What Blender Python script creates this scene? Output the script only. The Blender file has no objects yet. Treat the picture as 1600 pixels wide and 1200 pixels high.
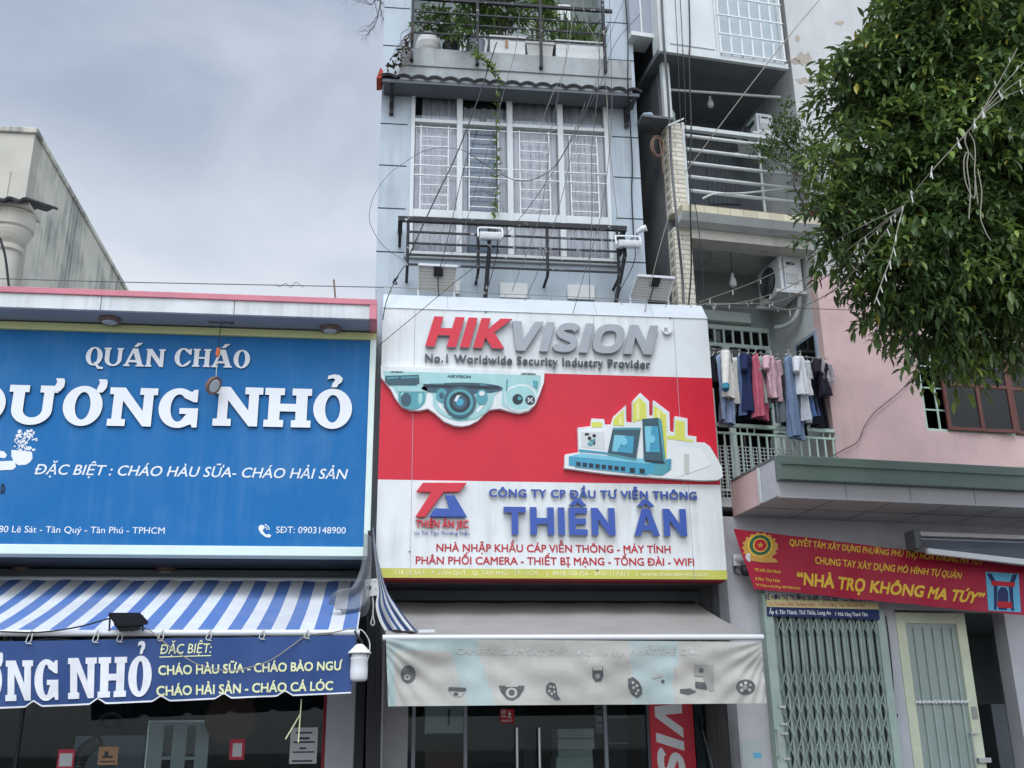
import bpy, bmesh, math, random
import numpy as np
from mathutils import Vector, Matrix

S = bpy.context.scene
COL = S.collection
R = math.radians
random.seed(7)

# ------------------------------------------------------------------ camera
FOC, PITCH, ROLL, YAW = 1632.67, 0.32724, -0.01261, 0.12138      # focal length in photo pixels, radians
CAM = Vector((0.0, -12.5, 1.6))


def cam_axes():
    c, s = math.cos(ROLL), math.sin(ROLL)

    def rz(v): return Vector((c*v[0]-s*v[1], s*v[0]+c*v[1], v[2]))
    f = (0, math.sin(PITCH), math.cos(PITCH))
    X = rz((math.cos(YAW), math.sin(YAW)*f[1], math.sin(YAW)*f[2]))
    Y = rz((-math.sin(YAW), math.cos(YAW)*f[1], math.cos(YAW)*f[2]))
    Z = rz((0, -math.cos(PITCH), math.sin(PITCH)))
    return X, Y, Z


AX, AY, AZ = cam_axes()
cd = bpy.data.cameras.new('street_camera')
cam = bpy.data.objects.new('street_camera', cd)
COL.objects.link(cam)
cd.sensor_width = 36
cd.sensor_fit = 'HORIZONTAL'
cd.lens = FOC/1600*36
cd.clip_end = 2000
cam.matrix_world = Matrix(((AX[0], -AX[1], -AX[2], CAM.x),
                           (AY[0], -AY[1], -AY[2], CAM.y),
                           (AZ[0], -AZ[1], -AZ[2], CAM.z), (0, 0, 0, 1)))
S.camera = cam


def ray(px, py):
    a = Vector(((px-800)/FOC, (py-600)/FOC, 1))
    return Vector((AX.dot(a), AY.dot(a), AZ.dot(a)))


def proj(p):
    d = Vector(p)-CAM
    q = AX*d.x+AY*d.y+AZ*d.z
    return 800+FOC*q.x/q.z, 600+FOC*q.y/q.z


# ------------------------------------------------------------------ sky, sun, exposure
SUN_EL, SUN_AZ = R(58), R(190)
S.view_settings.view_transform = 'Standard'
S.view_settings.look = 'None'
S.view_settings.exposure = 0.12
S.view_settings.gamma = 1.0
w = bpy.data.worlds.new('World')
S.world = w
w.use_nodes = True
nt = w.node_tree
nt.nodes.clear()


def node(t, typ, **kw):
    n = t.nodes.new(typ)
    for k, v in kw.items():
        if k.startswith('i_'):
            n.inputs[int(k[2:]) if k[2:].isdigit() else k[2:]].default_value = v
        else:
            setattr(n, k, v)
    return n


def ramp(t, pts, interp='LINEAR'):
    n = t.nodes.new('ShaderNodeValToRGB')
    n.color_ramp.interpolation = interp
    e = n.color_ramp.elements
    while len(e) < len(pts):
        e.new(0.5)
    for k, (p, c) in enumerate(pts):
        e[k].position = p
        e[k].color = c if len(c) == 4 else (*c, 1)
    return n


out = node(nt, 'ShaderNodeOutputWorld')
bg = node(nt, 'ShaderNodeBackground')
bg.inputs['Strength'].default_value = 0.1
sky = node(nt, 'ShaderNodeTexSky', sky_type='NISHITA', sun_disc=False, sun_elevation=SUN_EL, sun_rotation=SUN_AZ)
tc = node(nt, 'ShaderNodeTexCoord')
mp = node(nt, 'ShaderNodeMapping')
mp.inputs['Scale'].default_value = (1.0, 1.0, 2.1)
mp.inputs['Location'].default_value = (0.35, 0.2, 0.1)
nz = node(nt, 'ShaderNodeTexNoise', i_Scale=2.1, i_Detail=7.0, i_Roughness=0.5, i_Distortion=0.3)
L = nt.links.new
L(tc.outputs['Generated'], mp.inputs[0])
L(mp.outputs[0], nz.inputs['Vector'])
cl = ramp(nt, [(0.34, (2.8, 3.5, 4.7)), (0.48, (3.9, 4.6, 5.8)), (0.64, (6.3, 6.9, 7.8))])
L(nz.outputs['Fac'], cl.inputs[0])
sep = node(nt, 'ShaderNodeSeparateXYZ')
L(tc.outputs['Generated'], sep.inputs[0])
# whiter towards the horizon, brightest cloud overhead where the sun stands behind it
hz = ramp(nt, [(0.0, (1, 1, 1)), (0.34, (0.95,)*3), (0.43, (0.5,)*3), (0.54, (0.02,)*3), (1.0, (0, 0, 0))], 'EASE')
L(sep.outputs['Z'], hz.inputs[0])
mx = node(nt, 'ShaderNodeMixRGB')
mx.inputs['Color2'].default_value = (8.3, 8.8, 9.4, 1)
L(hz.outputs[0], mx.inputs['Fac'])
L(cl.outputs[0], mx.inputs['Color1'])
sd = Vector((math.sin(SUN_AZ)*math.cos(SUN_EL), math.cos(SUN_AZ)*math.cos(SUN_EL), math.sin(SUN_EL)))
dt = node(nt, 'ShaderNodeVectorMath', operation='DOT_PRODUCT')
dt.inputs[1].default_value = sd
L(tc.outputs['Generated'], dt.inputs[0])
gl = ramp(nt, [(0.42, (1, 1, 1)), (0.75, (2.5,)*3), (1.0, (4.4,)*3)], 'EASE')
L(dt.outputs['Value'], gl.inputs[0])
mu = node(nt, 'ShaderNodeMixRGB', blend_type='MULTIPLY')
mu.inputs['Fac'].default_value = 1
L(mx.outputs[0], mu.inputs['Color1'])
L(gl.outputs[0], mu.inputs['Color2'])
fm = node(nt, 'ShaderNodeMixRGB')
fm.inputs['Fac'].default_value = 0.92
L(sky.outputs[0], fm.inputs['Color1'])
L(mu.outputs[0], fm.inputs['Color2'])
L(fm.outputs[0], bg.inputs['Color'])
L(bg.outputs[0], out.inputs['Surface'])

sl = bpy.data.lights.new('sun', 'SUN')
sl.energy = 1.3
sl.angle = R(32)
sl.color = (1, 0.97, 0.92)
so = bpy.data.objects.new('sun', sl)
COL.objects.link(so)
so.rotation_euler = (-sd).to_track_quat('-Z', 'Y').to_euler()

# ------------------------------------------------------------------ frames


class Frame:
    """u along the facade, v away from the street, z up"""

    def __init__(s, o, a):
        s.o = Vector(o)
        s.U = Vector((math.cos(a), math.sin(a), 0))
        s.V = Vector((-math.sin(a), math.cos(a), 0))
        s.a = a

    def w(s, u, v, z): return s.o+s.U*u+s.V*v+Vector((0, 0, z))

    def P(s, px, py, v):
        """the point of the plane at depth v that the photo shows at this pixel"""
        r = ray(px, py)
        t = (v-(CAM-s.o).dot(s.V))/r.dot(s.V)
        p = CAM+r*t-s.o
        return p.dot(s.U), v, p.z

    def PU(s, px, py, u):
        r = ray(px, py)
        t = (u-(CAM-s.o).dot(s.U))/r.dot(s.U)
        p = CAM+r*t-s.o
        return u, p.dot(s.V), p.z

    def PZ(s, px, py, z):
        r = ray(px, py)
        t = (z-CAM.z)/r.z
        p = CAM+r*t-s.o
        return p.dot(s.U), p.dot(s.V), z


MF = Frame((0, 0, 0), 0)
_c = MF.P(1060, 300, 0.45)
RF = Frame((_c[0], 0.45, 0), R(6.56))


def Zm(ox, oy, sc): return lambda x, y: (ox+x/sc, oy+y/sc)


z1, z2, z3 = Zm(0, 180, 2.667), Zm(0, 600, 2.667), Zm(0, 900, 2.667)
z4, z5, z6, z7, z8 = Zm(560, 0, 3.2), Zm(560, 220, 3.2), Zm(570, 450, 2.667), Zm(570, 720, 2.667), Zm(540, 880, 2.353)
y1, y2, y3 = Zm(960, 0, 4.615), Zm(960, 240, 4.615), Zm(1080, 440, 4.285)
y4, y5, y6, y7, y8 = Zm(1180, 0, 3.529), Zm(1240, 280, 2.858), Zm(1100, 640, 3.2), Zm(1130, 800, 3.0), Zm(520, 820, 3.16)

# ------------------------------------------------------------------ materials


def sr(r, g, b):
    f = lambda c: c/12.92 if c <= 0.04045 else ((c+0.055)/1.055)**2.4
    return (f(r/255), f(g/255), f(b/255))


def mat(name, col, rough=0.65, var=0.12, scale=2.5, dirt=0.0, dirtcol=(0.09, 0.085, 0.075), streak=0.0, bump=0.0,
        bscale=40, metal=0.0, spec=0.35, trans=0.0, island=0.0, peel=None, brick=None, stripe=None):
    m = bpy.data.materials.new(name)
    m.use_nodes = True
    t = m.node_tree
    t.nodes.clear()
    k = t.links.new
    o = node(t, 'ShaderNodeOutputMaterial')
    b = node(t, 'ShaderNodeBsdfPrincipled')
    b.inputs['Roughness'].default_value = rough
    b.inputs['Metallic'].default_value = metal
    b.inputs['Specular IOR Level'].default_value = spec
    g = node(t, 'ShaderNodeNewGeometry')
    pos = g.outputs['Position']
    c = node(t, 'ShaderNodeRGB')
    c.outputs[0].default_value = (*col, 1)
    cur = c.outputs[0]
    hsrc = None

    def mix(fac, c1, c2, bt='MIX'):
        n = node(t, 'ShaderNodeMixRGB', blend_type=bt)
        for sock, val in (('Fac', fac), ('Color1', c1), ('Color2', c2)):
            if hasattr(val, 'is_linked') or hasattr(val, 'links'):
                k(val, n.inputs[sock])
            else:
                n.inputs[sock].default_value = val if sock == 'Fac' else (*val, 1)
        return n.outputs[0]
    if stripe:
        axis, period, c2, duty = stripe
        sp = node(t, 'ShaderNodeSeparateXYZ')
        k(pos, sp.inputs[0])
        a = node(t, 'ShaderNodeMath', operation='DIVIDE', i_1=period)
        k(sp.outputs[axis], a.inputs[0])
        a2 = node(t, 'ShaderNodeMath', operation='FRACT')
        k(a.outputs[0], a2.inputs[0])
        a3 = node(t, 'ShaderNodeMath', operation='GREATER_THAN', i_1=duty)
        k(a2.outputs[0], a3.inputs[0])
        cur = mix(a3.outputs[0], cur, c2)
    if brick:
        mpn = node(t, 'ShaderNodeMapping')
        mpn.inputs['Rotation'].default_value = (R(90), 0, 0)
        mpn.vector_type = 'TEXTURE'
        k(pos, mpn.inputs[0])
        bn = node(t, 'ShaderNodeTexBrick', i_Scale=1.0)
        bn.inputs['Color1'].default_value = (*brick[0], 1)
        bn.inputs['Color2'].default_value = (*brick[1], 1)
        bn.inputs['Mortar'].default_value = (*brick[2], 1)
        bn.inputs['Mortar Size'].default_value = brick[5]
        bn.inputs['Brick Width'].default_value = brick[3]
        bn.inputs['Row Height'].default_value = brick[4]
        k(mpn.outputs[0], bn.inputs['Vector'])
        cur = bn.outputs['Color']
        hsrc = bn.outputs['Fac']
    if island:
        rp = ramp(t, [(0, (1-island,)*3), (0.55, (1, 1, 1)), (0.82, (1+island*0.7, 1+island*0.6, 1.0)), (1, (1+3*island, 1+2.0*island, 1))])
        k(g.outputs['Random Per Island'], rp.inputs[0])
        cur = mix(1.0, cur, rp.outputs[0], 'MULTIPLY')
    if var:
        n1 = node(t, 'ShaderNodeTexNoise', i_Scale=scale, i_Detail=6.0, i_Roughness=0.6)
        k(pos, n1.inputs['Vector'])
        r1 = ramp(t, [(0.3, (1-var,)*3), (0.7, (1+var*0.5,)*3)])
        k(n1.outputs['Fac'], r1.inputs[0])
        cur = mix(1.0, cur, r1.outputs[0], 'MULTIPLY')
    if peel:
        n2 = node(t, 'ShaderNodeTexNoise', i_Scale=peel[1], i_Detail=9.0, i_Roughness=0.62)
        k(pos, n2.inputs['Vector'])
        r2 = ramp(t, [(peel[2], (0, 0, 0)), (peel[2]+0.015, (1, 1, 1))])
        k(n2.outputs['Fac'], r2.inputs[0])
        cur = mix(r2.outputs[0], cur, peel[0])
    if dirt:
        n3 = node(t, 'ShaderNodeTexNoise', i_Scale=1.3, i_Detail=8.0, i_Roughness=0.65)
        k(pos, n3.inputs['Vector'])
        r3 = ramp(t, [(0.45, (0, 0, 0)), (0.75, (dirt,)*3)])
        k(n3.outputs['Fac'], r3.inputs[0])
        cur = mix(r3.outputs[0], cur, dirtcol)
    if streak:
        ms = node(t, 'ShaderNodeMapping')
        ms.inputs['Scale'].default_value = (7, 7, 0.35)
        k(pos, ms.inputs[0])
        n4 = node(t, 'ShaderNodeTexNoise', i_Scale=1.0, i_Detail=7.0, i_Roughness=0.65)
        k(ms.outputs[0], n4.inputs['Vector'])
        n5 = node(t, 'ShaderNodeTexNoise', i_Scale=0.9, i_Detail=3.0)
        k(pos, n5.inputs['Vector'])
        mm = node(t, 'ShaderNodeMath', operation='MULTIPLY')
        k(n4.outputs['Fac'], mm.inputs[0])
        k(n5.outputs['Fac'], mm.inputs[1])
        r4 = ramp(t, [(0.24, (0, 0, 0)), (0.42, (streak,)*3)])
        k(mm.outputs[0], r4.inputs[0])
        cur = mix(r4.outputs[0], cur, dirtcol)
    k(cur, b.inputs['Base Color'])
    if bump:
        nb = node(t, 'ShaderNodeTexNoise', i_Scale=bscale, i_Detail=5.0)
        k(pos, nb.inputs['Vector'])
        bp = node(t, 'ShaderNodeBump', i_Strength=bump, i_Distance=0.02)
        k(nb.outputs['Fac'], bp.inputs['Height'])
        if hsrc:
            bp2 = node(t, 'ShaderNodeBump', i_Strength=0.6, i_Distance=0.01, invert=True)
            k(hsrc, bp2.inputs['Height'])
            k(bp.outputs[0], bp2.inputs['Normal'])
            bp = bp2
        k(bp.outputs[0], b.inputs['Normal'])
    sh = b.outputs[0]
    if trans:
        tr = node(t, 'ShaderNodeBsdfTranslucent')
        k(cur, tr.inputs['Color'])
        ms2 = node(t, 'ShaderNodeMixShader', i_0=trans)
        k(sh, ms2.inputs[1])
        k(tr.outputs[0], ms2.inputs[2])
        sh = ms2.outputs[0]
    k(sh, o.inputs['Surface'])
    return m


def glass(name, tint, gloss=1.0, rough=0.02):
    m = bpy.data.materials.new(name)
    m.use_nodes = True
    t = m.node_tree
    t.nodes.clear()
    k = t.links.new
    o = node(t, 'ShaderNodeOutputMaterial')
    a = node(t, 'ShaderNodeBsdfTransparent')
    a.inputs['Color'].default_value = (*tint, 1)
    b = node(t, 'ShaderNodeBsdfGlossy')
    b.inputs['Roughness'].default_value = rough
    b.inputs['Color'].default_value = (gloss, gloss, gloss, 1)
    f = node(t, 'ShaderNodeFresnel', i_IOR=1.5)
    x = node(t, 'ShaderNodeMixShader')
    k(f.outputs[0], x.inputs[0])
    k(a.outputs[0], x.inputs[1])
    k(b.outputs[0], x.inputs[2])
    k(x.outputs[0], o.inputs['Surface'])
    return m


def netting(name, col, cell, fill):
    m = mat(name, col, 0.8)
    t = m.node_tree
    k = t.links.new
    o = [n for n in t.nodes if n.type == 'OUTPUT_MATERIAL'][0]
    src = o.inputs['Surface'].links[0].from_socket
    tr = node(t, 'ShaderNodeBsdfTransparent')
    x = node(t, 'ShaderNodeMixShader')
    x.inputs[0].default_value = fill
    k(tr.outputs[0], x.inputs[1])
    k(src, x.inputs[2])
    k(x.outputs[0], o.inputs['Surface'])
    return m


# ------------------------------------------------------------------ mesh builder
WL = {}          # world location of each thing, by object name


def arc(cx, cy, rx, ry, a0, a1, n=16):
    return [(cx+rx*math.cos(R(a0+(a1-a0)*i/n)), cy+ry*math.sin(R(a0+(a1-a0)*i/n))) for i in range(n+1)]


def curve_mesh(c):
    o = bpy.data.objects.new('tmp', c)
    COL.objects.link(o)
    m = bpy.data.meshes.new_from_object(o)
    vs = [tuple(v.co) for v in m.vertices]
    fs = [tuple(p.vertices) for p in m.polygons]
    nz_ = [abs(p.normal.z) for p in m.polygons]
    bpy.data.objects.remove(o)
    bpy.data.meshes.remove(m)
    bpy.data.curves.remove(c)
    return vs, fs, nz_


def font_raw(body, ext, shear, space, res):
    c = bpy.data.curves.new('tmp', 'FONT')
    c.body = body
    c.resolution_u = res
    c.extrude = 0.5 if ext else 0.0
    c.shear = shear
    c.space_character = space
    return curve_mesh(c)


def font_mesh(body, ext, shear=0.0, off=0.0, space=1.0, res=3):
    plain = body.replace('Đ', 'D')
    vs, fs, n = font_raw(plain, ext, shear, space, res)
    z1_, z0_ = (0.54, -0.5) if ext else (0.06, 0.0)
    for i, ch in enumerate(body):
        if ch == 'Đ':                # the bar of the crossed D, a hair prouder than the letter
            xr = max(v[0] for v in font_raw(plain[:i+1], False, 0, space, 1)[0])
            one = [v[0] for v in font_raw('D', False, 0, space, 1)[0]]
            xl = xr-(max(one)-min(one))
            k = len(vs)
            q = [(xl-0.07, 0.31), (xl+0.3, 0.31), (xl+0.3, 0.385), (xl-0.07, 0.385)]
            q = [(x+y*shear, y) for x, y in q]
            if ext:
                vs = vs+[(x, y, z1_) for x, y in q]+[(x, y, z0_) for x, y in q]
                fs = fs+[(k, k+1, k+2, k+3), (k, k+4, k+5, k+1), (k+1, k+5, k+6, k+2), (k+2, k+6, k+7, k+3), (k+3, k+7, k+4, k)]
                n = n+[1, 0, 0, 0, 0]
            else:
                vs = vs+[(x, y, z1_) for x, y in q]
                fs = fs+[(k, k+1, k+2, k+3)]
                n = n+[1]
    if off > 0:                      # heavier strokes: four copies pushed outwards, each a hair prouder than the last
        v2, f2, n2 = [], [], []
        for k, (dx, dy) in enumerate(((-off, -off), (off, -off), (-off, off), (off, off))):
            b = len(v2)
            v2 += [(v[0]+dx, v[1]+dy, v[2]+(0.012*k if v[2] > -0.1 else 0)) for v in vs]
            f2 += [tuple(i+b for i in f) for f in fs]
            n2 += n
        vs, fs, n = v2, f2, n2
    x0 = min(v[0] for v in vs)
    x1 = max(v[0] for v in vs)
    cap = 0.682+off*2
    return [((v[0]-x0)/(x1-x0), (v[1]+off)/cap, v[2]+0.5) for v in vs], fs, n


def poly_mesh(splines, ext=True):
    c = bpy.data.curves.new('tmp', 'CURVE')
    c.dimensions = '2D'
    c.fill_mode = 'BOTH'
    c.extrude = 0.5 if ext else 0.0
    for s in splines:
        sp = c.splines.new('POLY')
        sp.points.add(len(s)-1)
        for i, p in enumerate(s):
            sp.points[i].co = (p[0], p[1], 0, 1)
        sp.use_cyclic_u = True
    vs, fs, n = curve_mesh(c)
    return [(v[0], v[1], v[2]+0.5) for v in vs], fs, n


class MB:
    def __init__(s, F=MF):
        s.F = F
        s.v = []
        s.f = []
        s.m = []
        s.k = 0

    def add(s, pts, faces, mi=None, world=False):
        b = len(s.v)
        s.v += [Vector(p) if world else s.F.w(*p) for p in pts]
        s.f += [tuple(i+b for i in f) for f in faces]
        if isinstance(mi, list):
            s.m += mi
        else:
            s.m += [s.k if mi is None else mi]*len(faces)
        return s

    def box(s, u0, u1, v0, v1, z0, z1, mi=None):
        p = [(u, v, z) for z in (z0, z1) for v in (v0, v1) for u in (u0, u1)]
        return s.add(p, [(0, 2, 3, 1), (4, 5, 7, 6), (0, 1, 5, 4), (2, 6, 7, 3), (0, 4, 6, 2), (1, 3, 7, 5)], mi)

    def hexa(s, p, mi=None):
        """p: four points of one face then the four opposite ones"""
        return s.add(p, [(0, 1, 2, 3), (7, 6, 5, 4), (0, 4, 5, 1), (1, 5, 6, 2), (2, 6, 7, 3), (3, 7, 4, 0)], mi)

    def bar(s, a, b, wu, wv, mi=None):
        """a square bar between two points (frame coordinates)"""
        a, b = Vector(a), Vector(b)
        d = (b-a).normalized()
        r = Vector((0, 1, 0)) if abs(d.y) < 0.9 else Vector((1, 0, 0))
        x = d.cross(r).normalized()*wu/2
        y = d.cross(x).normalized()*wv/2
        return s.hexa([a-x-y, a+x-y, a+x+y, a-x+y, b-x-y, b+x-y, b+x+y, b-x+y], mi)

    def prism(s, pts, v0, v1, mi=None):
        """outline in (u, z) with thickness v0..v1"""
        n = len(pts)
        p = [(u, v0, z) for u, z in pts]+[(u, v1, z) for u, z in pts]
        f = [tuple(range(n)), tuple(range(2*n-1, n-1, -1))]+[(i, (i+1) % n, (i+1) % n+n, i+n) for i in range(n)]
        return s.add(p, f, mi)

    def ppx(s, pxs, v, th, mi=None):
        """outline given by the pixels it covers on plane v; thickness towards the street"""
        q = [s.F.P(x, y, v) for x, y in pxs]
        return s.prism([(a[0], a[2]) for a in q], v-th, v, mi)

    def bpx(s, x0, y0, x1, y1, v0, v1, mi=None):
        a = s.F.P(x0, y0, v0)
        b = s.F.P(x1, y1, v0)
        return s.box(min(a[0], b[0]), max(a[0], b[0]), v0, v1, min(a[2], b[2]), max(a[2], b[2]), mi)

    def ell(s, cx, cy, rx, ry, v, th, mi=None, n=24, a0=0, a1=360):
        pts = arc(cx, cy, rx, -ry, a0, a1, n)
        if a1-a0 == 360:
            pts = pts[:-1]
        return s.ppx(pts, v, th, mi)

    def tube(s, pts, r, n=6, mi=None, cap=True):
        pts = [Vector(p) for p in pts]
        rs = r if isinstance(r, (list, tuple)) else [r]*len(pts)
        V = []
        x = None
        for i, p in enumerate(pts):
            d = (pts[min(i+1, len(pts)-1)]-pts[max(i-1, 0)])
            d = d.normalized() if d.length > 1e-9 else Vector((0, 0, 1))
            if x is None:
                x = d.orthogonal().normalized()
            else:
                x = (x-d*x.dot(d))
                x = x.normalized() if x.length > 1e-6 else d.orthogonal().normalized()
            y = d.cross(x)
            V += [p+(x*math.cos(2*math.pi*j/n)+y*math.sin(2*math.pi*j/n))*rs[i] for j in range(n)]
        Fc = []
        for i in range(len(pts)-1):
            for j in range(n):
                a, b = i*n+j, i*n+(j+1) % n
                Fc.append((a, b, b+n, a+n))
        if cap:
            Fc += [tuple(range(n-1, -1, -1)), tuple(range(len(V)-n, len(V)))]
        return s.add(V, Fc, mi)

    def lathe(s, c, prof, n=20, mi=None, axis='z'):
        """profile of (radius, height) along the axis through c"""
        V = []
        for r, h in prof:
            for j in range(n):
                a = 2*math.pi*j/n
                x, y = r*math.cos(a), r*math.sin(a)
                V.append({'z': (c[0]+x, c[1]+y, c[2]+h), 'v': (c[0]+x, c[1]+h, c[2]+y), 'u': (c[0]+h, c[1]+x, c[2]+y)}[axis])
        Fc = []
        for i in range(len(prof)-1):
            for j in range(n):
                a, b = i*n+j, i*n+(j+1) % n
                Fc.append((a, b, b+n, a+n))
        Fc += [tuple(range(n-1, -1, -1)), tuple(range(len(V)-n, len(V)))]
        return s.add(V, Fc, mi)

    def grid(s, fn, nu, nv, mi=None):
        V = [fn(i/nu, j/nv) for j in range(nv+1) for i in range(nu+1)]
        Fc = [(j*(nu+1)+i, j*(nu+1)+i+1, (j+1)*(nu+1)+i+1, (j+1)*(nu+1)+i) for j in range(nv) for i in range(nu)]
        return s.add(V, Fc, mi)

    def glyphs(s, gm, u0, z0, wd, h, v, th, face=0, side=None):
        vs, fs, nn = gm
        pts = [(u0+x*wd, v-t*th, z0+y*h) for x, y, t in vs]
        return s.add(pts, fs, [face if (side is None or q > 0.5) else side for q in nn])

    def text(s, body, pl, pr, cap, v, th=0.004, face=0, side=None, shear=0.0, off=0.0, space=1.0, res=3):
        """one line of lettering: baseline from pixel pl to pixel pr, capitals cap pixels tall"""
        a, b = s.F.P(*pl, v), s.F.P(*pr, v)
        h = s.F.P(pl[0], pl[1]-cap, v)[2]-a[2]
        return s.glyphs(font_mesh(body, True, shear, off, space, res), a[0], (a[2]+b[2])/2, b[0]-a[0], h, v, th, face, side)

    def build(s, name, mats, parent=None, label=None, cat=None, group=None, kind=None, smooth=False, bevel=0.0, solid=0.0):
        mats = mats if isinstance(mats, (list, tuple)) else [mats]
        if parent is not None:
            loc = WL[parent.name]
        else:
            xs = [v.x for v in s.v]
            ys = [v.y for v in s.v]
            loc = Vector(((min(xs)+max(xs))/2, (min(ys)+max(ys))/2, min(v.z for v in s.v)))
        me = bpy.data.meshes.new(name)
        me.from_pydata([v-loc for v in s.v], [], s.f)
        for m_ in mats:
            me.materials.append(m_)
        if any(s.m):
            me.polygons.foreach_set('material_index', s.m)
        if len(s.f) < 20000:
            bm = bmesh.new()
            bm.from_mesh(me)
            bmesh.ops.recalc_face_normals(bm, faces=bm.faces)
            bm.to_mesh(me)
            bm.free()
        if smooth:
            me.polygons.foreach_set('use_smooth', [True]*len(me.polygons))
        me.update()
        o = bpy.data.objects.new(name, me)
        COL.objects.link(o)
        if parent is not None:
            o.parent = parent
        else:
            o.location = loc
        WL[o.name] = loc.copy()
        if bevel:
            q = o.modifiers.new('edges', 'BEVEL')
            q.width = bevel
            q.segments = 2
            q.limit_method = 'ANGLE'
            q.angle_limit = R(50)
        if solid:
            q = o.modifiers.new('thickness', 'SOLIDIFY')
            q.thickness = solid
            q.offset = 0
        tag(o, label, cat, group, kind)
        return o


def tag(o, label=None, cat=None, group=None, kind=None):
    for k_, v_ in (('label', label), ('category', cat), ('group', group), ('kind', kind)):
        if v_:
            o[k_] = v_
    return o


def thing(name, loc, label, cat, group=None, F=MF):
    o = bpy.data.objects.new(name, None)
    o.empty_display_size = 0.2
    o.location = F.w(*loc)
    COL.objects.link(o)
    WL[o.name] = F.w(*loc)
    return tag(o, label, cat, group)


def spline(pts, n=8):
    """Catmull-Rom through 3D points"""
    P_ = [Vector(p) for p in pts]
    P_ = [P_[0]*2-P_[1]]+P_+[P_[-1]*2-P_[-2]]
    o = []
    for i in range(1, len(P_)-2):
        a, b, c, d = P_[i-1:i+3]
        for j in range(n):
            t = j/n
            o.append(0.5*((2*b)+(c-a)*t+(2*a-5*b+4*c-d)*t*t+(3*b-a-3*c+d)*t**3))
    o.append(P_[-2])
    return o


class Cloth:
    """a hanging cloth between four corners, each given as (pixel x, pixel y, depth v)"""

    def __init__(s, F, tl, tr, br, bl, wave=lambda a, b: 0.0):
        s.F = F
        s.c = [Vector(F.P(*q)) for q in (tl, tr, br, bl)]
        s.wave = wave

    def at(s, a, b, off=0.0):
        tl, tr, br, bl = s.c
        p = (tl*(1-a)+tr*a)*(1-b)+(bl*(1-a)+br*a)*b
        p.y += s.wave(a, b)-off
        return p

    def st(s, px, py):
        a = b = 0.5
        for _ in range(12):
            def f(a_, b_): return Vector(proj(s.F.w(*s.at(a_, b_))))
            p = f(a, b)
            e = 1e-3
            da = (f(a+e, b)-p)/e
            db = (f(a, b+e)-p)/e
            r = Vector((px, py))-p
            det = da.x*db.y-da.y*db.x
            a += (r.x*db.y-r.y*db.x)/det
            b += (da.x*r.y-da.y*r.x)/det
        return Vector((a, b))

    def put(s, mb, gm, pl, pr, cap, off=0.004, mi=0, longest=0.12):
        """lettering printed on the cloth"""
        A, B = s.st(*pl), s.st(*pr)
        T = s.st(pl[0], pl[1]-cap)
        vs, fs, _ = gm
        bm = bmesh.new()
        bv = [bm.verts.new((x, y, _z-0.5)) for x, y, _z in vs]
        for f in fs:
            try:
                bm.faces.new([bv[i] for i in f])
            except ValueError:
                pass
        W_ = (Vector(s.at(*B))-Vector(s.at(*A))).length
        for _ in range(4):
            le = [e for e in bm.edges if abs(e.verts[0].co.x-e.verts[1].co.x)*W_ > longest]
            if not le:
                break
            bmesh.ops.subdivide_edges(bm, edges=le, cuts=1, use_grid_fill=False)
            bmesh.ops.triangulate(bm, faces=bm.faces[:])
        bm.verts.index_update()
        pts = []
        for v in bm.verts:
            q = A+(B-A)*v.co.x+(T-A)*v.co.y
            pts.append(s.at(q.x, q.y, off+v.co.z*0.02))
        fc = [tuple(v.index for v in f.verts) for f in bm.faces]
        bm.free()
        mb.add(pts, fc, mi)

    def shape(s, mb, pxs, off=0.004, mi=0, longest=6):
        gm = poly_mesh([pxs], False)
        bm = bmesh.new()
        bv = [bm.verts.new(v) for v in gm[0]]
        for f in gm[1]:
            try:
                bm.faces.new([bv[i] for i in f])
            except ValueError:
                pass
        for _ in range(5):
            le = [e for e in bm.edges if e.calc_length() > longest]
            if not le:
                break
            bmesh.ops.subdivide_edges(bm, edges=le, cuts=1)
            bmesh.ops.triangulate(bm, faces=bm.faces[:])
        bm.verts.index_update()
        mb.add([s.at(*s.st(v.co.x, v.co.y), off) for v in bm.verts], [tuple(v.index for v in f.verts) for f in bm.faces], mi)
        bm.free()


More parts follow.
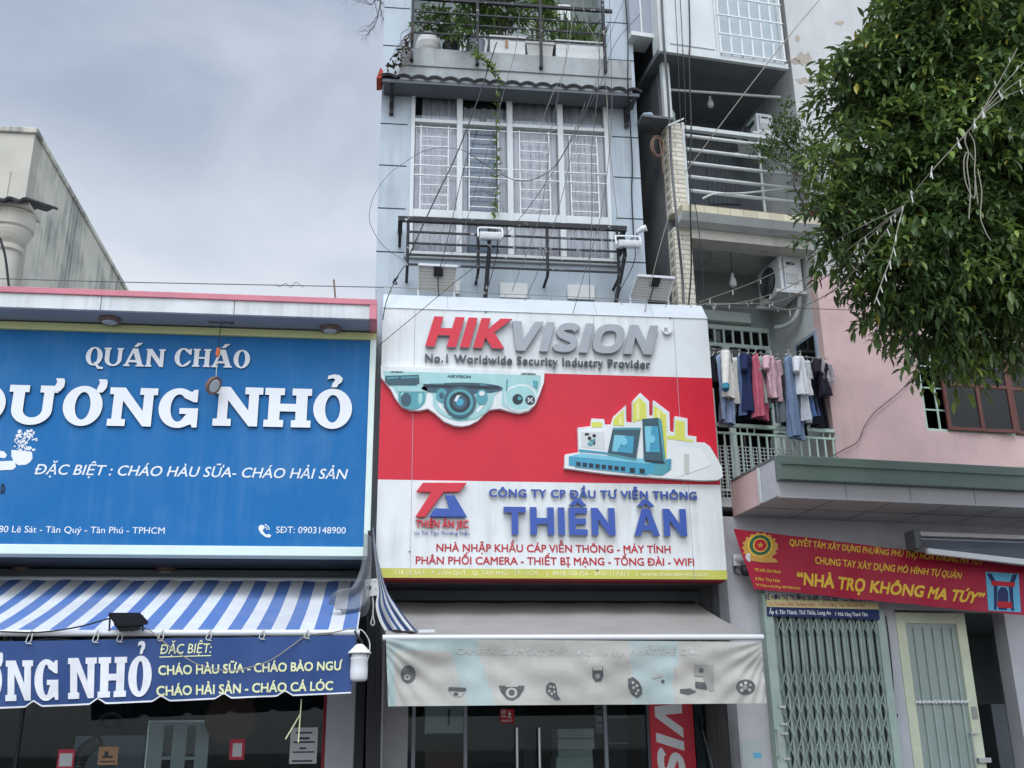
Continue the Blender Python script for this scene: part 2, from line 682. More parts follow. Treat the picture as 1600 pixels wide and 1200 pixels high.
# ------------------------------------------------------------------ slab and flared capitals
def slab(ch, st=0.28, b=0.18, fl=0.1):
    """outline(s) of a serifed capital of height 1: stem st, serif height b, serif reach fl; returns (width, outlines, marks)"""
    t = 1-b
    if ch == 'N':
        w_ = 2*fl+2*st+0.42
        l0, l1, r0, r1 = fl, fl+st*0.85, w_-fl-st*0.85, w_-fl
        return w_, [[(0, 0), (l1+fl, 0), (l1+fl, b), (l1, b), (l1, 0.66), (r0+st*0.1, 0), (r1, 0), (r1, t), (w_, t), (w_, 1), (r0-fl, 1), (r0-fl, t),
                     (r0, t), (r0, 0.4), (l1+st*0.12, 1), (0, 1), (0, t), (l0, t), (l0, b), (0, b)]], []
    if ch == 'H':
        w_ = 4*fl+2*st+0.19
        a, c = fl+st, w_-fl-st
        m0, m1 = 0.5-b*0.55, 0.5+b*0.55
        return w_, [[(0, 0), (a+fl, 0), (a+fl, b), (a, b), (a, m0), (c, m0), (c, b), (c-fl, b), (c-fl, 0), (w_, 0), (w_, b), (w_-fl, b), (w_-fl, t),
                     (w_, t), (w_, 1), (c-fl, 1), (c-fl, t), (c, t), (c, m1), (a, m1), (a, t), (a+fl, t), (a+fl, 1), (0, 1), (0, t), (fl, t), (fl, b), (0, b)]], []
    if ch in 'OQ':
        w_ = 0.4+2*st
        mk = [] if ch == 'O' else [[(w_*0.5, 0.12), (w_*0.62, 0.2), (w_*0.85, -0.06), (w_*1.12, -0.1), (w_*1.1, -0.2), (w_*0.8, -0.2)]]
        return w_, [arc(w_/2, 0.5, w_/2, 0.52, 0, 360, 40)[:-1], arc(w_/2, 0.5, w_/2-st*1.05, 0.52-b*0.9, 0, 360, 40)[:-1]], mk
    if ch == 'U':
        w_ = 2*fl+2*st+0.42
        l0, l1, r0, r1 = fl, fl+st, w_-fl-st*0.85, w_-fl
        cx = (l0+r1)/2
        ci = (l1+r0)/2
        return w_, [[(0, 1), (0, t), (l0, t), (l0, 0.38)]+arc(cx, 0.38, (r1-l0)/2, 0.4, 180, 360, 20)[1:-1]+[(r1, 0.38), (r1, t), (w_, t), (w_, 1), (r0-fl, 1),
                    (r0-fl, t), (r0, t), (r0, 0.38)]+arc(ci, 0.38, (r0-l1)/2, 0.4-b*1.05, 360, 180, 20)[1:-1]+[(l1, 0.38), (l1, t), (l1+fl, t), (l1+fl, 1)]], []
    if ch == 'D':
        w_ = fl+st+0.2+st+0.1
        a = fl+st
        return w_, [[(0, 0), (w_*0.5, 0)]+arc(w_*0.5, 0.5, w_*0.5, 0.5, -90, 90, 24)[1:-1]+[(w_*0.5, 1), (0, 1), (0, t), (fl, t), (fl, b), (0, b)],
                    [(a, b), (a+0.1, b)]+arc(a+0.1, 0.5, w_-a-0.1-st, 0.5-b, -90, 90, 20)[1:-1]+[(a+0.1, t), (a, t)]], []
    if ch in 'GC':
        w_ = 0.42+2*st
        ri, rj = w_/2-st*1.05, 0.52-b*0.9
        top = [(w_*0.97, 0.99), (w_*0.87, 0.99), (w_*0.82, 0.93)]
        o_ = top+arc(w_/2, 0.5, w_/2, 0.52, 58, 302, 34)
        if ch == 'G':
            o_ += [(w_*0.84, 0.08), (w_*0.88, 0), (w_, 0), (w_, 0.5), (w_*0.53, 0.5), (w_*0.53, 0.5-b*0.85), (w_-st, 0.5-b*0.85)]
            o_ += arc(w_/2, 0.5, ri, rj, 300, 48, 26)
        else:
            o_ += [(w_*0.84, 0.1), (w_*0.98, 0.3), (w_*0.9, 0.34)]+arc(w_/2, 0.5, ri, rj, 300, 60, 26)
        return w_, [o_+[(w_*0.88, 0.66), (w_*0.97, 0.66)]], []
    if ch == 'A':
        w_ = 2*st+0.62
        return w_, [[(0, 0), (0.36, 0), (0.36, b), (0.25, b), (0.29, 0.22), (w_-st-0.17, 0.22), (w_-st-0.1, b), (w_-st-0.2, b), (w_-st-0.2, 0), (w_, 0), (w_, b),
                     (w_-0.08, b), (w_/2+st*0.62, 1), (w_/2-st*0.5, 1), (0.08, b), (0, b)], [(0.33, 0.35), (w_-st-0.22, 0.35), (w_/2-st*0.3, 0.76)]], []
    return 0.3, [], []


def slab_word(word, st, b, fl, gap=0.06):
    """word is a list of (letter, mark); returns glyph meshes normalised to width 1, letters first then marks"""
    x = 0
    body = []
    marks = []
    for ch, mk in word:
        w_, outs, ms = slab(ch, st, b, fl)
        body += [[(p[0]+x, p[1]) for p in o_] for o_ in outs]
        ms = list(ms)
        if mk == 'acute':
            ms.append([(w_*0.42, 1.08), (w_*0.6, 1.08), (w_*0.86, 1.32), (w_*0.6, 1.32)])
        if mk == 'horn':
            q = w_ if ch == 'U' else w_*0.93
            ms.append([(q-0.14, 0.84), (q+0.03, 0.86), (q+0.12, 0.98), (q+0.13, 1.12), (q+0.1, 1.2), (q-0.1, 1.2), (q-0.06, 1.1), (q-0.1, 1.0)])
        if mk == 'hook':
            c = w_*0.5
            ms.append([(c-0.06, 1.06), (c+0.08, 1.06), (c+0.12, 1.14), (c+0.2, 1.2), (c+0.22, 1.3), (c+0.14, 1.38), (c, 1.4), (c-0.14, 1.36), (c-0.16, 1.26),
                       (c-0.02, 1.3), (c+0.04, 1.25), (c-0.02, 1.18)])
        marks += [[(p[0]+x, p[1]) for p in o_] for o_ in ms]
        x += w_+gap+(0.1 if mk == 'horn' else 0)
    x -= gap
    nb = poly_mesh([[(p[0]/x, p[1]) for p in o_] for o_ in body])
    nm = [poly_mesh([[(p[0]/x, p[1]) for p in o_]]) for o_ in marks]
    return nb, nm


def stroke(c, wd):
    """outline of a thick line along the points c"""
    l, r = [], []
    for i, p in enumerate(c):
        a, b = c[max(i-1, 0)], c[min(i+1, len(c)-1)]
        d = Vector((b[0]-a[0], b[1]-a[1])).normalized()
        l.append((p[0]-d.y*wd/2, p[1]+d.x*wd/2))
        r.append((p[0]+d.y*wd/2, p[1]-d.x*wd/2))
    return l+r[::-1]


def sans(ch, st):
    if ch == 'H':
        w_ = 0.95
        return w_, [[(0, 0), (st, 0), (st, 0.5-st*0.42), (w_-st, 0.5-st*0.42), (w_-st, 0), (w_, 0), (w_, 1), (w_-st, 1), (w_-st, 0.5+st*0.42), (st, 0.5+st*0.42), (st, 1), (0, 1)]]
    if ch == 'I':
        return st, [[(0, 0), (st, 0), (st, 1), (0, 1)]]
    if ch == 'K':
        return 0.98, [[(0, 0), (st, 0), (st, 0.36), (0.60, 0), (0.98, 0), (0.52, 0.53), (0.97, 1), (0.6, 1), (st, 0.62), (st, 1), (0, 1)]]
    if ch == 'V':
        return 1.02, [[(0.36, 0), (0.66, 0), (1.02, 1), (0.73, 1), (0.51, 0.36), (0.29, 1), (0, 1)]]
    if ch == 'S':
        c = spline([(x, y, 0) for x, y in ((0.7, 0.76), (0.6, 0.85), (0.42, 0.88), (0.22, 0.84), (0.14, 0.72), (0.22, 0.6), (0.42, 0.51), (0.63, 0.42), (0.7, 0.28), (0.6, 0.15), (0.42, 0.12), (0.2, 0.15), (0.1, 0.25))], 3)
        return 0.83, [stroke([(p.x, p.y) for p in c], st*0.88)]
    if ch == 'O':
        e = lambda rx, ry: [(0.5+rx*math.copysign(abs(math.cos(t))**0.75, math.cos(t)), 0.5+ry*math.copysign(abs(math.sin(t))**0.75, math.sin(t))) for t in [i*math.pi/22 for i in range(44)]]
        return 1.0, [e(0.5, 0.5), e(0.5-st*0.95, 0.5-st*0.85)]
    if ch == 'N':
        w_ = 0.95
        return w_, [[(0, 0), (st, 0), (st, 0.58), (w_-st, 0), (w_, 0), (w_, 1), (w_-st, 1), (w_-st, 0.42), (st, 1), (0, 1)]]
    if ch == 'T':
        return 0.88, [[(0.44-st/2, 0), (0.44+st/2, 0), (0.44+st/2, 1-st*0.8), (0.88, 1-st*0.8), (0.88, 1), (0, 1), (0, 1-st*0.8), (0.44-st/2, 1-st*0.8)]]
    if ch == 'E':
        b = st*0.8
        return 0.74, [[(0, 0), (0.74, 0), (0.74, b), (st, b), (st, 0.5-b/2), (0.68, 0.5-b/2), (0.68, 0.5+b/2), (st, 0.5+b/2), (st, 1-b), (0.74, 1-b), (0.74, 1), (0, 1)]]
    if ch == 'A':
        return 1.04, [[(0, 0), (0.27, 0), (0.34, 0.2), (0.7, 0.2), (0.77, 0), (1.04, 0), (0.68, 1), (0.36, 1)], [(0.41, 0.39), (0.63, 0.39), (0.52, 0.74)]]
    return 0.42, []


def sans_word(word, st, gap, shear):
    x, outs = 0, []
    for ch, mk in word:
        w_, o_ = sans(ch, st)
        outs += [[(p[0]+x, p[1]) for p in q] for q in o_]
        if mk:
            c = x+w_/2
            outs.append([(c-0.36, 1.08), (c-0.12, 1.08), (c, 1.2), (c+0.12, 1.08), (c+0.36, 1.08), (c+0.1, 1.34), (c-0.1, 1.34)])
        x += w_+gap
    outs = [[(px+py*shear, py) for px, py in q] for q in outs]
    x0 = min(p[0] for q in outs for p in q)
    x1 = max(p[0] for q in outs for p in q)
    return poly_mesh([[((px-x0)/(x1-x0), py) for px, py in q] for q in outs])
# ------------------------------------------------------------------ the palette
M = dict(
    asphalt=mat('asphalt', (0.05, 0.05, 0.052), 0.9, 0.25, 3, bump=0.4, bscale=90),
    paving=mat('paving', (0.24, 0.22, 0.2), 0.85, 0.2, 2, dirt=0.4, bump=0.2, brick=((0.25, 0.23, 0.21), (0.2, 0.19, 0.18), (0.1, 0.1, 0.1), 0.4, 0.4, 0.01)),
    beige=mat('beige_render', sr(196, 192, 180), 0.9, 0.1, 1.2, dirt=0.12, streak=0.06, bump=0.2),
    beige_side=mat('weathered_render', sr(226, 222, 208), 0.9, 0.12, 1.5, dirt=0.45, dirtcol=(0.13, 0.135, 0.13), streak=0.95, bump=0.25),
    white_trim=mat('white_trim', sr(215, 218, 218), 0.6, 0.08, 2, dirt=0.25, streak=0.35, dirtcol=(0.2, 0.2, 0.19)),
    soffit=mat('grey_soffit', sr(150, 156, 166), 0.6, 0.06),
    pink_trim=mat('pink_trim', sr(206, 128, 140), 0.6, 0.1, dirt=0.15),
    mint=mat('mint_frame', sr(216, 230, 222), 0.5, 0.06, dirt=0.1),
    lime=mat('lime_strip', sr(205, 208, 150), 0.5, 0.08, dirt=0.1),
    sign_blue=mat('sign_blue', sr(2, 102, 164), 0.5, 0.05, 0.9, dirt=0.12, streak=0.14, dirtcol=(0.2, 0.32, 0.42), spec=0.25),
    white_letter=mat('white_letter', sr(228, 230, 232), 0.45, 0.04, spec=0.4),
    letter_side=mat('letter_side', sr(60, 70, 90), 0.6),
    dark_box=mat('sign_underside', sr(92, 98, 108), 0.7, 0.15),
    canvas_stripe=mat('striped_canvas', sr(216, 219, 222), 0.85, 0.1, 3, dirt=0.35, dirtcol=(0.3, 0.3, 0.3), trans=0.15, stripe=('X', 0.293, sr(88, 122, 184), 0.5)),
    banner_blue=mat('banner_blue', sr(44, 72, 124), 0.5, 0.12, 3, spec=0.3),
    banner_white=mat('banner_white', sr(224, 225, 228), 0.6, 0.14, 6, streak=0.3, dirtcol=(0.4, 0.41, 0.43)),
    banner_yellow=mat('banner_yellow', sr(226, 228, 178), 0.6, 0.08),
    dark_interior=mat('dark_interior', sr(104, 110, 112), 0.9, 0.15),
    interior_floor=mat('floor_tile', sr(110, 108, 104), 0.5, 0.1),
    red_frame=mat('red_frame', sr(150, 30, 40), 0.5),
    pillar_white=mat('painted_pillar', sr(186, 186, 190), 0.75, 0.08, dirt=0.2),
    steel=mat('stainless_steel', (0.55, 0.55, 0.55), 0.3, 0.05, metal=1.0),
    black=mat('black_plastic', (0.02, 0.021, 0.024), 0.5, 0.1),
    black_iron=mat('black_iron', (0.022, 0.023, 0.026), 0.6, 0.2, 8, peel=((0.42, 0.42, 0.42), 14, 0.62)),
    white_plastic=mat('white_plastic', sr(226, 228, 228), 0.4, 0.04),
    bulb=mat('milky_bulb', sr(222, 224, 226), 0.35, 0.03),
    cable_black=mat('black_cable', (0.025, 0.025, 0.028), 0.6),
    cable_grey=mat('grey_cable', (0.11, 0.115, 0.12), 0.6),
    cable_white=mat('white_cable', sr(190, 190, 182), 0.6),
    cable_beige=mat('beige_cord', sr(140, 136, 122), 0.7),
    orange=mat('orange_plastic', sr(214, 110, 62), 0.5),
    copper=mat('rusty_rim', sr(124, 100, 88), 0.5, 0.2, 9),
    paper=mat('paper', sr(206, 208, 206), 0.8, 0.04),
    ink=mat('ink', sr(70, 74, 84), 0.8),
    ink_red=mat('ink_red', sr(196, 60, 80), 0.6),
    brown=mat('brown_disc', sr(122, 86, 76), 0.7, 0.15),
    kraft=mat('kraft', sr(176, 140, 108), 0.8),
    panel_grey=mat('grey_cladding', sr(178, 189, 197), 0.55, 0.06, 1.5, dirt=0.4, dirtcol=(0.24, 0.26, 0.27), streak=0.5, spec=0.3),
    joint=mat('dark_joint', (0.03, 0.033, 0.036), 0.8),
    concrete=mat('stained_concrete', sr(168, 172, 172), 0.9, 0.16, 2.2, dirt=0.55, dirtcol=(0.1, 0.1, 0.1), streak=0.6, bump=0.2),
    window_white=mat('window_paint', sr(208, 212, 212), 0.5, 0.05, dirt=0.1),
    grille_white=mat('grille_paint', sr(222, 224, 222), 0.5, 0.05),
    curtain=mat('curtain', sr(240, 239, 243), 0.9, 0.06),
    curtain_blue=mat('curtain_blue', sr(150, 166, 182), 0.9, 0.08),
    curtain_grey=mat('curtain_grey', sr(186, 190, 194), 0.9, 0.08),
    glass=glass('window_glass', (0.98, 0.985, 0.99), 0.7),
    shop_glass=glass('shop_glass', (0.82, 0.88, 0.88), 0.28),
    dark_glass=glass('tinted_glass', (0.22, 0.23, 0.24), 0.7),
    roof_tile=mat('dark_roof_tile', (0.05, 0.052, 0.056), 0.8, 0.3, 6, bump=0.3),
    clay=mat('clay_tip', sr(170, 70, 52), 0.8),
    pot_white=mat('glazed_pot', sr(200, 200, 196), 0.5, 0.1, 5, dirt=0.4, dirtcol=(0.25, 0.24, 0.2)),
    foam=mat('white_foam', sr(222, 224, 222), 0.8, 0.06, 4, dirt=0.3, dirtcol=(0.3, 0.3, 0.28)),
    soil=mat('soil', (0.04, 0.03, 0.022), 0.95),
    leaf=mat('leaf', (0.085, 0.15, 0.04), 0.42, 0.2, 1.1, spec=0.5, trans=0.3, island=0.35),
    leaf_fresh=mat('fresh_leaf', (0.16, 0.25, 0.06), 0.5, 0.2, 3, trans=0.3, island=0.3),
    leaf_dark=mat('tree_leaf', (0.088, 0.15, 0.05), 0.36, 0.2, 0.7, spec=0.5, trans=0.28, island=0.32),
    leaf_young=mat('young_tree_leaf', (0.15, 0.23, 0.06), 0.38, 0.2, 0.7, spec=0.5, trans=0.3, island=0.3),
    bay_frosted=mat('bay_frosted_pane', sr(186, 196, 200), 0.25, 0.08, 3),
    leaf_yellow=mat('yellow_leaf', (0.36, 0.3, 0.05), 0.5, 0.2, 3),
    black_matte=mat('black_matte', (0.012, 0.012, 0.014), 0.95, 0.1, spec=0.08),
    leaf_dry=mat('dry_leaf', (0.08, 0.07, 0.04), 0.8),
    bark=mat('bark', (0.13, 0.11, 0.09), 0.9, 0.3, 8, bump=0.6, bscale=25),
    twig=mat('twig', (0.11, 0.09, 0.085), 0.9),
    sign_white=mat('sign_white', sr(222, 225, 224), 0.5, 0.05, 1.4, dirt=0.2, dirtcol=(0.3, 0.3, 0.28), streak=0.4, spec=0.3),
    sign_cap=mat('sign_cap', sr(202, 208, 211), 0.5, 0.06, 1.4, dirt=0.15, streak=0.2, dirtcol=(0.3, 0.3, 0.3)),
    sign_red=mat('sign_red', sr(205, 30, 52), 0.42, 0.07, 1.6, streak=0.14, dirtcol=(0.2, 0.03, 0.05)),
    sign_lime=mat('sign_lime', sr(192, 190, 88), 0.5, 0.08, dirt=0.15),
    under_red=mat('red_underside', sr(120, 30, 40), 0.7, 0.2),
    letter_red=mat('letter_red', sr(206, 48, 64), 0.4, 0.06),
    letter_grey=mat('letter_grey', sr(160, 164, 168), 0.45, 0.12, 4),
    letter_dark=mat('letter_dark', sr(84, 88, 94), 0.5),
    letter_blue=mat('letter_blue', sr(40, 76, 160), 0.35, 0.08, 5, spec=0.5),
    edge_silver=mat('letter_edge', sr(150, 156, 166), 0.4),
    text_red=mat('text_red', sr(186, 32, 48), 0.5),
    text_faint=mat('faint_text', sr(228, 226, 176), 0.6),
    teal=mat('teal_print', sr(158, 200, 198), 0.45, 0.1, 4, streak=0.2, dirtcol=(0.3, 0.4, 0.4)),
    teal_mid=mat('teal_mid', sr(84, 152, 160), 0.45, 0.12, 6),
    teal_dark=mat('teal_dark', sr(60, 88, 100), 0.45, 0.1),
    print_black=mat('print_black', sr(40, 50, 60), 0.45),
    print_blue=mat('print_blue', sr(70, 152, 180), 0.45, 0.1, 5),
    print_light=mat('print_light', sr(120, 190, 208), 0.45, 0.1, 5),
    print_pale=mat('print_pale', sr(226, 228, 224), 0.5, 0.04),
    print_cream=mat('print_cream', sr(226, 226, 150), 0.5, 0.06),
    print_yellow=mat('print_yellow', sr(212, 212, 96), 0.5, 0.06),
    canvas_grey=mat('grey_canvas', sr(152, 148, 144), 0.9, 0.08, 3, dirt=0.2),
    valance=mat('valance', sr(180, 177, 169), 0.8, 0.14, 2.5, dirt=0.5, dirtcol=(0.3, 0.29, 0.27), streak=0.3, bump=0.3, bscale=7),
    valance_teal=mat('valance_teal', sr(166, 182, 180), 0.8, 0.2, 3, dirt=0.6, dirtcol=(0.42, 0.42, 0.39)),
    valance_print=mat('valance_print', sr(92, 92, 94), 0.8, 0.3, 12),
    valance_faint=mat('valance_faint', sr(186, 186, 180), 0.8),
    aluminium=mat('aluminium', sr(214, 216, 218), 0.4, 0.05),
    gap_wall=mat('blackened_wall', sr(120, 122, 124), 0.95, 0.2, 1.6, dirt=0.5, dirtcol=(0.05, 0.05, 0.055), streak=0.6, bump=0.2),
    split_tile=mat('split_stone_tile', sr(206, 198, 178), 0.85, 0.1, 7, bump=0.5, bscale=30,
                   brick=(sr(230, 224, 208), sr(214, 206, 188), sr(160, 152, 138), 0.26, 0.075, 0.006)),
    band_tile=mat('band_tile', sr(214, 206, 178), 0.6, 0.1, 4, dirt=0.35, dirtcol=(0.25, 0.24, 0.2),
                  brick=(sr(216, 208, 180), sr(204, 196, 168), sr(150, 145, 128), 0.2, 0.3, 0.004)),
    relief=mat('relief_tile', sr(224, 220, 208), 0.8, 0.1, 3, streak=0.25, bump=1.0, bscale=22),
    bare_plaster=mat('bare_plaster', sr(176, 164, 152), 0.95, 0.2, 9, bump=0.3),
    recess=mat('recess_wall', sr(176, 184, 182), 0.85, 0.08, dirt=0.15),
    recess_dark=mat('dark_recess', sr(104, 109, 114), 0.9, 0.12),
    return_wall=mat('return_wall', sr(214, 217, 214), 0.85, 0.08, 1.5, dirt=0.2, streak=0.25),
    pink=mat('pink_wall', sr(222, 190, 186), 0.85, 0.09, 1.4, dirt=0.4, dirtcol=(0.4, 0.3, 0.29), streak=0.3, bump=0.2, peel=(sr(206, 190, 184), 1.9, 0.67)),
    old_white=mat('peeling_white', sr(200, 200, 198), 0.85, 0.1, 1.6, dirt=0.3, dirtcol=(0.38, 0.38, 0.38), streak=0.25, bump=0.2, peel=(sr(182, 174, 164), 1.3, 0.64)),
    pipe_white=mat('pipe_paint', sr(206, 210, 208), 0.5, 0.08, 6, dirt=0.2),
    mint_iron=mat('mint_iron', sr(192, 214, 200), 0.5, 0.08),
    mesh_wire=mat('mesh_wire', sr(186, 192, 190), 0.5),
    green=mat('green_fascia', sr(104, 122, 112), 0.7, 0.14, 2, dirt=0.4, dirtcol=(0.16, 0.17, 0.16), streak=0.4),
    ceiling_panel=mat('ceiling_panel', sr(176, 174, 176), 0.6, 0.05, dirt=0.1),
    banner_red=mat('banner_red', sr(164, 14, 50), 0.5, 0.08, 3),
    banner_gold=mat('banner_gold', sr(228, 186, 62), 0.6, 0.06),
    gold=mat('emblem_gold', sr(198, 150, 72), 0.6, 0.15, 9),
    emblem_green=mat('emblem_green', sr(50, 96, 70), 0.6),
    emblem_red=mat('emblem_red', sr(184, 26, 40), 0.6),
    cyan=mat('poster_cyan', sr(96, 170, 204), 0.6, 0.1),
    navy=mat('navy', sr(30, 44, 92), 0.6),
    cream=mat('cream_strip', sr(216, 204, 150), 0.6, 0.06),
    gate_green=mat('gate_paint', sr(164, 182, 172), 0.55, 0.1, 4, dirt=0.3, streak=0.3),
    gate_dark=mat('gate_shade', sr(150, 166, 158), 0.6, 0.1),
    door_cream=mat('door_paint', sr(206, 212, 184), 0.5, 0.1, 3, dirt=0.3, dirtcol=(0.3, 0.28, 0.2)),
    frosted=mat('frosted_glass', sr(150, 162, 156), 0.22, 0.12, 2, spec=0.5),  # opaque pale colour stands in for the reflection on the door glass
    brown_wood=mat('brown_frame', sr(110, 66, 58), 0.5, 0.15, 6),
    rope=mat('rope', sr(128, 104, 90), 0.9),
    solar_back=mat('solar_back', sr(196, 194, 188), 0.5, 0.06),
    solar_line=mat('solar_line', sr(150, 148, 142), 0.6),
    lens=mat('lamp_lens', sr(196, 200, 200), 0.2, 0.04),
    net=netting('grey_net', sr(120, 122, 126), 0.1, 0.62),
    navy_canvas=mat('navy_canvas', sr(44, 66, 104), 0.85, 0.1),
    off_white_canvas=mat('off_white_canvas', sr(186, 186, 184), 0.85, 0.1),
)

# ------------------------------------------------------------------ the street
MB().box(-160, 160, -150, 160, -0.4, -0.02).build('ground', M['paving'], kind='structure')
MB().box(-150, 150, -10.5, -2.9, -0.02, 0.0).build('road', M['asphalt'], kind='structure')
MB().box(-150, 150, -2.9, 7.0, -0.02, 0.13).build('pavement', M['paving'], kind='structure', bevel=0.02)
MB().box(-150, 150, -14.5, -10.5, -0.02, 0.12).build('pavement', M['paving'], kind='structure', bevel=0.02)
G0 = 0.13


def P(x, y, v): return MF.P(x, y, v)
def Pz(x, y, v): return MF.P(x, y, v)[2]
def Pu(x, y, v): return MF.P(x, y, v)[0]


# ------------------------------------------------------------------ cream building at the far side of the porridge shop
bu = -5.3
bf = 0.5*(MF.PU(54, 208, bu)[1]+MF.PU(52, 235, bu)[1])
btop = MF.PU(54, 208, bu)[2]
beige = thing('house', (bu-2.5, bf, G0), 'cream concrete house with rain-streaked side wall and a round column', 'house')
mb = MB()
mb.box(bu-5, bu, bf, bf+13, G0, btop, 0)
mb.box(bu, bu+0.012, bf+0.3, bf+13, G0, btop-0.02, 1)
zl = MF.PU(45, 268, bu)[2]
mb.box(bu-5, bu-0.25, bf-0.02, bf, G0, zl, 0)
mb.build('wall', [M['beige'], M['beige_side']], beige)
MB().box(bu-5.04, bu+0.04, bf-0.04, bf+13.04, btop, btop+0.09).build('coping', M['beige_side'], beige, bevel=0.015)
cv = bf-0.75
cc = MF.P(12, 400, cv)
ct = MF.P(20, 352, cv)[2]
mb = MB()
mb.lathe((cc[0], cv, 0), [(0.2, G0), (0.2, G0+0.3), (0.15, G0+0.35), (0.145, ct-0.55), (0.145, ct-0.42), (0.18, ct-0.4), (0.18, ct-0.34), (0.15, ct-0.32), (0.2, ct-0.26),
                          (0.23, ct-0.2), (0.25, ct-0.14), (0.25, ct-0.1), (0.28, ct-0.08), (0.285, ct+0.02), (0.27, ct+0.1), (0.285, ct+0.12), (0.285, ct+0.14)], 28)
mb.build('column', M['beige'], beige, smooth=False)
mb = MB()
zr = ct+0.15
mb.grid(lambda a, b: (cc[0]-2.0+a*2.32, cv-0.42+b*1.1, zr+0.02+b*0.45+0.03*math.sin(a*2.3/0.2*6.283)), 60, 2)
mb.build('porch_roof', M['roof_tile'], beige, solid=0.03)
MB().box(cc[0]-2.0, cc[0]+0.28, cv-0.3, cv+0.2, zr, zr+0.05).build('porch_beam', M['beige'], beige)
c0 = MF.P(0, 395, cv-0.3)
tag(MB().tube(spline([MF.P(0, 372, cv-0.4), MF.P(8, 400, cv-0.4), MF.P(13, 440, cv-0.4), MF.P(15, 462, cv-0.4)]), 0.018).build('drain_hose', M['cable_black']),
    'black hose hanging in front of the round cream column', 'hose')

# ------------------------------------------------------------------ porridge shop
LU = P(-70, 700, 0)[0]
LR = P(583, 700, 0)[0]
FV = -0.45
f_top, f_pk, f_bot = Pz(300, 458.5, FV), Pz(300, 467.5, FV), Pz(300, 489, FV)
fr = P(589, 490, FV)[0]
ztop = f_top
shop = thing('shop_building', ((LU+LR)/2, 1.1, G0), 'low porridge shop with flat roof, pink edged white fascia and dark glass front', 'shop')
GZ = P(300, 868, 0)[2]             # bottom of the blue signboard
mb = MB()
mb.box(LU, LU+0.15, 0.25, 7, G0, f_bot)
mb.box(LR-0.12, LR-0.02, 1.1, 7, G0, f_bot)
mb.box(LU+0.15, LR-0.12, 6.85, 7, G0, f_bot)
mb.box(LU+0.15, LR-0.02, 0.25, 0.4, GZ+0.02, f_bot)
mb.box(LU+0.15, LR-0.12, 1.1, 1.25, GZ-0.35, GZ+0.0)
mb.build('wall', M['dark_interior'], shop)
MB().box(LU, LR-0.02, 0.25, 7, f_bot+0.005, f_top-0.06).build('roof', M['concrete'], shop)
MB().box(LU+0.15, LR-0.12, 1.25, 6.85, GZ-0.1, GZ).build('ceiling', M['dark_interior'], shop)
MB().box(LU+0.15, LR-0.12, 1.1, 6.85, G0, G0+0.06).build('shop_floor', M['interior_floor'], shop)
MB().box(LU, fr-0.09, FV, FV+0.05, f_bot, f_pk-0.0).build('fascia', M['white_trim'], shop)
mb = MB()
mb.box(LU, fr, FV-0.025, FV+0.11, f_pk, f_top)
mb.box(fr-0.09, fr, FV-0.025, FV+0.08, f_bot-0.01, f_pk)
mb.box(fr-0.09, fr, FV+0.08, 0.25, f_bot-0.01, f_pk)
mb.build('pink_trim', M['pink_trim'], shop, bevel=0.006)
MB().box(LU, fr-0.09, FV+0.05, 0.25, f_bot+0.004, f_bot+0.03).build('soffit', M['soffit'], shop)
MB().box(LU+0.1, fr-0.1, FV+0.11, 0.25, f_pk-0.02, f_top-0.03).build('canopy_top', M['concrete'], shop)
# the vertical seams of the fascia
mb = MB()
for x in (157, 366):
    u = P(x, 480, FV)[0]
    mb.box(u-0.004, u+0.004, FV-0.002, FV, f_bot, f_pk)
mb.build('fascia_joint', M['joint'], shop)

# round soffit lamps
zs = f_bot+0.004


def soffit_lamp(px, py, label, sc=1.0, z=None):
    z = zs if z is None else z
    u, v, _ = MF.PZ(px, py, z)
    t = thing('soffit_lamp', (u, v, z-0.06), label, 'ceiling lamp', 'round lamps under the porridge shop canopy')
    MB().lathe((u, v, z-0.05), [(0.105*sc, 0), (0.13*sc, 0.012), (0.13*sc, 0.05)], 28).build('rim', M['copper'], t, smooth=False)
    MB().lathe((u, v, z-0.062), [(0.03*sc, 0), (0.07*sc, 0.004), (0.095*sc, 0.014)], 28).build('lens', M['lens'], t, smooth=True)
    return t


soffit_lamp(172, 498, 'round soffit lamp above the word QUÁN on the blue sign')
soffit_lamp(516, 512, 'round soffit lamp near the pink end of the white fascia')

# blue signboard
sv = 0.0
bl = thing('signboard', ((LU+LR)/2, 0.1, GZ), 'large blue signboard of the porridge shop with big white slab lettering', 'sign')
zt_out, zt_in = P(583, 521, 0)[2], P(583, 532, 0)[2]
zb_in = P(300, 853, 0)[2]
ur_in = 0.5*(P(579.5, 534, 0)[0]+P(567, 855, 0)[0])
ur_out = ur_in+0.075
MB().box(LU+0.06, ur_in, 0.02, 0.2, zb_in, zt_in).build('panel', M['sign_blue'], bl)
mb = MB()
mb.box(LU, ur_out, -0.03, 0.22, zt_in, zt_out, 1)
mb.box(LU, ur_out, -0.03, 0.22, GZ, zb_in, 0)
mb.box(ur_in, ur_out, -0.03, 0.22, zb_in, zt_in, 0)
mb.box(LU, LU+0.06, -0.03, 0.22, zb_in, zt_in, 0)
mb.build('frame', [M['mint'], M['lime']], bl, bevel=0.006)
mb = MB()
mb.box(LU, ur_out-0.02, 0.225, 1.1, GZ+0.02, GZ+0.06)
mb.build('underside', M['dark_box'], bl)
mb = MB()


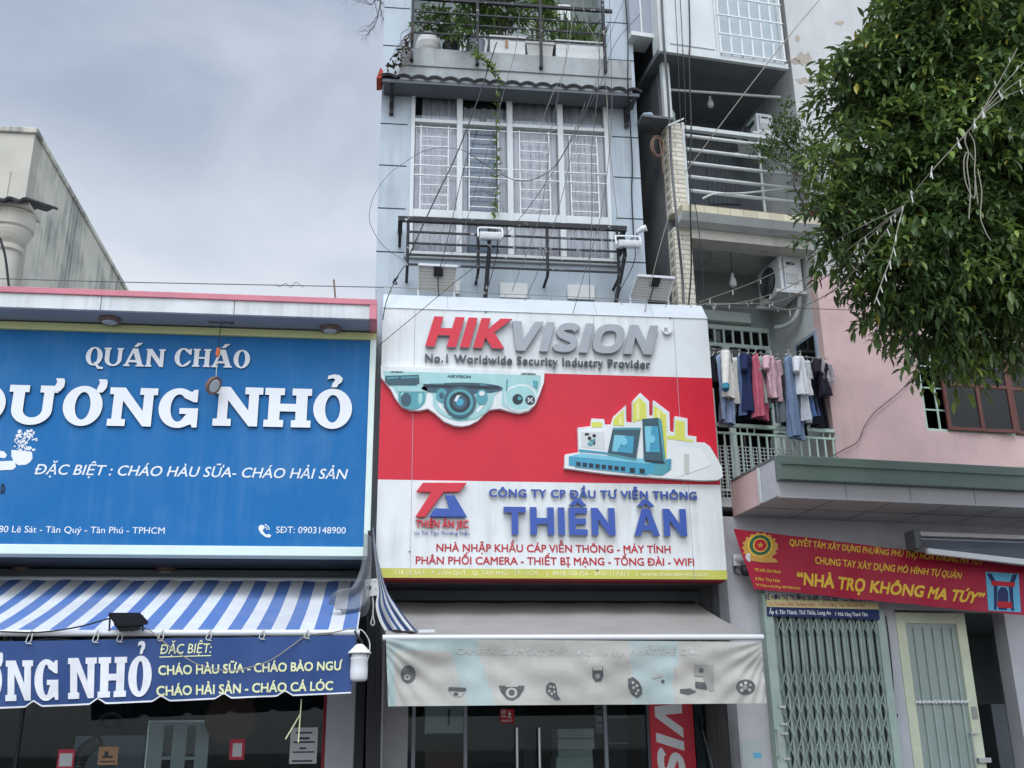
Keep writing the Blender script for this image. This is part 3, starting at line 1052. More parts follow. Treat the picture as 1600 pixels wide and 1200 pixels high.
def put_slab(mb, word, pl, pr, cap, v, th, face=0, side=None, st=0.28, b=0.18, fl=0.1, gap=0.06):
    a, c = MF.P(*pl, v), MF.P(*pr, v)
    h = MF.P(pl[0], pl[1]-cap, v)[2]-a[2]
    z0 = (a[2]+c[2])/2
    body, marks = slab_word(word, st, b, fl, gap)
    mb.glyphs(body, a[0], z0, c[0]-a[0], h, v, th, face, side)
    for m_ in marks:
        mb.glyphs(m_, a[0], z0, c[0]-a[0], h, v, th+0.002, face, side)


put_slab(mb, [('Q', ''), ('U', ''), ('A', 'acute'), ('N', '')], (133, 572), (257, 573.5), 28, 0.02, 0.02, 0, 1, 0.26, 0.09, 0.07, 0.06)
put_slab(mb, [('C', ''), ('H', ''), ('A', 'acute'), ('O', '')], (272, 573.5), (390, 575.5), 28, 0.02, 0.02, 0, 1, 0.26, 0.09, 0.07, 0.06)
mb.build('heading', [M['white_letter'], M['letter_side']], bl)
mb = MB()
put_slab(mb, [('D', ''), ('U', 'horn'), ('O', 'horn'), ('N', ''), ('G', '')], (-58, 664), (308, 667), 61, 0.02, 0.035, 0, 1, gap=0.05)
put_slab(mb, [('N', ''), ('H', ''), ('O', 'hook')], (332, 668), (549, 669), 61, 0.02, 0.035, 0, 1, gap=0.05)
mb.build('shop_name', [M['white_letter'], M['letter_side']], bl)
mb = MB()
mb.text('ĐẶC BIỆT : CHÁO HÀU SỮA- CHÁO HẢI SẢN', (53.6, 743.5), (543.5, 746.5), 16, 0.02, 0.004, shear=0.22, off=0.006)
mb.build('special_line', M['white_letter'], bl)
mb = MB()
mb.text('180 Lê Sát - Tân Quý - Tân Phú - TPHCM', (-8, 832.5), (257, 833), 10, 0.02, 0.003)
mb.build('address_line', M['white_letter'], bl)
mb = MB()
mb.text('SĐT: 0903148900', (431, 833), (540, 833.5), 10, 0.02, 0.003)
mb.build('phone_number', M['white_letter'], bl)
mb = MB()
pts = [(408, 820), (412, 821), (413, 826), (410, 828), (413, 833), (417, 836), (420, 834), (424, 837), (421, 840), (415, 839), (408, 834), (404, 827), (404.5, 822)]
mb.ppx(pts, 0.02, 0.004)
for r_ in (4.5, 8):
    a = [(412+x, 828-y) for x, y in arc(0, 0, r_+1.3, r_+1.3, 0, 80, 8)]+[(412+x, 828-y) for x, y in arc(0, 0, r_, r_, 80, 0, 8)]
    mb.ppx(a, 0.02, 0.004)
mb.build('phone_icon', M['white_letter'], bl)
mb = MB()
rn = random.Random(3)
mb.ppx([(18, 703), (50, 706), (51, 716), (47, 722), (41, 726), (29, 727), (22, 722), (18, 713)], 0.02, 0.004)
mb.ppx([(0, 721), (24, 720), (25, 730), (20, 734), (0, 735)], 0.02, 0.006)
mb.ppx([(0, 704), (7, 706), (11, 711), (8, 716), (0, 715)], 0.02, 0.004)
for i in range(46):
    x = 20+rn.random()*38
    y = 672+rn.random()*32
    if abs(x-38)+abs(y-688)*0.7 < 26:
        mb.ell(x, y, 0.8+rn.random()*2.2, 0.8+rn.random()*2.0, 0.02, 0.003+0.0001*i, n=10)
for k_ in range(3):
    c = [(27+k_*8+4*math.sin(t*3.1+k_), 702-t*9) for t in [i/10*3 for i in range(11)]]
    mb.ppx([(x-0.8, y) for x, y in c]+[(x+0.8, y) for x, y in reversed(c)], 0.02, 0.009+0.0005*k_)
mb.build('bowl_emblem', M['white_letter'], bl)
mb = MB()
c = [(0, 768), (4, 770), (6.5, 765), (6, 758), (3.5, 757), (2.5, 764), (4.5, 770.5)]
mb.tube(spline([P(x, y, 0.012) for x, y in c], 5), 0.007)
mb.build('script_letter', M['black'], bl)

# hanging lamp in front of the sign
hv = -0.2
uu, vv, _ = MF.PZ(346, 503, zs)
hl = thing('hanging_lamp', (uu, vv, zs-1.0), 'rusty rimmed work lamp dangling on a wire before the blue sign', 'lamp')
pts = [(uu, vv, zs), P(343.5, 522, vv), P(341, 545, vv)]
MB().tube(spline(pts), 0.006).build('wire', M['cable_black'], hl)
mb = MB()
mb.bar((uu-0.13, vv, zs-0.012), (uu+0.13, vv, zs-0.012), 0.012, 0.012)
for x in (-0.13, 0.13):
    mb.bar((uu+x-0.02, vv, zs-0.02), (uu+x+0.02, vv, zs-0.002), 0.02, 0.02)
mb.build('hook', M['cable_grey'], hl)
mb = MB()
a, b = P(341.5, 544, vv), P(339.5, 557, vv)
mb.tube([a, Vector(a)*0.5+Vector(b)*0.5, b], [0.022, 0.026, 0.02], 10)
mb.build('connector', M['orange'], hl)
mb = MB()
mb.tube(spline([P(340.5, 557, vv), P(338.5, 575, vv), P(337.5, 590, vv)]), 0.005)
mb.build('lower_wire', M['cable_white'], hl)
ctr = Vector(P(333, 602, vv))
ax = Vector((0.72, -0.35, -0.45)).normalized()
mb = MB()
t1 = [ctr-ax*0.05, ctr-ax*0.03, ctr, ctr+ax*0.025]
mb.tube(t1, [0.03, 0.1, 0.115, 0.118], 24)
mb.build('housing', M['copper'], hl, smooth=False)
mb = MB()
mb.tube([ctr+ax*0.025, ctr+ax*0.034], [0.085, 0.07], 24)
mb.build('lens', M['lens'], hl)

# lamps in the underside of the sign
for px, lb in ((34, 'flat round lamp under the sign, above the awning end with the floodlight'), (259, 'flat round lamp under the sign, behind the middle of the striped awning')):
    soffit_lamp(px, 888, lb, 0.9, GZ+0.02)

# striped awning
AV, AB = -1.3, 0.95
az_f = P(300, 989, AV)[2]
az_b = GZ-0.14
aw_r = P(559, 985, AV)[0]
aw = thing('awning', ((LU+aw_r)/2, AV, az_f), 'blue and white striped canvas awning over the porridge shop front', 'awning')


def sag(a, b): return -0.05*math.sin(math.pi*b)*(0.6+0.4*math.sin(a*9))+0.006*math.sin(a*55+b*4)


mb = MB()
mb.grid(lambda a, b: (LU+(aw_r-LU)*a, AB+(AV-AB)*b, az_b+(az_f+0.02-az_b)*b+sag(a, b)), 90, 16)
mb.build('canvas', M['canvas_stripe'], aw, smooth=True)
MB().tube([(LU, AV, az_f), (aw_r+0.02, AV, az_f)], 0.032, 12).build('front_bar', M['aluminium'], aw, smooth=False)
MB().tube([(LU, AB, az_b-0.02), (aw_r, AB, az_b-0.02)], 0.05, 12).build('roller', M['aluminium'], aw)
mb = MB()
for u in (LU+0.6, aw_r-0.25):
    mb.bar((u, AB, az_b-0.15), (u-0.1, AV+0.5, az_f-0.1), 0.05, 0.03)
    mb.bar((u-0.1, AV+0.5, az_f-0.1), (u, AV+0.02, az_f-0.03), 0.05, 0.03)
mb.build('folding_arm', M['aluminium'], aw)

# blue banner with its ties
BV = AV-0.06
bn_l = P(-70, 1003, BV)[0]


def bwave(a, b): return 0.018*math.sin(a*21+b*2.0)*b+0.012*math.sin(a*47+1)*b+0.03*b


bc = Cloth(MF, (-70, 1003.5, BV), (557, 992.5, BV), (548.5, 1083, BV-0.03), (-70, 1110, BV-0.03), bwave)
bt = thing('banner', Vector(bc.at(0.5, 1)), 'blue vinyl banner with scalloped hem tied below the striped awning', 'banner')


def hem(a):
    x = a*(548.5+70)-70
    d = abs(((x-47+49) % 98.3)-49)
    if x < -40 or x > 500:
        return 1.0
    return 1.0-max(0.0, 1-d/13.0)*0.085


NA = 190
mb = MB()
mb.grid(lambda a, b: bc.at(a, b*hem(a)), NA, 10)
mb.build('cloth', M['banner_blue'], bt, smooth=True)
mb = MB()
mb.grid(lambda a, b: bc.at(a, hem(a)+0.003-0.025*(1-b), 0.004), NA, 1)
mb.build('hem', M['banner_white'], bt)
mb = MB()
for word, pl, pr in (([('O', 'horn'), ('N', ''), ('G', '')], (-32, 1097), (91.5, 1093.5)), ([('N', ''), ('H', ''), ('O', 'hook')], (107, 1092.5), (236, 1087))):
    body, marks = slab_word(word, 0.42, 0.15, 0.11, 0.1)
    bc.put(mb, body, pl, pr, 64, 0.005)
    for m_ in marks:
        bc.put(mb, m_, pl, pr, 64, 0.007)
mb.build('shop_name', M['banner_white'], bt)
mb = MB()
bc.put(mb, font_mesh('ĐẶC BIỆT:', False, 0.2, 0.004), (250.5, 1022), (331, 1020), 15, 0.005)
bc.shape(mb, [(249, 1026), (330, 1023.5), (330, 1025), (249, 1027.5)], 0.005)
bc.put(mb, font_mesh('CHÁO HÀU SỮA - CHÁO BÀO NGƯ', False, 0.0, 0.022), (247.5, 1055), (534, 1047), 15, 0.005)
bc.put(mb, font_mesh('CHÁO HẢI SẢN - CHÁO CÁ LÓC', False, 0.0, 0.022), (244.5, 1087.5), (520, 1078.5), 15.5, 0.005)
mb.build('menu_lettering', M['banner_yellow'], bt)
mb = MB()
for x in (46, 150, 188, 252, 327, 410, 480):
    mb = MB()
    a = bc.at(*bc.st(x, 1003-x*0.018+1), 0.01)
    mb.tube(spline([Vector(a)+Vector((-0.015, 0, -0.02)), Vector(a)+Vector((0.02, -0.01, 0.01)), (a[0]+0.005, AV-0.036, az_f+0.03), Vector(a)+Vector((-0.03, -0.005, 0.0)),
                     Vector(a)+Vector((0.03, -0.01, -0.02))], 4), 0.005, 5)
    mb.build('tie', M['cable_white'], bt)

# wires along the bar
tag(MB().tube(spline([P(0, 987, AV-0.05), P(60, 988, AV-0.05), P(120, 980, AV-0.05), P(172, 966, AV-0.1)]), 0.008).build('cable', M['cable_black']),
    'black cable running up to the floodlight on the striped awning', 'cable')
tag(MB().tube(spline([P(205, 986, AV-0.06), P(228, 982, AV-0.06), P(250, 998, AV-0.1), P(275, 1018, AV-0.12), P(311, 1039, AV-0.13), P(345, 1047, AV-0.13), P(375, 1046, AV-0.13), P(420, 1033, AV-0.12),
                      P(455, 1010, AV-0.1), P(481, 993, AV-0.06), P(520, 988, AV-0.06), P(556, 980, AV-0.06)]), 0.006).build('cable', M['cable_beige']),
    'pale cable sagging across the menu lettering of the blue banner', 'cable')
tag(MB().tube(spline([P(x, 1001.5-x*0.016+2*math.sin(x), AV-0.05) for x in range(0, 560, 40)], 4), 0.004).build('cable', M['cable_black']),
    'thin black cord along the top hem of the blue banner', 'cord')

# black floodlight on the awning bar
fv = AV-0.1
fo = P(201, 980, fv)
fl_ = thing('floodlight', fo, 'black floodlight tilted back on the bar of the striped awning', 'floodlight')
a, b = P(171, 957, fv+0.04), P(221, 956, fv+0.04)
c, d = P(231, 970, fv-0.06), P(188, 971, fv-0.06)
mb = MB()
A_, B_, C_, D_ = (Vector(P(170, 957, fv+0.1)), Vector(P(219, 957, fv+0.1)), Vector(P(232, 971, fv-0.06)), Vector(P(184, 974, fv-0.06)))
dn = Vector((0, -0.02, -0.035))
mb.hexa([A_, B_, C_, D_]+[q+dn for q in (A_, B_, C_, D_)])
m_ = (A_+B_+C_+D_)/4
ins = [m_+(q-m_)*0.8+dn for q in (A_, B_, C_, D_)]
ins2 = [m_+(q-m_)*0.62+dn*2.6+Vector((0.0, 0, -0.02)) for q in (A_, B_, C_, D_)]
mb.hexa(ins+ins2)
mb.build('housing', M['black_matte'], fl_, bevel=0.004)
mb = MB()
for q in (Vector(P(172, 960, fv+0.04)), Vector(P(223, 962, fv+0.0))):
    mb.bar(q, (q[0], AV-0.02, az_f+0.02), 0.014, 0.02)
mb.build('bracket', M['black'], fl_)

# white bulb lamp on the banner corner
lv = AV-0.12
lc = P(562, 1016, lv)
lb_ = thing('bulb_lamp', P(562, 1065, lv), 'big white bulb lamp with shade hanging at the blue banner end', 'lamp')
px1 = Vector(P(563, 1016, lv))-Vector(P(562, 1016, lv))
s_ = px1.length
zt_, zb_ = P(562, 1012, lv)[2], P(562, 1065, lv)[2]
MB().lathe((lc[0], lv, zt_-0.02), [(0.03, 0.055), (0.05, 0.04), (0.06, 0.03), (0.118, -0.03), (0.12, -0.04), (0.1, -0.036), (0.05, -0.02)][::-1], 26).build('shade', M['white_plastic'], lb_, smooth=True)
MB().lathe((lc[0], lv, zb_), [(0.03, 0), (0.075, 0.008), (0.087, 0.03), (0.09, 0.1), (0.086, 0.21), (0.089, 0.215), (0.089, 0.23), (0.084, 0.24), (0.075, 0.29), (0.06, 0.31)], 26).build('bulb', M['bulb'], lb_, smooth=True)
MB().tube(spline([P(553, 985, AV), P(560, 995, lv), P(566, 1004, lv), (lc[0], lv, zt_+0.03)]), 0.01).build('cord', M['cable_black'], lb_)
MB().tube(spline([P(553, 984, AV), P(566, 985, lv), P(577, 1002, lv), P(577, 1020, lv-0.03), P(573, 1034, lv-0.05)]), 0.006).build('loose_wire', M['cable_white'], lb_)

# shop front
SV = 1.15
zg = P(300, 1015, SV)[2]
u_r = P(504, 1150, SV)[0]
front = MB()
front.box(LU+0.2, u_r, SV, SV+0.012, G0+0.35, GZ-0.4)
front.build('glass_front', M['shop_glass'], shop)
mb = MB()
mb.box(u_r, u_r+0.05, SV-0.05, SV+0.08, G0, GZ-0.36)
mb.box(LU+0.15, u_r, SV-0.03, SV+0.06, G0+0.06, G0+0.35)
for x in (-10, 30):
    u = P(x, 1150, SV)[0]
    mb.box(u-0.02, u+0.02, SV-0.02, SV+0.03, G0+0.35, GZ-0.4, 1)
mb.build('front_frame', [M['red_frame'], M['black']], shop, bevel=0.004)
up = P(509, 1150, 1.05)[0]
MB().box(up, LR-0.13, 1.0, 1.1, G0, GZ-0.38).build('pillar', M['pillar_white'], shop, bevel=0.008)
mb = MB()
MB().box(LR-0.13, LR-0.02, 0.98, 1.1, G0, GZ-0.38).build('pillar_edge', M['black'], shop)


def notice(name, x0, y0, x1, y1, v, base, lines, label, cat, lm='ink', th=0.004):
    t = MB()
    t.bpx(x0, y0, x1, y1, v, v+th)
    a, b = MF.P(x0, y0, v), MF.P(x1, y1, v)
    for (fx0, fx1, fy0, fy1) in lines:
        t.box(a[0]+(b[0]-a[0])*fx0, a[0]+(b[0]-a[0])*fx1, v-0.0015, v, a[2]+(b[2]-a[2])*fy1, a[2]+(b[2]-a[2])*fy0, 1)
    return t.build(name, [M[base], M[lm]], label=label, cat=cat)


gv = SV-0.006
notice('paper_notice', 454.5, 1137, 494.5, 1193, gv, 'paper', [(0.2, 0.8, 0.12, 0.17), (0.3, 0.7, 0.27, 0.33), (0.12, 0.9, 0.38, 0.43), (0.35, 0.6, 0.55, 0.6), (0.12, 0.9, 0.66, 0.7), (0.1, 0.85, 0.9, 0.95)],
       'white printed notice on the glass by the red frame', 'notice')
notice('payment_stand', 360, 1155, 381, 1187, gv, 'ink_red', [(0.2, 0.82, 0.2, 0.85)], 'pink and white payment card under the round brown disc', 'card', 'paper')
notice('payment_stand', 91.5, 1171, 114.5, 1200, gv, 'ink_red', [(0.12, 0.88, 0.22, 0.9)], 'pink and white payment card beside the silver duct', 'card', 'paper')
notice('sticker', 155, 1167, 183, 1195, gv, 'kraft', [(0.2, 0.75, 0.5, 0.62), (0.3, 0.5, 0.25, 0.5), (0.1, 0.9, 0.78, 0.86)], 'brown square sticker on the dark porridge shop glass', 'sticker')
mb = MB()
c = arc(173.5, 1126, 17.5, 12, 0, 360, 36)
mb.tube([P(x, y, gv) for x, y in c], 0.006, 6)
mb.tube([P(x, y, gv) for x, y in arc(173.5, 1126, 13.5, 8.5, 0, 360, 30)], 0.003, 5)
mb.ppx([(164, 1124), (183, 1124), (183, 1127.5), (164, 1127.5)], gv, 0.003)
tag(mb.build('oval_decal', M['ink']), 'grey oval ring decal on the glass above the brown sticker', 'decal')
dv = SV+0.07
cx = P(361, 1122, dv)
mb = MB()
mb.lathe((cx[0], dv, cx[2]), [(0.3, 0), (0.31, -0.02), (0.28, -0.04)], 40, 0, axis='v')
tag(mb.build('wall_disc', M['brown']), 'round brown disc hanging inside the porridge shop glass', 'wall decoration')
cb = thing('steel_cabinet', P(275, 1290, SV+0.3), 'stainless steel cabinet with glazed doors behind the shop glass', 'cabinet')
mb = MB()
v0 = SV+0.3
mb.bpx(232, 1126, 316, 1290, v0+0.02, v0+0.5)
mb.build('body', M['steel'], cb)
mb = MB()
for x0, x1 in ((234, 243), (272, 280), (308, 316)):
    mb.bpx(x0, 1128, x1, 1290, v0-0.02, v0+0.015)
for x0, x1 in ((243, 272), (280, 308)):
    mb.bpx(x0, 1182, x1, 1187, v0-0.015, v0+0.015)
    mb.bpx(x0, 1128, x1, 1132, v0-0.015, v0+0.015)
mb.build('door_frame', M['aluminium'], cb)
mb = MB()
for x0, x1 in ((243, 272), (280, 308)):
    mb.bpx(x0, 1132, x1, 1182, v0-0.004, v0+0.012)
    mb.bpx(x0, 1187, x1, 1290, v0-0.004, v0+0.012)
mb.build('door_pane', M['dark_glass'], cb)
mb = MB()
pts = spline([P(158, 1158, SV+0.35), P(142, 1166, SV+0.35), P(128, 1180, SV+0.35), P(122, 1200, SV+0.35), P(118, 1260, SV+0.35)], 14)
mb.tube(pts, [0.085+0.012*math.sin(i*2.1) for i in range(len(pts))], 14)
tag(mb.build('flexible_duct', M['steel']), 'ribbed silver duct bending down behind the shop glass', 'duct')
mb = MB()
mb.bpx(118, 1150, 215, 1290, SV+0.75, SV+1.5)
tag(mb.build('counter', M['soffit'], bevel=0.01), 'pale kitchen counter block behind the silver duct', 'counter')
mb = MB()
for q in ([(471, 1092), (469, 1120), (466, 1160)], [(469, 1116), (458, 1135), (446, 1155)]):
    mb.tube(spline([P(x, y, AV+0.15) for x, y in q]), 0.007, 6)
tag(mb.build('cord', M['banner_yellow']), 'yellowish cord with split end dangling below the blue banner', 'cord')
# ------------------------------------------------------------------ leaves


def leaf_cloud(mb, items, rnd, mi=0, fold=0.25, seg=3):
    """items: (base point, direction, up, length, width, droop); a folded, drooping leaf each (world coordinates)"""
    for p, d, up, ln, wd, dr in items:
        d = d.normalized()
        side = d.cross(up)
        if side.length < 1e-4:
            side = d.orthogonal()
        side.normalize()
        nrm = side.cross(d).normalized()
        V = []
        q = Vector(p)
        dd = d.copy()
        for i in range(seg+1):
            t = i/seg
            wv = wd*math.sin(math.pi*min(1, 0.08+t*0.92))**0.8*0.5 if 0 < i < seg else wd*0.04
            V += [q-side*wv+nrm*wv*fold, q.copy(), q+side*wv+nrm*wv*fold]
            dd = (dd+Vector((0, 0, -dr/seg))).normalized()
            q = q+dd*ln/seg
        b = len(mb.v)
        mb.v += V
        for i in range(seg):
            k_ = b+i*3
            mb.f += [(k_, k_+1, k_+4, k_+3), (k_+1, k_+2, k_+5, k_+4)]
            mb.m += [mi, mi]


def rdir(rnd):
    z = rnd.uniform(-1, 1)
    a = rnd.uniform(0, 2*math.pi)
    r = math.sqrt(1-z*z)
    return Vector((r*math.cos(a), r*math.sin(a), z))


def foliage(name, parent, mats, blobs, n, ln, wd, droop, rnd, per=6, F=MF, tw=0.12):
    """twigs of leaves spread through ellipsoids (centre in frame coordinates, radii)"""
    mb = MB(F)
    its = []
    tot = sum(b[1][0]*b[1][2] for b in blobs)
    for c, r_ in blobs:
        for _ in range(int(n*r_[0]*r_[2]/tot)):
            d = rdir(rnd)
            k_ = rnd.uniform(0.35, 1.0)
            p = F.w(c[0]+d.x*r_[0]*k_, c[1]+d.y*r_[1]*k_, c[2]+d.z*r_[2]*k_)
            g = (F.U*d.x+F.V*d.y+Vector((0, 0, d.z+0.2))).normalized()
            for j in range(per):
                e = rdir(rnd)
                its.append((p+g*tw*j/per, (g*0.6+e).normalized(), Vector((0, 0, 1)), ln*rnd.uniform(0.6, 1.2), wd*rnd.uniform(0.7, 1.2), droop*rnd.uniform(0.5, 1.4)))
    leaf_cloud(mb, its, rnd)
    return mb.build(name, mats, parent)


# ------------------------------------------------------------------ tall narrow building in the middle
WV = 0.5
wl = 0.5*(P(600.6, 0, WV)[0]+P(587, 451, WV)[0])
wr = 0.5*(P(986.6, 34, WV)[0]+P(1009, 415, WV)[0])
TOP = P(790, -230, WV)[2]
SBOT = 0.5*(P(592, 902, 0)[2]+P(1140, 906, 0)[2])            # lower edge of the white and red sign
tower = thing('shop_house', ((wl+wr)/2, WV, G0), 'tall narrow grey clad shop house with curtained window and plant balcony', 'house')
ZW0, ZW1 = P(800, 405, WV)[2], P(800, 146, WV)[2]           # window opening
ZP0 = P(800, 118, WV)[2]
UW0, UW1 = P(640, 300, WV)[0], P(954, 300, WV)[0]
ZB = P(800, 84, WV)[2]               # balcony floor level
ZC = P(800, -60, WV)[2]
mb = MB()
mb.box(wl, UW0, WV, WV+0.2, SBOT+0.07, TOP)
mb.box(UW1, wr, WV, WV+0.2, SBOT+0.07, TOP)
mb.box(UW0, UW1, WV, WV+0.2, SBOT+0.07, ZW0)
mb.box(UW0, UW1, WV, WV+0.2, ZW1, ZB-0.02, 2)
mb.box(wl, wl+0.2, WV+0.2, 9, SBOT+0.07, TOP, 1)
mb.box(wr-0.2, wr, WV+0.2, 9, SBOT+0.07, TOP, 1)
mb.box(wl+0.2, wr-0.2, 8.8, 9, G0, TOP, 1)
mb.box(wl, wr, WV, 9, TOP, TOP+0.12, 1)
for z, th in ((ZW0-1.0, 0.15), (ZB-0.17, 0.15)):
    mb.box(wl+0.2, wr-0.2, WV+0.2, 8.8, z, z+th, 1)
mb.box(wl+0.2, wr-0.2, 2.3, 2.45, ZB, TOP, 1)       # back wall of the plant balcony
mb.box(wl+0.2, wr-0.2, 3.6, 3.75, ZW0-0.85, ZB-0.17, 1)
mb.build('wall', [M['panel_grey'], M['recess'], M['concrete']], tower)
mb = MB()
for y in (12.5, 72, 194, 259, 326, 394):
    z = P(620, y, WV)[2]
    mb.box(wl-0.003, UW0-0.05, WV-0.003, WV, z-0.008, z+0.008)
for y in (36, 94, 214, 277, 341, 409):
    z = P(970, y, WV)[2]
    mb.box(UW1+0.06, wr+0.003, WV-0.003, WV, z-0.008, z+0.008)
mb.build('cladding_joint', M['joint'], tower)
mb = MB()
for x in (742, 905):
    u = P(x, 40, 2.3)[0]
    mb.box(u-0.3, u+0.35, 2.27, 2.3, ZB+0.02, ZB+1.9, 0)
mb.build('balcony_door', M['window_white'], tower, bevel=0.01)
# parapet face under the planters
PV = 0.15
zp1, zp0 = P(790, 84, PV)[2], P(790, 131, PV)[2]
mb = MB()
pl_, pr_ = P(625, 90, PV)[0], P(985, 90, PV)[0]
mb.box(pl_, pr_, PV, WV, zp0-0.05, zp1)
zc = P(790, 112, PV)[2]
mb.box(pl_, pr_, PV-0.02, PV, zc, zp1-0.0)
mb.build('parapet', M['concrete'], tower, bevel=0.01)

# tiled eave
EV0, EV1 = 0.12, WV
ez = 0.5*(P(596, 117, EV0)[2]+P(1002, 146, EV0)[2])
el, er = P(594, 118, EV0)[0], P(1003, 146, EV0)[0]
zt = ez+0.2
NW = 17


def corr(u): return 0.05*abs(math.sin((u-el)/(er-el)*NW*math.pi))**0.7


mb = MB()
mb.grid(lambda a, b: (el+(er-el)*a, EV0+(EV1-EV0)*b, ez+0.2*b+corr(el+(er-el)*a)), 180, 3)
tiles = mb.build('eave_tiles', M['roof_tile'], tower, solid=0.035)
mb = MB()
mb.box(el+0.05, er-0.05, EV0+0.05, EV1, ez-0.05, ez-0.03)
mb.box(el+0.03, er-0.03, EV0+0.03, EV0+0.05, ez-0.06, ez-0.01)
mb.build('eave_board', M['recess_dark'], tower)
a = P(591, 112, EV0)
mb = MB()
mb.prism([(el-0.05, ez-0.03), (el+0.02, ez-0.02), (el+0.04, ez+0.09), (el+0.0, ez+0.15), (el-0.03, ez+0.05)], EV0, EV0+0.3)
mb.build('ridge_tip', M['clay'], tower)
for x, y0, y1 in ((613, 128, 178), (976, 152, 198)):
    u = P(x, y0, WV)[0]
    za, zb = ez-0.055, P(x, y1, WV-0.05)[2]
    mb = MB()
    mb.box(u-0.03, u+0.03, WV-0.06, WV-0.004, zb, za)
    mb.hexa([(u-0.025, WV-0.06, zb+0.08), (u+0.025, WV-0.06, zb+0.08), (u+0.025, WV-0.06, zb+0.14), (u-0.025, WV-0.06, zb+0.14),
             (u-0.025, EV0+0.08, za-0.05), (u+0.025, EV0+0.08, za-0.05), (u+0.025, EV0+0.08, za), (u-0.025, EV0+0.08, za)])
    mb.build('eave_bracket', M['black_iron'], tower)

# the curtained window
win = MB()
fw = 0.055
ml = [UW0]+[P(x, 260, WV)[0] for x in (718, 797, 877)]+[UW1]
zr1 = P(800, 197, WV)[2]
zr0 = P(800, 340, WV)[2]
win.box(UW0, UW1, WV-0.03, WV+0.1, ZW1-fw, ZW1)
win.box(UW0, UW1, WV-0.03, WV+0.1, ZW0, ZW0+fw)
for i, u in enumerate(ml):
    a = u if i == 0 else (u-fw if i == 4 else u-fw*0.75)
    b = u+fw if i == 0 else (u if i == 4 else u+fw*0.75)
    win.box(a, b, WV-0.03, WV+0.1, ZW0+fw, ZW1-fw)
for i in range(4):
    win.box(ml[i]+fw*(1 if i == 0 else 0.75), ml[i+1]-fw*(1 if i == 3 else 0.75), WV-0.026, WV+0.1, zr1-fw*0.5, zr1+fw*0.55)
    win.box(ml[i]+fw*(1 if i == 0 else 0.75), ml[i+1]-fw*(1 if i == 3 else 0.75), WV-0.026, WV+0.1, zr0-0.06, zr0+0.06)
wf = win.build('window', M['window_white'], tower, bevel=0.006)
tiers = [(ZW0+fw, zr0-0.06), (zr0+0.06, zr1-fw*0.5), (zr1+fw*0.55, ZW1-fw)]
rnd = random.Random(11)
for i in range(4):
    a, b = ml[i]+fw*(1 if i == 0 else 0.75), ml[i+1]-fw*(1 if i == 3 else 0.75)
    for j, (z0, z1_) in enumerate(tiers):
        MB().box(a, b, WV+0.045, WV+0.051, z0, z1_).build('pane', M['glass'], wf)
    # white iron grille of the middle tier
    z0, z1_ = tiers[1]
    g = MB()
    h0, h1 = a+(b-a)*0.15, a+(b-a)*0.8
    top = z1_-(z1_-z0)*(0.03 if i % 2 == 0 else 0.07)
    for u in (h0, h1):
        g.box(u-0.008, u+0.008, WV-0.01, WV+0.005, z0, top)
    nb = 9
    for q in range(nb):
        z = z0+(z1_-z0)*(q+0.5)/nb
        long_ = q in (3, 4, 8)
        g.box(a if long_ else h0+0.008, b if long_ else h1-0.008, WV-0.022, WV-0.01, z-0.007, z+0.007)
    g.build('grille', M['grille_white'], wf)
MC = [M['curtain'], M['curtain_blue'], M['curtain'], M['curtain']]


def drape(u0, u1, z0, z1_, v, amp, n, ph, m_, parent, name='curtain'):
    mb = MB()
    ks = [rnd.uniform(0.7, 1.3) for _ in range(6)]

    def fn(a, b):
        x = a*n*6.283
        return (u0+(u1-u0)*a+0.012*math.sin(x*0.37*ks[0]+b), v+amp*(math.sin(x+ph+0.5*math.sin(x*0.31*ks[1]))+0.4*math.sin(x*2.3*ks[2]+1)), z0+(z1_-z0)*b)
    mb.grid(fn, int(n*14), 4)
    return mb.build(name, m_, parent, smooth=True)


for i in range(4):
    a, b = ml[i]+0.02, ml[i+1]-0.02
    if i == 1:
        drape(a, a+(b-a)*0.16, ZW0, tiers[2][0], WV+0.12, 0.022, 2, i, M['curtain'], wf)
        drape(a+(b-a)*0.8, b, ZW0, tiers[2][0], WV+0.12, 0.02, 2.6, i, M['curtain'], wf)
        drape(a+(b-a)*0.1, a+(b-a)*0.9, ZW0, tiers[2][0], WV+0.2, 0.01, 3, i, M['curtain_blue'], wf)
    else:
        drape(a, b, ZW0, tiers[2][0], WV+0.12, 0.022, 9 if i == 0 else 10+i, i, M['curtain'], wf)
    drape(a+(b-a)*(0.2 if i == 0 else 0.0), b, tiers[2][0], tiers[2][0]+(tiers[2][1]-tiers[2][0])*(0.97 if i != 1 else 0.7), WV+0.14, 0.02, 5, i*2, M['curtain_grey'], wf)
# ledge strip under the window
MB().box(UW0-0.06, UW1+0.08, WV-0.05, WV-0.002, ZW0-0.06, ZW0-0.004).build('window_ledge', M['concrete'], tower, bevel=0.008)

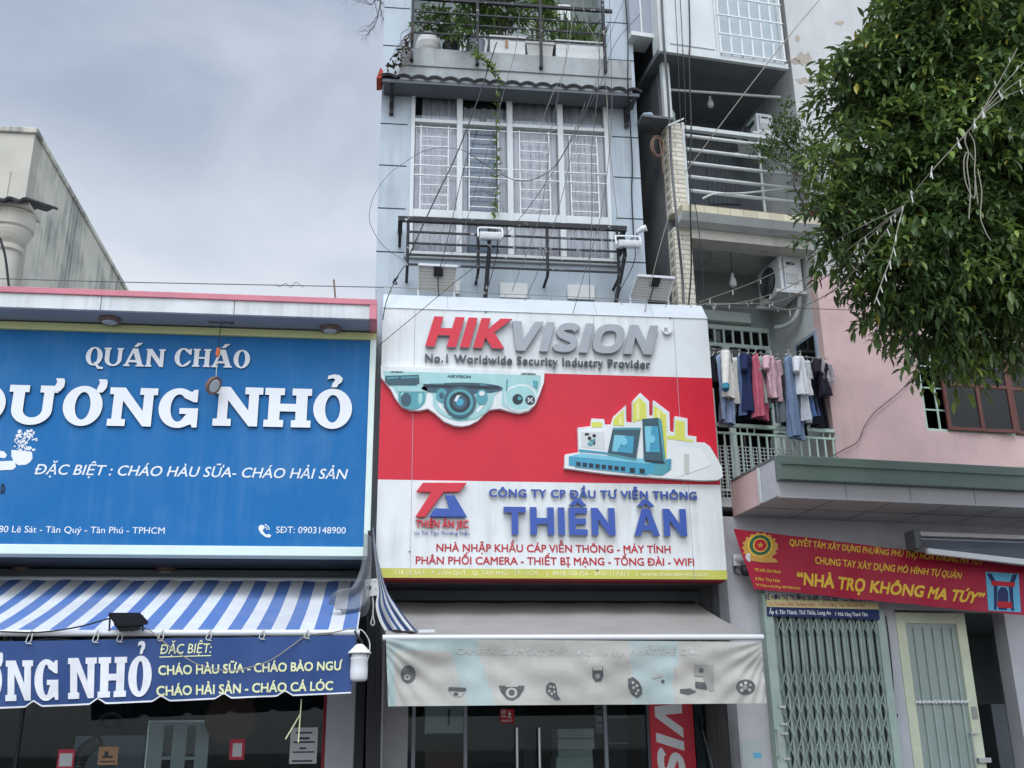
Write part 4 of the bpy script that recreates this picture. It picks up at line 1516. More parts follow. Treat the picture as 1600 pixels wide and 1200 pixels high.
# iron railing in front of the window
IV = 0.12
rl = thing('iron_railing', P(800, 420, IV), 'black flaking iron railing below the curtained window', 'railing')
zt0 = 0.5*(P(621, 343, IV)[2]+P(980, 357, IV)[2])
zs_ = [0.5*(P(640, a, IV)[2]+P(962, b, IV)[2]) for a, b in ((365, 373), (382, 391), (400, 408), (415, 424))]
ul, ur = P(622, 343, IV)[0], P(979, 356, IV)[0]
p0, p1 = P(637, 380, IV)[0], P(965, 390, IV)[0]
mb = MB()
mb.box(ul, ur, IV-0.03, IV+0.03, zt0-0.035, zt0+0.035)
for u in (ul+0.03, ur-0.03):
    mb.box(u-0.03, u+0.03, IV+0.03, WV, zt0-0.03, zt0+0.03)
    mb.hexa([(u-0.02, IV+0.02, zt0-0.035), (u+0.02, IV+0.02, zt0-0.035), (u+0.02, IV+0.08, zt0-0.035), (u-0.02, IV+0.08, zt0-0.035),
             (u-0.02, WV-0.1, zt0-0.24), (u+0.02, WV-0.1, zt0-0.24), (u+0.02, WV-0.002, zt0-0.24), (u-0.02, WV-0.002, zt0-0.24)])
mb.build('top_rail', M['black_iron'], rl, bevel=0.004)
for x in (637, 747, 855, 965):
    u = P(x, 385, IV)[0]
    MB().tube([(u, IV, zt0-0.036), (u, IV, zs_[3]-0.03), (u, IV+0.05, zs_[3]-0.075), (u, WV, zs_[3]-0.08)], 0.021, 8).build('post', M['black_iron'], rl)
mb = MB()
for z in zs_:
    mb.box(p0+0.02, p1-0.02, IV-0.012, IV+0.012, z-0.012, z+0.012)
mb.build('rail', M['black_iron'], rl)

# railing of the plant balcony
QV = 0.06
br = thing('balcony_railing', P(790, 100, QV), 'thin dark railing of the balcony crowded with potted plants', 'railing')
mb = MB()
zq = [0.5*(P(644, a, QV)[2]+P(944, b, QV)[2]) for a, b in ((2, 12), (22, 32), (39, 48), (56, 64))]
ql, qr = P(642, 60, QV)[0], P(946, 60, QV)[0]
for k_, z in enumerate(zq):
    t_ = 0.022 if k_ == 0 else 0.011
    mb.box(ql, qr+(0.12 if k_ == 0 else 0), QV-t_, QV+t_, z-t_, z+t_)
mb.build('rail', M['black_iron'], br)
for x, y in ((644, 94), (746, 100), (845, 106), (944, 112)):
    a = P(x, y, QV)
    u = P(x, 60, QV)[0]
    MB().box(u-0.02, u+0.02, QV-0.02-0.004, QV+0.02+0.004, a[2], zq[0]+(0.4 if x == 644 else 0.35)).build('post', M['black_iron'], br)
    MB().box(u-0.025, u+0.025, QV+0.024, PV-0.001, a[2]+0.02, a[2]+0.06).build('fixing', M['black_iron'], br)
zz = zq[0]+0.42
MB().box(ql-0.05, qr+0.1, QV-0.022, QV+0.022, zz-0.06, zz-0.02).build('top_rail', M['black_iron'], br)

# pots on the parapet
PD = 0.36
zpb = zp1+0.005


def pot(name, x0, y0, x1, y1, shape, m_, plant, label, cat, group='plants on the balcony above the tiled eave'):
    a, b = P(x0, y1, PD), P(x1, y0, PD)
    uc, wd, h = (a[0]+b[0])/2, abs(b[0]-a[0]), abs(b[2]-a[2])
    z0 = zpb
    t = thing(name, (uc, PD, z0), label, cat, group)
    mb = MB()
    if shape == 'round':
        r_ = wd/2
        mb.lathe((uc, PD, z0), [(r_*0.55, 0), (r_*0.9, h*0.3), (r_, h*0.55), (r_*0.85, h*0.85), (r_*0.7, h*0.92), (r_*0.76, h), (r_*0.62, h), (r_*0.6, h*0.86)], 28)
    elif shape == 'bucket':
        r_ = wd/2
        mb.lathe((uc, PD, z0), [(r_*0.75, 0), (r_*0.95, h*0.88), (r_, h*0.9), (r_, h), (r_*0.86, h), (r_*0.82, h*0.85)], 24)
    else:
        u0, u1 = uc-wd/2, uc+wd/2
        d = 0.17
        k_ = 0.03 if shape == 'trough' else 0.0
        mb.hexa([(u0+k_, PD-d+k_, z0), (u1-k_, PD-d+k_, z0), (u1-k_, PD+d-k_, z0), (u0+k_, PD+d-k_, z0), (u0, PD-d, z0+h*0.8), (u1, PD-d, z0+h*0.8), (u1, PD+d, z0+h*0.8), (u0, PD+d, z0+h*0.8)])
        mb.box(u0-0.015, u1+0.015, PD-d-0.015, PD+d+0.015, z0+h*0.8, z0+h)
    mb.build('container', M[m_], t, smooth=False, bevel=0.008 if shape in ('box', 'trough') else 0)
    if shape in ('round', 'bucket'):
        MB().lathe((uc, PD, z0+h*0.8), [(wd*0.3, 0), (wd*0.31, h*0.08)], 16).build('soil', M['soil'], t)
    blobs, n, ln, wdt, dr, fm = plant
    bb = []
    for (px, py, rp, dv_) in blobs:
        c_ = P(px, py, PD+dv_)
        r_ = rp*0.0091
        bb.append((c_, (r_, min(r_, 0.38), r_)))
    if n:
        foliage('foliage', t, M[fm], bb, n, ln, wdt, dr, random.Random(len(label)*7+n))
        mb = MB()
        for c_, r_ in bb:
            for q in range(3):
                mb.tube(spline([(uc+0.05*(q-1), PD, z0+h*0.8), ((uc+c_[0])/2+0.04*(q-1), PD+0.02, (z0+h+c_[2])/2), (c_[0]+0.08*(q-1), c_[1], c_[2]+r_[2]*0.3)], 4), [0.012-0.0008*i for i in range(9)], 6)
        mb.build('stem', M['twig'], t)
    return t


pot('potted_plant', 649, 46, 689, 75, 'round', 'pot_white', ([(662, 30, 14, 0)], 26, 0.1, 0.03, 0.6, 'leaf'), 'round white glazed pot with a sparse shrub at the balcony end', 'potted plant')
pot('potted_plant', 691, 57, 719, 77, 'bucket', 'black', ([(694, 34, 17, 0), (706, 50, 12, -0.15)], 60, 0.12, 0.035, 0.7, 'leaf'), 'black bucket with a bushy plant beside the round white pot', 'potted plant')
pot('potted_plant', 729, 52, 758, 80, 'bucket', 'soffit', ([(740, 14, 25, 0), (733, 45, 10, -0.2), (722, 60, 10, -0.3)], 120, 0.11, 0.032, 0.7, 'leaf'), 'grey pot with a dense bush spilling over its rim', 'potted plant')
pot('potted_plant', 764, 58, 818, 84, 'box', 'foam', ([(775, 8, 30, 0), (800, 20, 26, 0.05), (770, 36, 20, 0)], 230, 0.1, 0.034, 0.6, 'leaf'), 'white foam box with brown tape holding the thickest bush', 'planter')
a, b = P(789, 62, PD-0.19), P(794, 74, PD-0.19)
MB().box(a[0], b[0], PD-0.188, PD-0.186, b[2], a[2]).build('tape', M['kraft'], bpy.data.objects['potted_plant.003'])
pot('potted_plant', 820, 65, 862, 87, 'trough', 'pot_white', ([(845, 20, 22, 0), (838, 50, 12, -0.1), (850, 2, 18, 0)], 90, 0.13, 0.03, 0.5, 'leaf_fresh'), 'tapered white pot with pale slender leaves above the railing post', 'potted plant')
pot('potted_plant', 866, 66, 941, 90, 'box', 'foam', ([(880, 50, 16, 0), (905, 52, 14, 0), (930, 48, 14, 0)], 0, 0.2, 0.03, 0.3, 'leaf'), 'long white foam planter with upright sword leaves', 'planter')
mb = MB()
rr = random.Random(5)
its = []
c0_, c1_ = P(868, 66, PD), P(938, 70, PD)
for i in range(95):
    t_ = rr.random()
    its.append((Vector((c0_[0]+(c1_[0]-c0_[0])*t_, PD+rr.uniform(-0.1, 0.1), c0_[2]-0.03)), Vector((rr.uniform(-0.5, 0.5), rr.uniform(-0.5, 0.2), 1)), Vector((rr.uniform(-1, 1), 1, 0)), rr.uniform(0.25, 0.6), 0.035, 0.5))
leaf_cloud(mb, its, rr)
mb.build('foliage', M['leaf'], bpy.data.objects['potted_plant.005'])
mb = MB()
a = P(872, 8, 1.2)
mb.bpx(872, 6, 892, 34, 1.0, 1.12)
tag(mb.build('hanging_box', M['foam'], bevel=0.01), 'white box hanging behind the balcony plants', 'box')
mb = MB()
rr = random.Random(9)
for i in range(14):
    x, y = 640+rr.uniform(-4, 8), 60+rr.uniform(-15, 30)
    b = (x-rr.uniform(10, 34), y+rr.uniform(10, 40))
    c = ((x+b[0])/2+rr.uniform(-6, 6), (y+b[1])/2+rr.uniform(-6, 6))
    mb.tube(spline([P(x, y, QV-0.03), P(*c, 0.0), P(*b, 0.02)], 5), [0.006-0.0004*j for j in range(11)], 5)
mb.k = 1
its = []
for i in range(60):
    t_ = rr.random()
    its.append((Vector(P(640-t_*30+rr.uniform(-6, 6), 62+t_*46+rr.uniform(-8, 8), 0.0)), rdir(rr), Vector((0, 0, 1)), 0.07, 0.04, 0.8))
leaf_cloud(mb, its, rr, 1)
tag(mb.build('withered_creeper', [M['twig'], M['leaf_dry']]), 'withered brown creeper on the left balcony post', 'creeper')
# green vine hanging down past the window
mb = MB()
vp = [P(740, 78, -0.05), P(752, 92, -0.1), P(766, 103, -0.1), P(778, 122, -0.06), P(779, 150, 0.2), P(776, 190, 0.3), P(776, 250, 0.33), P(775, 300, 0.34), P(773, 338, 0.34)]
vs_ = spline(vp, 12)
mb.tube(vs_, 0.006, 5)
rr = random.Random(4)
its = []
for i, p in enumerate(vs_):
    nl = 3 if i < 32 else (1 if i < 60 else 2)
    for q in range(nl):
        its.append((Vector(p)+rdir(rr)*0.03, rdir(rr)+Vector((0, -0.4, -0.2)), Vector((0, 0, 1)), rr.uniform(0.05, 0.1), rr.uniform(0.025, 0.045), 0.5))
leaf_cloud(mb, its, rr, 1)
tag(mb.build('vine', [M['twig'], M['leaf_fresh']]), 'light green vine trailing from the balcony down past the window', 'vine')

# ------------------------------------------------------------------ white and red signboard
GV_U = 1.3
SL_, SR_ = 0.5*(P(598, 478, 0)[0]+P(587, 890, 0)[0]), 0.25*(P(1102.5, 500, 0)[0]+P(1110, 592, 0)[0]+P(1127, 758, 0)[0]+P(1140, 905, 0)[0])


def zl2(y0, y1): return 0.5*(P(600, y0, 0)[2]+P(1120, y1, 0)[2])


Zs = [SBOT, zl2(887, 891.5), zl2(748.5, 758.5), zl2(574.5, 592.8), zl2(479, 501)]
sg = thing('signboard', ((SL_+SR_)/2, 0.2, SBOT), 'large white and red signboard of the camera shop with raised lettering', 'sign')
mb = MB()
for i, mi in enumerate((2, 0, 1, 0)):
    mb.box(SL_, SR_, 0, 0.3, Zs[i], Zs[i+1], mi)
for x0, z0, z1_ in ((646, Zs[2], Zs[4]), (932, Zs[3]+0.2, Zs[4]), (1060, Zs[2], Zs[4]), (642, Zs[0], Zs[2]), (1080, Zs[0], Zs[2])):
    u = P(x0, 620 if z1_ > Zs[2]+0.1 else 830, 0)[0]
    mb.box(u-0.003, u+0.003, -0.0015, 0, z0, z1_, 3)
mb.build('panel', [M['sign_white'], M['sign_red'], M['sign_lime'], M['soffit']], sg)
ztop = P(800, 468, 0.22)[2]
mb = MB()
mb.hexa([(SL_, -0.012, Zs[4]), (SR_, -0.012, Zs[4]), (SR_, 0.3, Zs[4]), (SL_, 0.3, Zs[4]), (SL_, 0.2, ztop), (SR_, 0.2, ztop), (SR_, 0.3, ztop), (SL_, 0.3, ztop)])
for x in (700, 932, 1020):
    u = P(x, 480, 0)[0]
    mb.hexa([(u-0.003, -0.014, Zs[4]), (u+0.003, -0.014, Zs[4]), (u+0.003, -0.012, Zs[4]), (u-0.003, -0.012, Zs[4]), (u-0.003, 0.198, ztop), (u+0.003, 0.198, ztop), (u+0.003, 0.2, ztop), (u-0.003, 0.2, ztop)], 1)
mb.build('cap', [M['sign_cap'], M['soffit']], sg)
mb = MB()
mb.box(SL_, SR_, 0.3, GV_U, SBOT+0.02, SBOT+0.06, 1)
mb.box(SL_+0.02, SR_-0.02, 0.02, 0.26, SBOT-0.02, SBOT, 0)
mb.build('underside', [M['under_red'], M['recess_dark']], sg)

# raised brand lettering


def word_on(mb, word, pl, pr, cap, v, th, st, gap, shear):
    a, c = MF.P(*pl, v), MF.P(*pr, v)
    h = MF.P(pl[0], pl[1]-cap, v)[2]-a[2]
    w_ = [({'Ê': 'E', 'Â': 'A'}.get(ch, ch), ch in 'ÊÂ') for ch in word]
    mb.glyphs(sans_word(w_, st, gap, shear), a[0], (a[2]+c[2])/2, c[0]-a[0], h, v, th, 0, 1)


LV = -0.02
mb = MB()
word_on(mb, 'HIK', (664, 542.5), (800.5, 547.5), 47, LV, 0.05, 0.29, 0.12, 0.27)
mb.build('red_lettering', [M['letter_red'], M['edge_silver']], sg)
mb = MB()
word_on(mb, 'VISION', (801, 548), (1030, 558), 46, LV, 0.05, 0.27, 0.1, 0.27)
mb.build('grey_lettering', [M['letter_grey'], M['edge_silver']], sg)
mb = MB()
mb.ell(1041.7, 515.6, 7.6, 7.6, LV, 0.03, 0)
mb.text('R', (1038.6, 519), (1044.6, 519.3), 7, LV-0.03, 0.002, 1)
mb.build('round_badge', [M['white_plastic'], M['letter_dark']], sg)
mb = MB()
mb.text('No.1 Worldwide Security Industry Provider', (664, 564.5), (1016, 577.5), 12.5, LV, 0.025, 0, 0, 0, 0.014, 1.1)
mb.build('tagline', M['letter_dark'], sg)

# cut-out board with three cameras
Q = lambda pts: [z6(*p) for p in pts]
cut = [(66, 332), (68, 380), (108, 430), (130, 472), (155, 502), (190, 517), (225, 518), (262, 510), (290, 528), (330, 564), (370, 580), (402, 584), (435, 578), (470, 560), (500, 530), (520, 515), (560, 510),
       (600, 522), (640, 530), (680, 521), (708, 494), (728, 445), (744, 400), (746, 354), (600, 348), (400, 341), (200, 335)]
mb = MB()
mb.ppx(Q(cut), 0.0, 0.07)
cam_b = mb.build('camera_cutout', M['sign_white'], sg, bevel=0.006)
v1 = -0.0705
mb = MB()
mb.ppx(Q([(76, 346), (732, 364), (732, 398), (718, 440), (698, 485), (670, 508), (640, 516), (606, 508), (570, 490), (572, 430), (560, 380), (232, 366), (262, 430), (250, 480), (228, 503), (200, 505), (168, 492), (145, 460), (120, 420), (82, 380)]), v1, 0.003, 0)
mb.ppx(Q([(236, 364), (562, 370), (568, 420), (540, 450), (530, 490), (500, 525), (460, 548), (400, 556), (350, 545), (312, 515), (288, 470), (280, 440), (240, 415)]), v1-0.0005, 0.004, 0)
v2 = v1-0.0045
E6 = lambda cx_, cy_, rx, ry, v, mi, n=28, a0=0, a1=360: mb.ell(*z6(cx_, cy_), rx/2.667, ry/2.667, v, 0.003, mi, n, a0, a1)
mb.ppx(Q([(86, 366), (225, 362), (228, 398), (210, 405), (100, 406), (84, 390)]), v2, 0.003, 2)
E6(196, 455, 57, 52, v2, 1)
E6(172, 465, 22, 28, v2-0.0035, 2)
mb.ppx(Q([(140, 410), (258, 410), (262, 432), (136, 432)]), v2-0.004, 0.003, 0)
E6(405, 468, 122, 82, v2, 0)
E6(405, 418, 170, 24, v2-0.004, 2)
mb.ppx(Q([(244, 400), (560, 408), (560, 420), (244, 412)]), v2-0.008, 0.003, 3)
for rr_, mi in ((68, 2), (56, 1), (44, 3), (30, 2), (16, 5)):
    E6(396, 476, rr_, rr_*0.98, v2-0.012-0.0005*(68-rr_)/10, mi)
E6(320, 448, 24, 30, v2-0.008, 1)
E6(488, 455, 24, 32, v2-0.008, 1)
E6(320, 448, 10, 13, v2-0.0115, 2)
E6(488, 440, 12, 10, v2-0.0115, 4)
mb.ppx(Q([(582, 440), (600, 415), (640, 402), (680, 404), (706, 424), (720, 450), (705, 490), (676, 512), (640, 516), (606, 505), (585, 480)]), v2, 0.003, 4)
mb.ppx(Q([(586, 442), (604, 420), (640, 408), (678, 410), (700, 428), (712, 450), (698, 486), (672, 505), (640, 509), (610, 500), (590, 478)]), v2-0.0005, 0.004, 0)
E6(637, 464, 22, 22, v2-0.005, 3)
E6(689, 467, 20, 20, v2-0.005, 3)
E6(645, 460, 8, 8, v2-0.0085, 1)
for dx, dy in ((-7, -6), (7, -6), (-7, 6), (7, 6), (0, 0)):
    E6(689+dx, 467+dy, 4, 4, v2-0.0085, 4, 10)
# printed highlights and shading shapes of the photographs
for q, mi, o_ in (([(300, 470), (312, 500), (345, 528), (350, 520), (325, 498), (312, 465)], 4, 0.004), ([(470, 520), (505, 480), (512, 452), (500, 452), (492, 480), (462, 512)], 4, 0.004),
              ([(372, 470), (384, 448), (400, 446), (392, 456), (382, 474)], 4, 0.02), ([(150, 440), (160, 434), (166, 470), (172, 496), (160, 484)], 0, 0.004), ([(225, 440), (240, 438), (240, 468), (228, 490), (222, 470)], 0, 0.004),
              ([(92, 372), (140, 370), (140, 376), (94, 380)], 1, 0.004), ([(150, 370), (220, 368), (221, 374), (152, 378)], 1, 0.004), ([(270, 398), (330, 396), (330, 402), (262, 404)], 1, 0.009),
              ([(480, 400), (545, 410), (540, 415), (478, 405)], 1, 0.009), ([(590, 382), (596, 380), (594, 425), (588, 438)], 1, 0.006), ([(700, 385), (722, 388), (718, 420), (704, 410)], 1, 0.006),
              ([(360, 540), (440, 540), (420, 549), (380, 549)], 1, 0.004)):
    mb.ppx(Q(q), v2-o_, 0.0015, mi)
mb.k = 3
mb.text('HIKVISION', z6(345, 374), z6(443, 377), 4.6, v2-0.001, 0.002, 3, None, 0.2, 0.02)
mb.text('HIKVISION', z6(107, 353), z6(160, 354.5), 2.8, v2, 0.002, 3, None, 0.2, 0.02)
mb.text('HIKVISION', z6(651, 361), z6(712, 363.5), 3, v2, 0.002, 3, None, 0.2, 0.02)
mb.build('camera_print', [M['teal'], M['teal_mid'], M['teal_dark'], M['print_black'], M['sign_white'], M['print_blue']], cam_b)

# cut-out board with devices and a yellow skyline
cut = [(830, 700), (828, 757), (1000, 780), (1200, 796), (1400, 808), (1466, 806), (1486, 792), (1482, 752), (1454, 702), (1432, 666), (1410, 650), (1376, 648), (1376, 625), (1340, 620), (1339, 550), (1286, 540), (1284, 608),
       (1267, 603), (1264, 524), (1197, 473), (1195, 538), (1181, 538), (1180, 478), (1143, 443), (1110, 478), (1110, 567), (1086, 564), (1084, 494), (1030, 544), (1022, 575), (996, 575), (994, 553), (940, 550), (938, 582), (883, 588), (887, 690)]
mb = MB()
mb.ppx(Q(cut), 0.0, 0.07)
dev = mb.build('device_cutout', M['sign_white'], sg, bevel=0.005)
mb = MB()
for q in ([(1118, 482), (1143, 457), (1172, 484), (1174, 545), (1116, 560)], [(1204, 488), (1256, 530), (1258, 710), (1204, 700)], [(1036, 548), (1078, 508), (1080, 575), (1034, 572)], [(945, 558), (988, 560), (990, 580), (944, 580)],
          [(1294, 550), (1332, 557), (1334, 628), (1368, 632), (1368, 642), (1258, 628), (1262, 614), (1292, 616)]):
    mb.ppx(Q(q), v1, 0.003, 0)
mb.ppx(Q([(850, 702), (900, 690), (1240, 718), (1276, 712), (1272, 760), (1240, 782), (850, 740)]), v1-0.0005, 0.004, 1)
mb.ppx(Q([(878, 712), (1180, 738), (1178, 780), (1205, 784), (876, 746)]), v1-0.005, 0.003, 3)
for i in range(8):
    x = 890+i*26.5
    y = 733+i*2.9
    mb.ppx(Q([(x-9, y-9), (x+9, y-7), (x+9, y+10), (x-9, y+8)]), v1-0.0085, 0.003, 2)
for x, y in ((1115, 760), (1156, 763)):
    mb.ppx(Q([(x-11, y-11), (x+11, y-9), (x+11, y+11), (x-11, y+9)]), v1-0.0085, 0.003, 2)
mb.ppx(Q([(892, 592), (1004, 588), (1008, 684), (896, 672)]), v1-0.001, 0.004, 4)
mb.ppx(Q([(900, 600), (998, 598), (1002, 674), (902, 664)]), v1-0.0055, 0.003, 5)
rr = random.Random(2)
for i in range(12):
    E6(935+rr.uniform(-14, 22), 628+rr.uniform(-20, 26), rr.uniform(4, 9), rr.uniform(4, 8), v1-0.009-0.0002*i, 2 if i % 2 else 6, 12)
mb.ppx(Q([(1034, 582), (1150, 582), (1130, 718), (1010, 694)]), v1-0.0055, 0.005, 7)
mb.ppx(Q([(1040, 612), (1122, 618), (1116, 690), (1030, 680)]), v1-0.011, 0.003, 3)
mb.ppx(Q([(1156, 546), (1222, 541), (1236, 550), (1254, 724), (1248, 734), (1170, 724), (1162, 716)]), v1-0.0055, 0.005, 7)
mb.ppx(Q([(1166, 576), (1222, 576), (1230, 686), (1172, 682)]), v1-0.011, 0.003, 3)
for q, mi, o_ in (([(1040, 612), (1085, 615), (1050, 684), (1030, 680)], 8, 0.0145), ([(1166, 576), (1196, 576), (1186, 684), (1172, 682)], 8, 0.0145), ([(1034, 582), (1150, 582), (1148, 590), (1033, 590)], 6, 0.011),
              ([(1010, 688), (1132, 712), (1130, 718), (1010, 694)], 6, 0.011), ([(1222, 541), (1236, 550), (1254, 724), (1246, 726)], 6, 0.011), ([(1170, 716), (1246, 722), (1246, 730), (1168, 724)], 2, 0.011),
              ([(850, 702), (900, 690), (1240, 718), (1180, 733)], 8, 0.005), ([(1206, 740), (1270, 722), (1268, 756), (1238, 778), (1206, 780)], 6, 0.005), ([(892, 672), (1008, 684), (1012, 692), (892, 682)], 3, 0.005),
              ([(1300, 660), (1400, 668), (1440, 740), (1300, 790), (1290, 700)], 9, 0.002), ([(1330, 690), (1352, 692), (1352, 775), (1330, 772)], 10, 0.004), ([(1130, 484), (1143, 468), (1146, 545), (1132, 552)], 11, 0.004),
              ([(1216, 505), (1230, 516), (1232, 545), (1218, 540)], 11, 0.004), ([(1060, 540), (1070, 530), (1072, 570), (1061, 570)], 11, 0.004)):
    mb.ppx(Q(q), v1-o_, 0.0015, mi)
for x, y in ((1080, 640), (1196, 630)):
    E6(x, y, 14, 17, v1-0.0165, 8, 14)
for i in range(9):
    x = 1268+(i % 2)*5
    mb.ppx(Q([(1262, 712+i*5.4), (x+6, 712+i*5.4), (x+6, 715+i*5.4), (1262, 715+i*5.4)]), v1-0.0075, 0.001, 1)
mb.build('device_print', [M['print_yellow'], M['print_blue'], M['print_black'], M['print_blue'], M['white_plastic'], M['paper'], M['teal_mid'], M['teal_dark'], M['print_light'], M['print_pale'], M['solar_back'], M['print_cream']], dev)

# lower lettering
W = lambda pts: [z7(*p) for p in pts]
mb = MB()
mb.ppx(W([(242, 94), (425, 94), (392, 132), (328, 133), (250, 237), (210, 237), (276, 133), (213, 132)]), LV, 0.04, 0)
mb.ppx(W([(334, 146), (372, 146), (425, 237), (268, 236), (292, 200), (352, 202)]), LV, 0.045, 1)
mb.build('company_logo', [M['letter_red'], M['letter_blue']], sg, bevel=0.004)
mb = MB()
mb.text('THIÊN ÂN JSC', z7(211, 278), z7(432, 280), 11.5, LV, 0.02, 0, 0, 0, 0.02)
mb.build('logo_name', M['letter_red'], sg)
mb = MB()
mb.text('Uy Tín Tạo Thương Hiệu', z7(206, 306), z7(436, 309), 5, LV, 0.006, 0, 0, 0, 0.006, 1.1)
mb.build('logo_slogan', M['letter_blue'], sg)
mb = MB()
mb.text('CÔNG TY CP ĐẦU TƯ VIỄN THÔNG', z7(517, 150), z7(1383, 164), 12.5, LV, 0.022, 0, 1, 0, 0.022, 1.08)
word_on(mb, 'THIÊN ÂN', z7(578, 307), z7(1340, 319), 43, LV, 0.05, 0.26, 0.17, 0.0)
mb.build('company_name', [M['letter_blue'], M['edge_silver']], sg)
mb = MB()
mb.text('NHÀ NHẬP KHẨU CÁP VIỄN THÔNG - MÁY TÍNH', z7(298, 375), z7(1275, 388), 12, 0, 0.006, 0, 0, 0, 0.012)
mb.text('PHÂN PHỐI CAMERA - THIẾT BỊ MẠNG - TỔNG ĐÀI - WIFI', z7(212, 427), z7(1373, 441), 12, 0, 0.006, 0, 0, 0, 0.012)
mb.build('service_lettering', M['text_red'], sg)
mb = MB()
mb.text('178 LÊ SÁT - P. TÂN QUÝ - Q. TÂN PHÚ - TP. HCM', z7(127, 473), z7(720, 478), 6.8, 0, 0.003, 0, 0, 0, 0.008, 1.05)
mb.text('0918.750.756 - 0937.117.677', z7(783, 477), z7(1105, 480), 6.8, 0, 0.003, 0, 0, 0, 0.008)
mb.text('www.thienan-jsc.com', z7(1150, 479), z7(1428, 482), 6.8, 0, 0.003, 0, 0, 0, 0.008)
for x in (758, 1132):
    mb.ppx(W([(x, 460), (x+3, 460), (x+3, 484), (x, 484)]), 0, 0.003)
mb.build('address_line', M['text_faint'], sg)
mb = MB()
rr = random.Random(21)
for (x, y) in ((638/1, 470),):
    pass
for x, y in ((640, 862), (933, 891), (1047, 497), (759, 488), (640, 1240)):
    if y < 950:
        mb.ell(x/1.0, y, 1.2, 1.2, -0.002, 0.01, 0, 8)
mb.build('screw', M['joint'], sg)

# solar panels and floodlights standing on the sign
tz = ztop


def solar(pxs, v_top, v_bot, label):
    """corners tl, tr, br, bl"""
    A_, B_ = Vector(P(*pxs[0], v_top)), Vector(P(*pxs[1], v_top))
    C_, D_ = Vector(P(*pxs[2], v_bot)), Vector(P(*pxs[3], v_bot))
    t = thing('solar_panel', (D_+C_)/2, label, 'solar panel', 'small solar panels on top of the white sign')
    nrm = (B_-A_).cross(D_-A_).normalized()
    if nrm.y > 0:
        nrm = -nrm
    mb = MB()
    bk = [p-nrm*0.02 for p in (A_, B_, C_, D_)]
    mb.hexa([A_, B_, C_, D_]+bk)
    for i in range(1, 8):
        f = i/8
        p, q = A_*(1-f)+D_*f, B_*(1-f)+C_*f
        e = (D_-A_)*0.008
        mb.hexa([p-e+nrm*0.001, q-e+nrm*0.001, q+e+nrm*0.001, p+e+nrm*0.001, p-e, q-e, q+e, p+e], 1)
    mb.build('panel', [M['solar_back'], M['solar_line']], t)
    mb = MB()
    mb.bar(A_+nrm*0.012, B_+nrm*0.012, 0.03, 0.03)
    mb.bar(A_+nrm*0.005, D_+nrm*0.005, 0.018, 0.018)
    mb.bar(B_+nrm*0.005, C_+nrm*0.005, 0.018, 0.018)
    mb.build('rim', M['aluminium'], t)
    c = A_*0.36+B_*0.4+(C_+D_)*0.12
    x_ = (B_-A_).normalized()
    y_ = (D_-A_).normalized()
    mb = MB()
    q = [c-x_*0.06-y_*0.06, c+x_*0.06-y_*0.06, c+x_*0.06+y_*0.06, c-x_*0.06+y_*0.06]
    mb.hexa([p+nrm*0.03 for p in q]+[p+nrm*0.001 for p in q])
    mb.tube(spline([c+nrm*0.03+y_*0.06, c+nrm*0.06+y_*0.2, c+nrm*0.03+y_*0.38+x_*0.02]), 0.007, 6)
    mb.build('junction_box', M['black'], t)
    mb = MB()
    for p, d in ((A_*0.15+D_*0.85, C_-D_), (B_*0.15+C_*0.85, D_-C_)):
        mb.bar(p-nrm*0.02, (p.x, p.y+0.02, tz), 0.02, 0.02)
    mb.build('bracket', M['aluminium'], t)
    return t


solar([(654, 413), (714.5, 416), (709, 457), (653.5, 455)], 0.06, 0.27, 'solar panel leaning near the left end of the white sign top')
solar([(996, 430), (1053.5, 434), (1043, 470.5), (983, 466)], 0.06, 0.27, 'solar panel leaning near the right end of the white sign top')


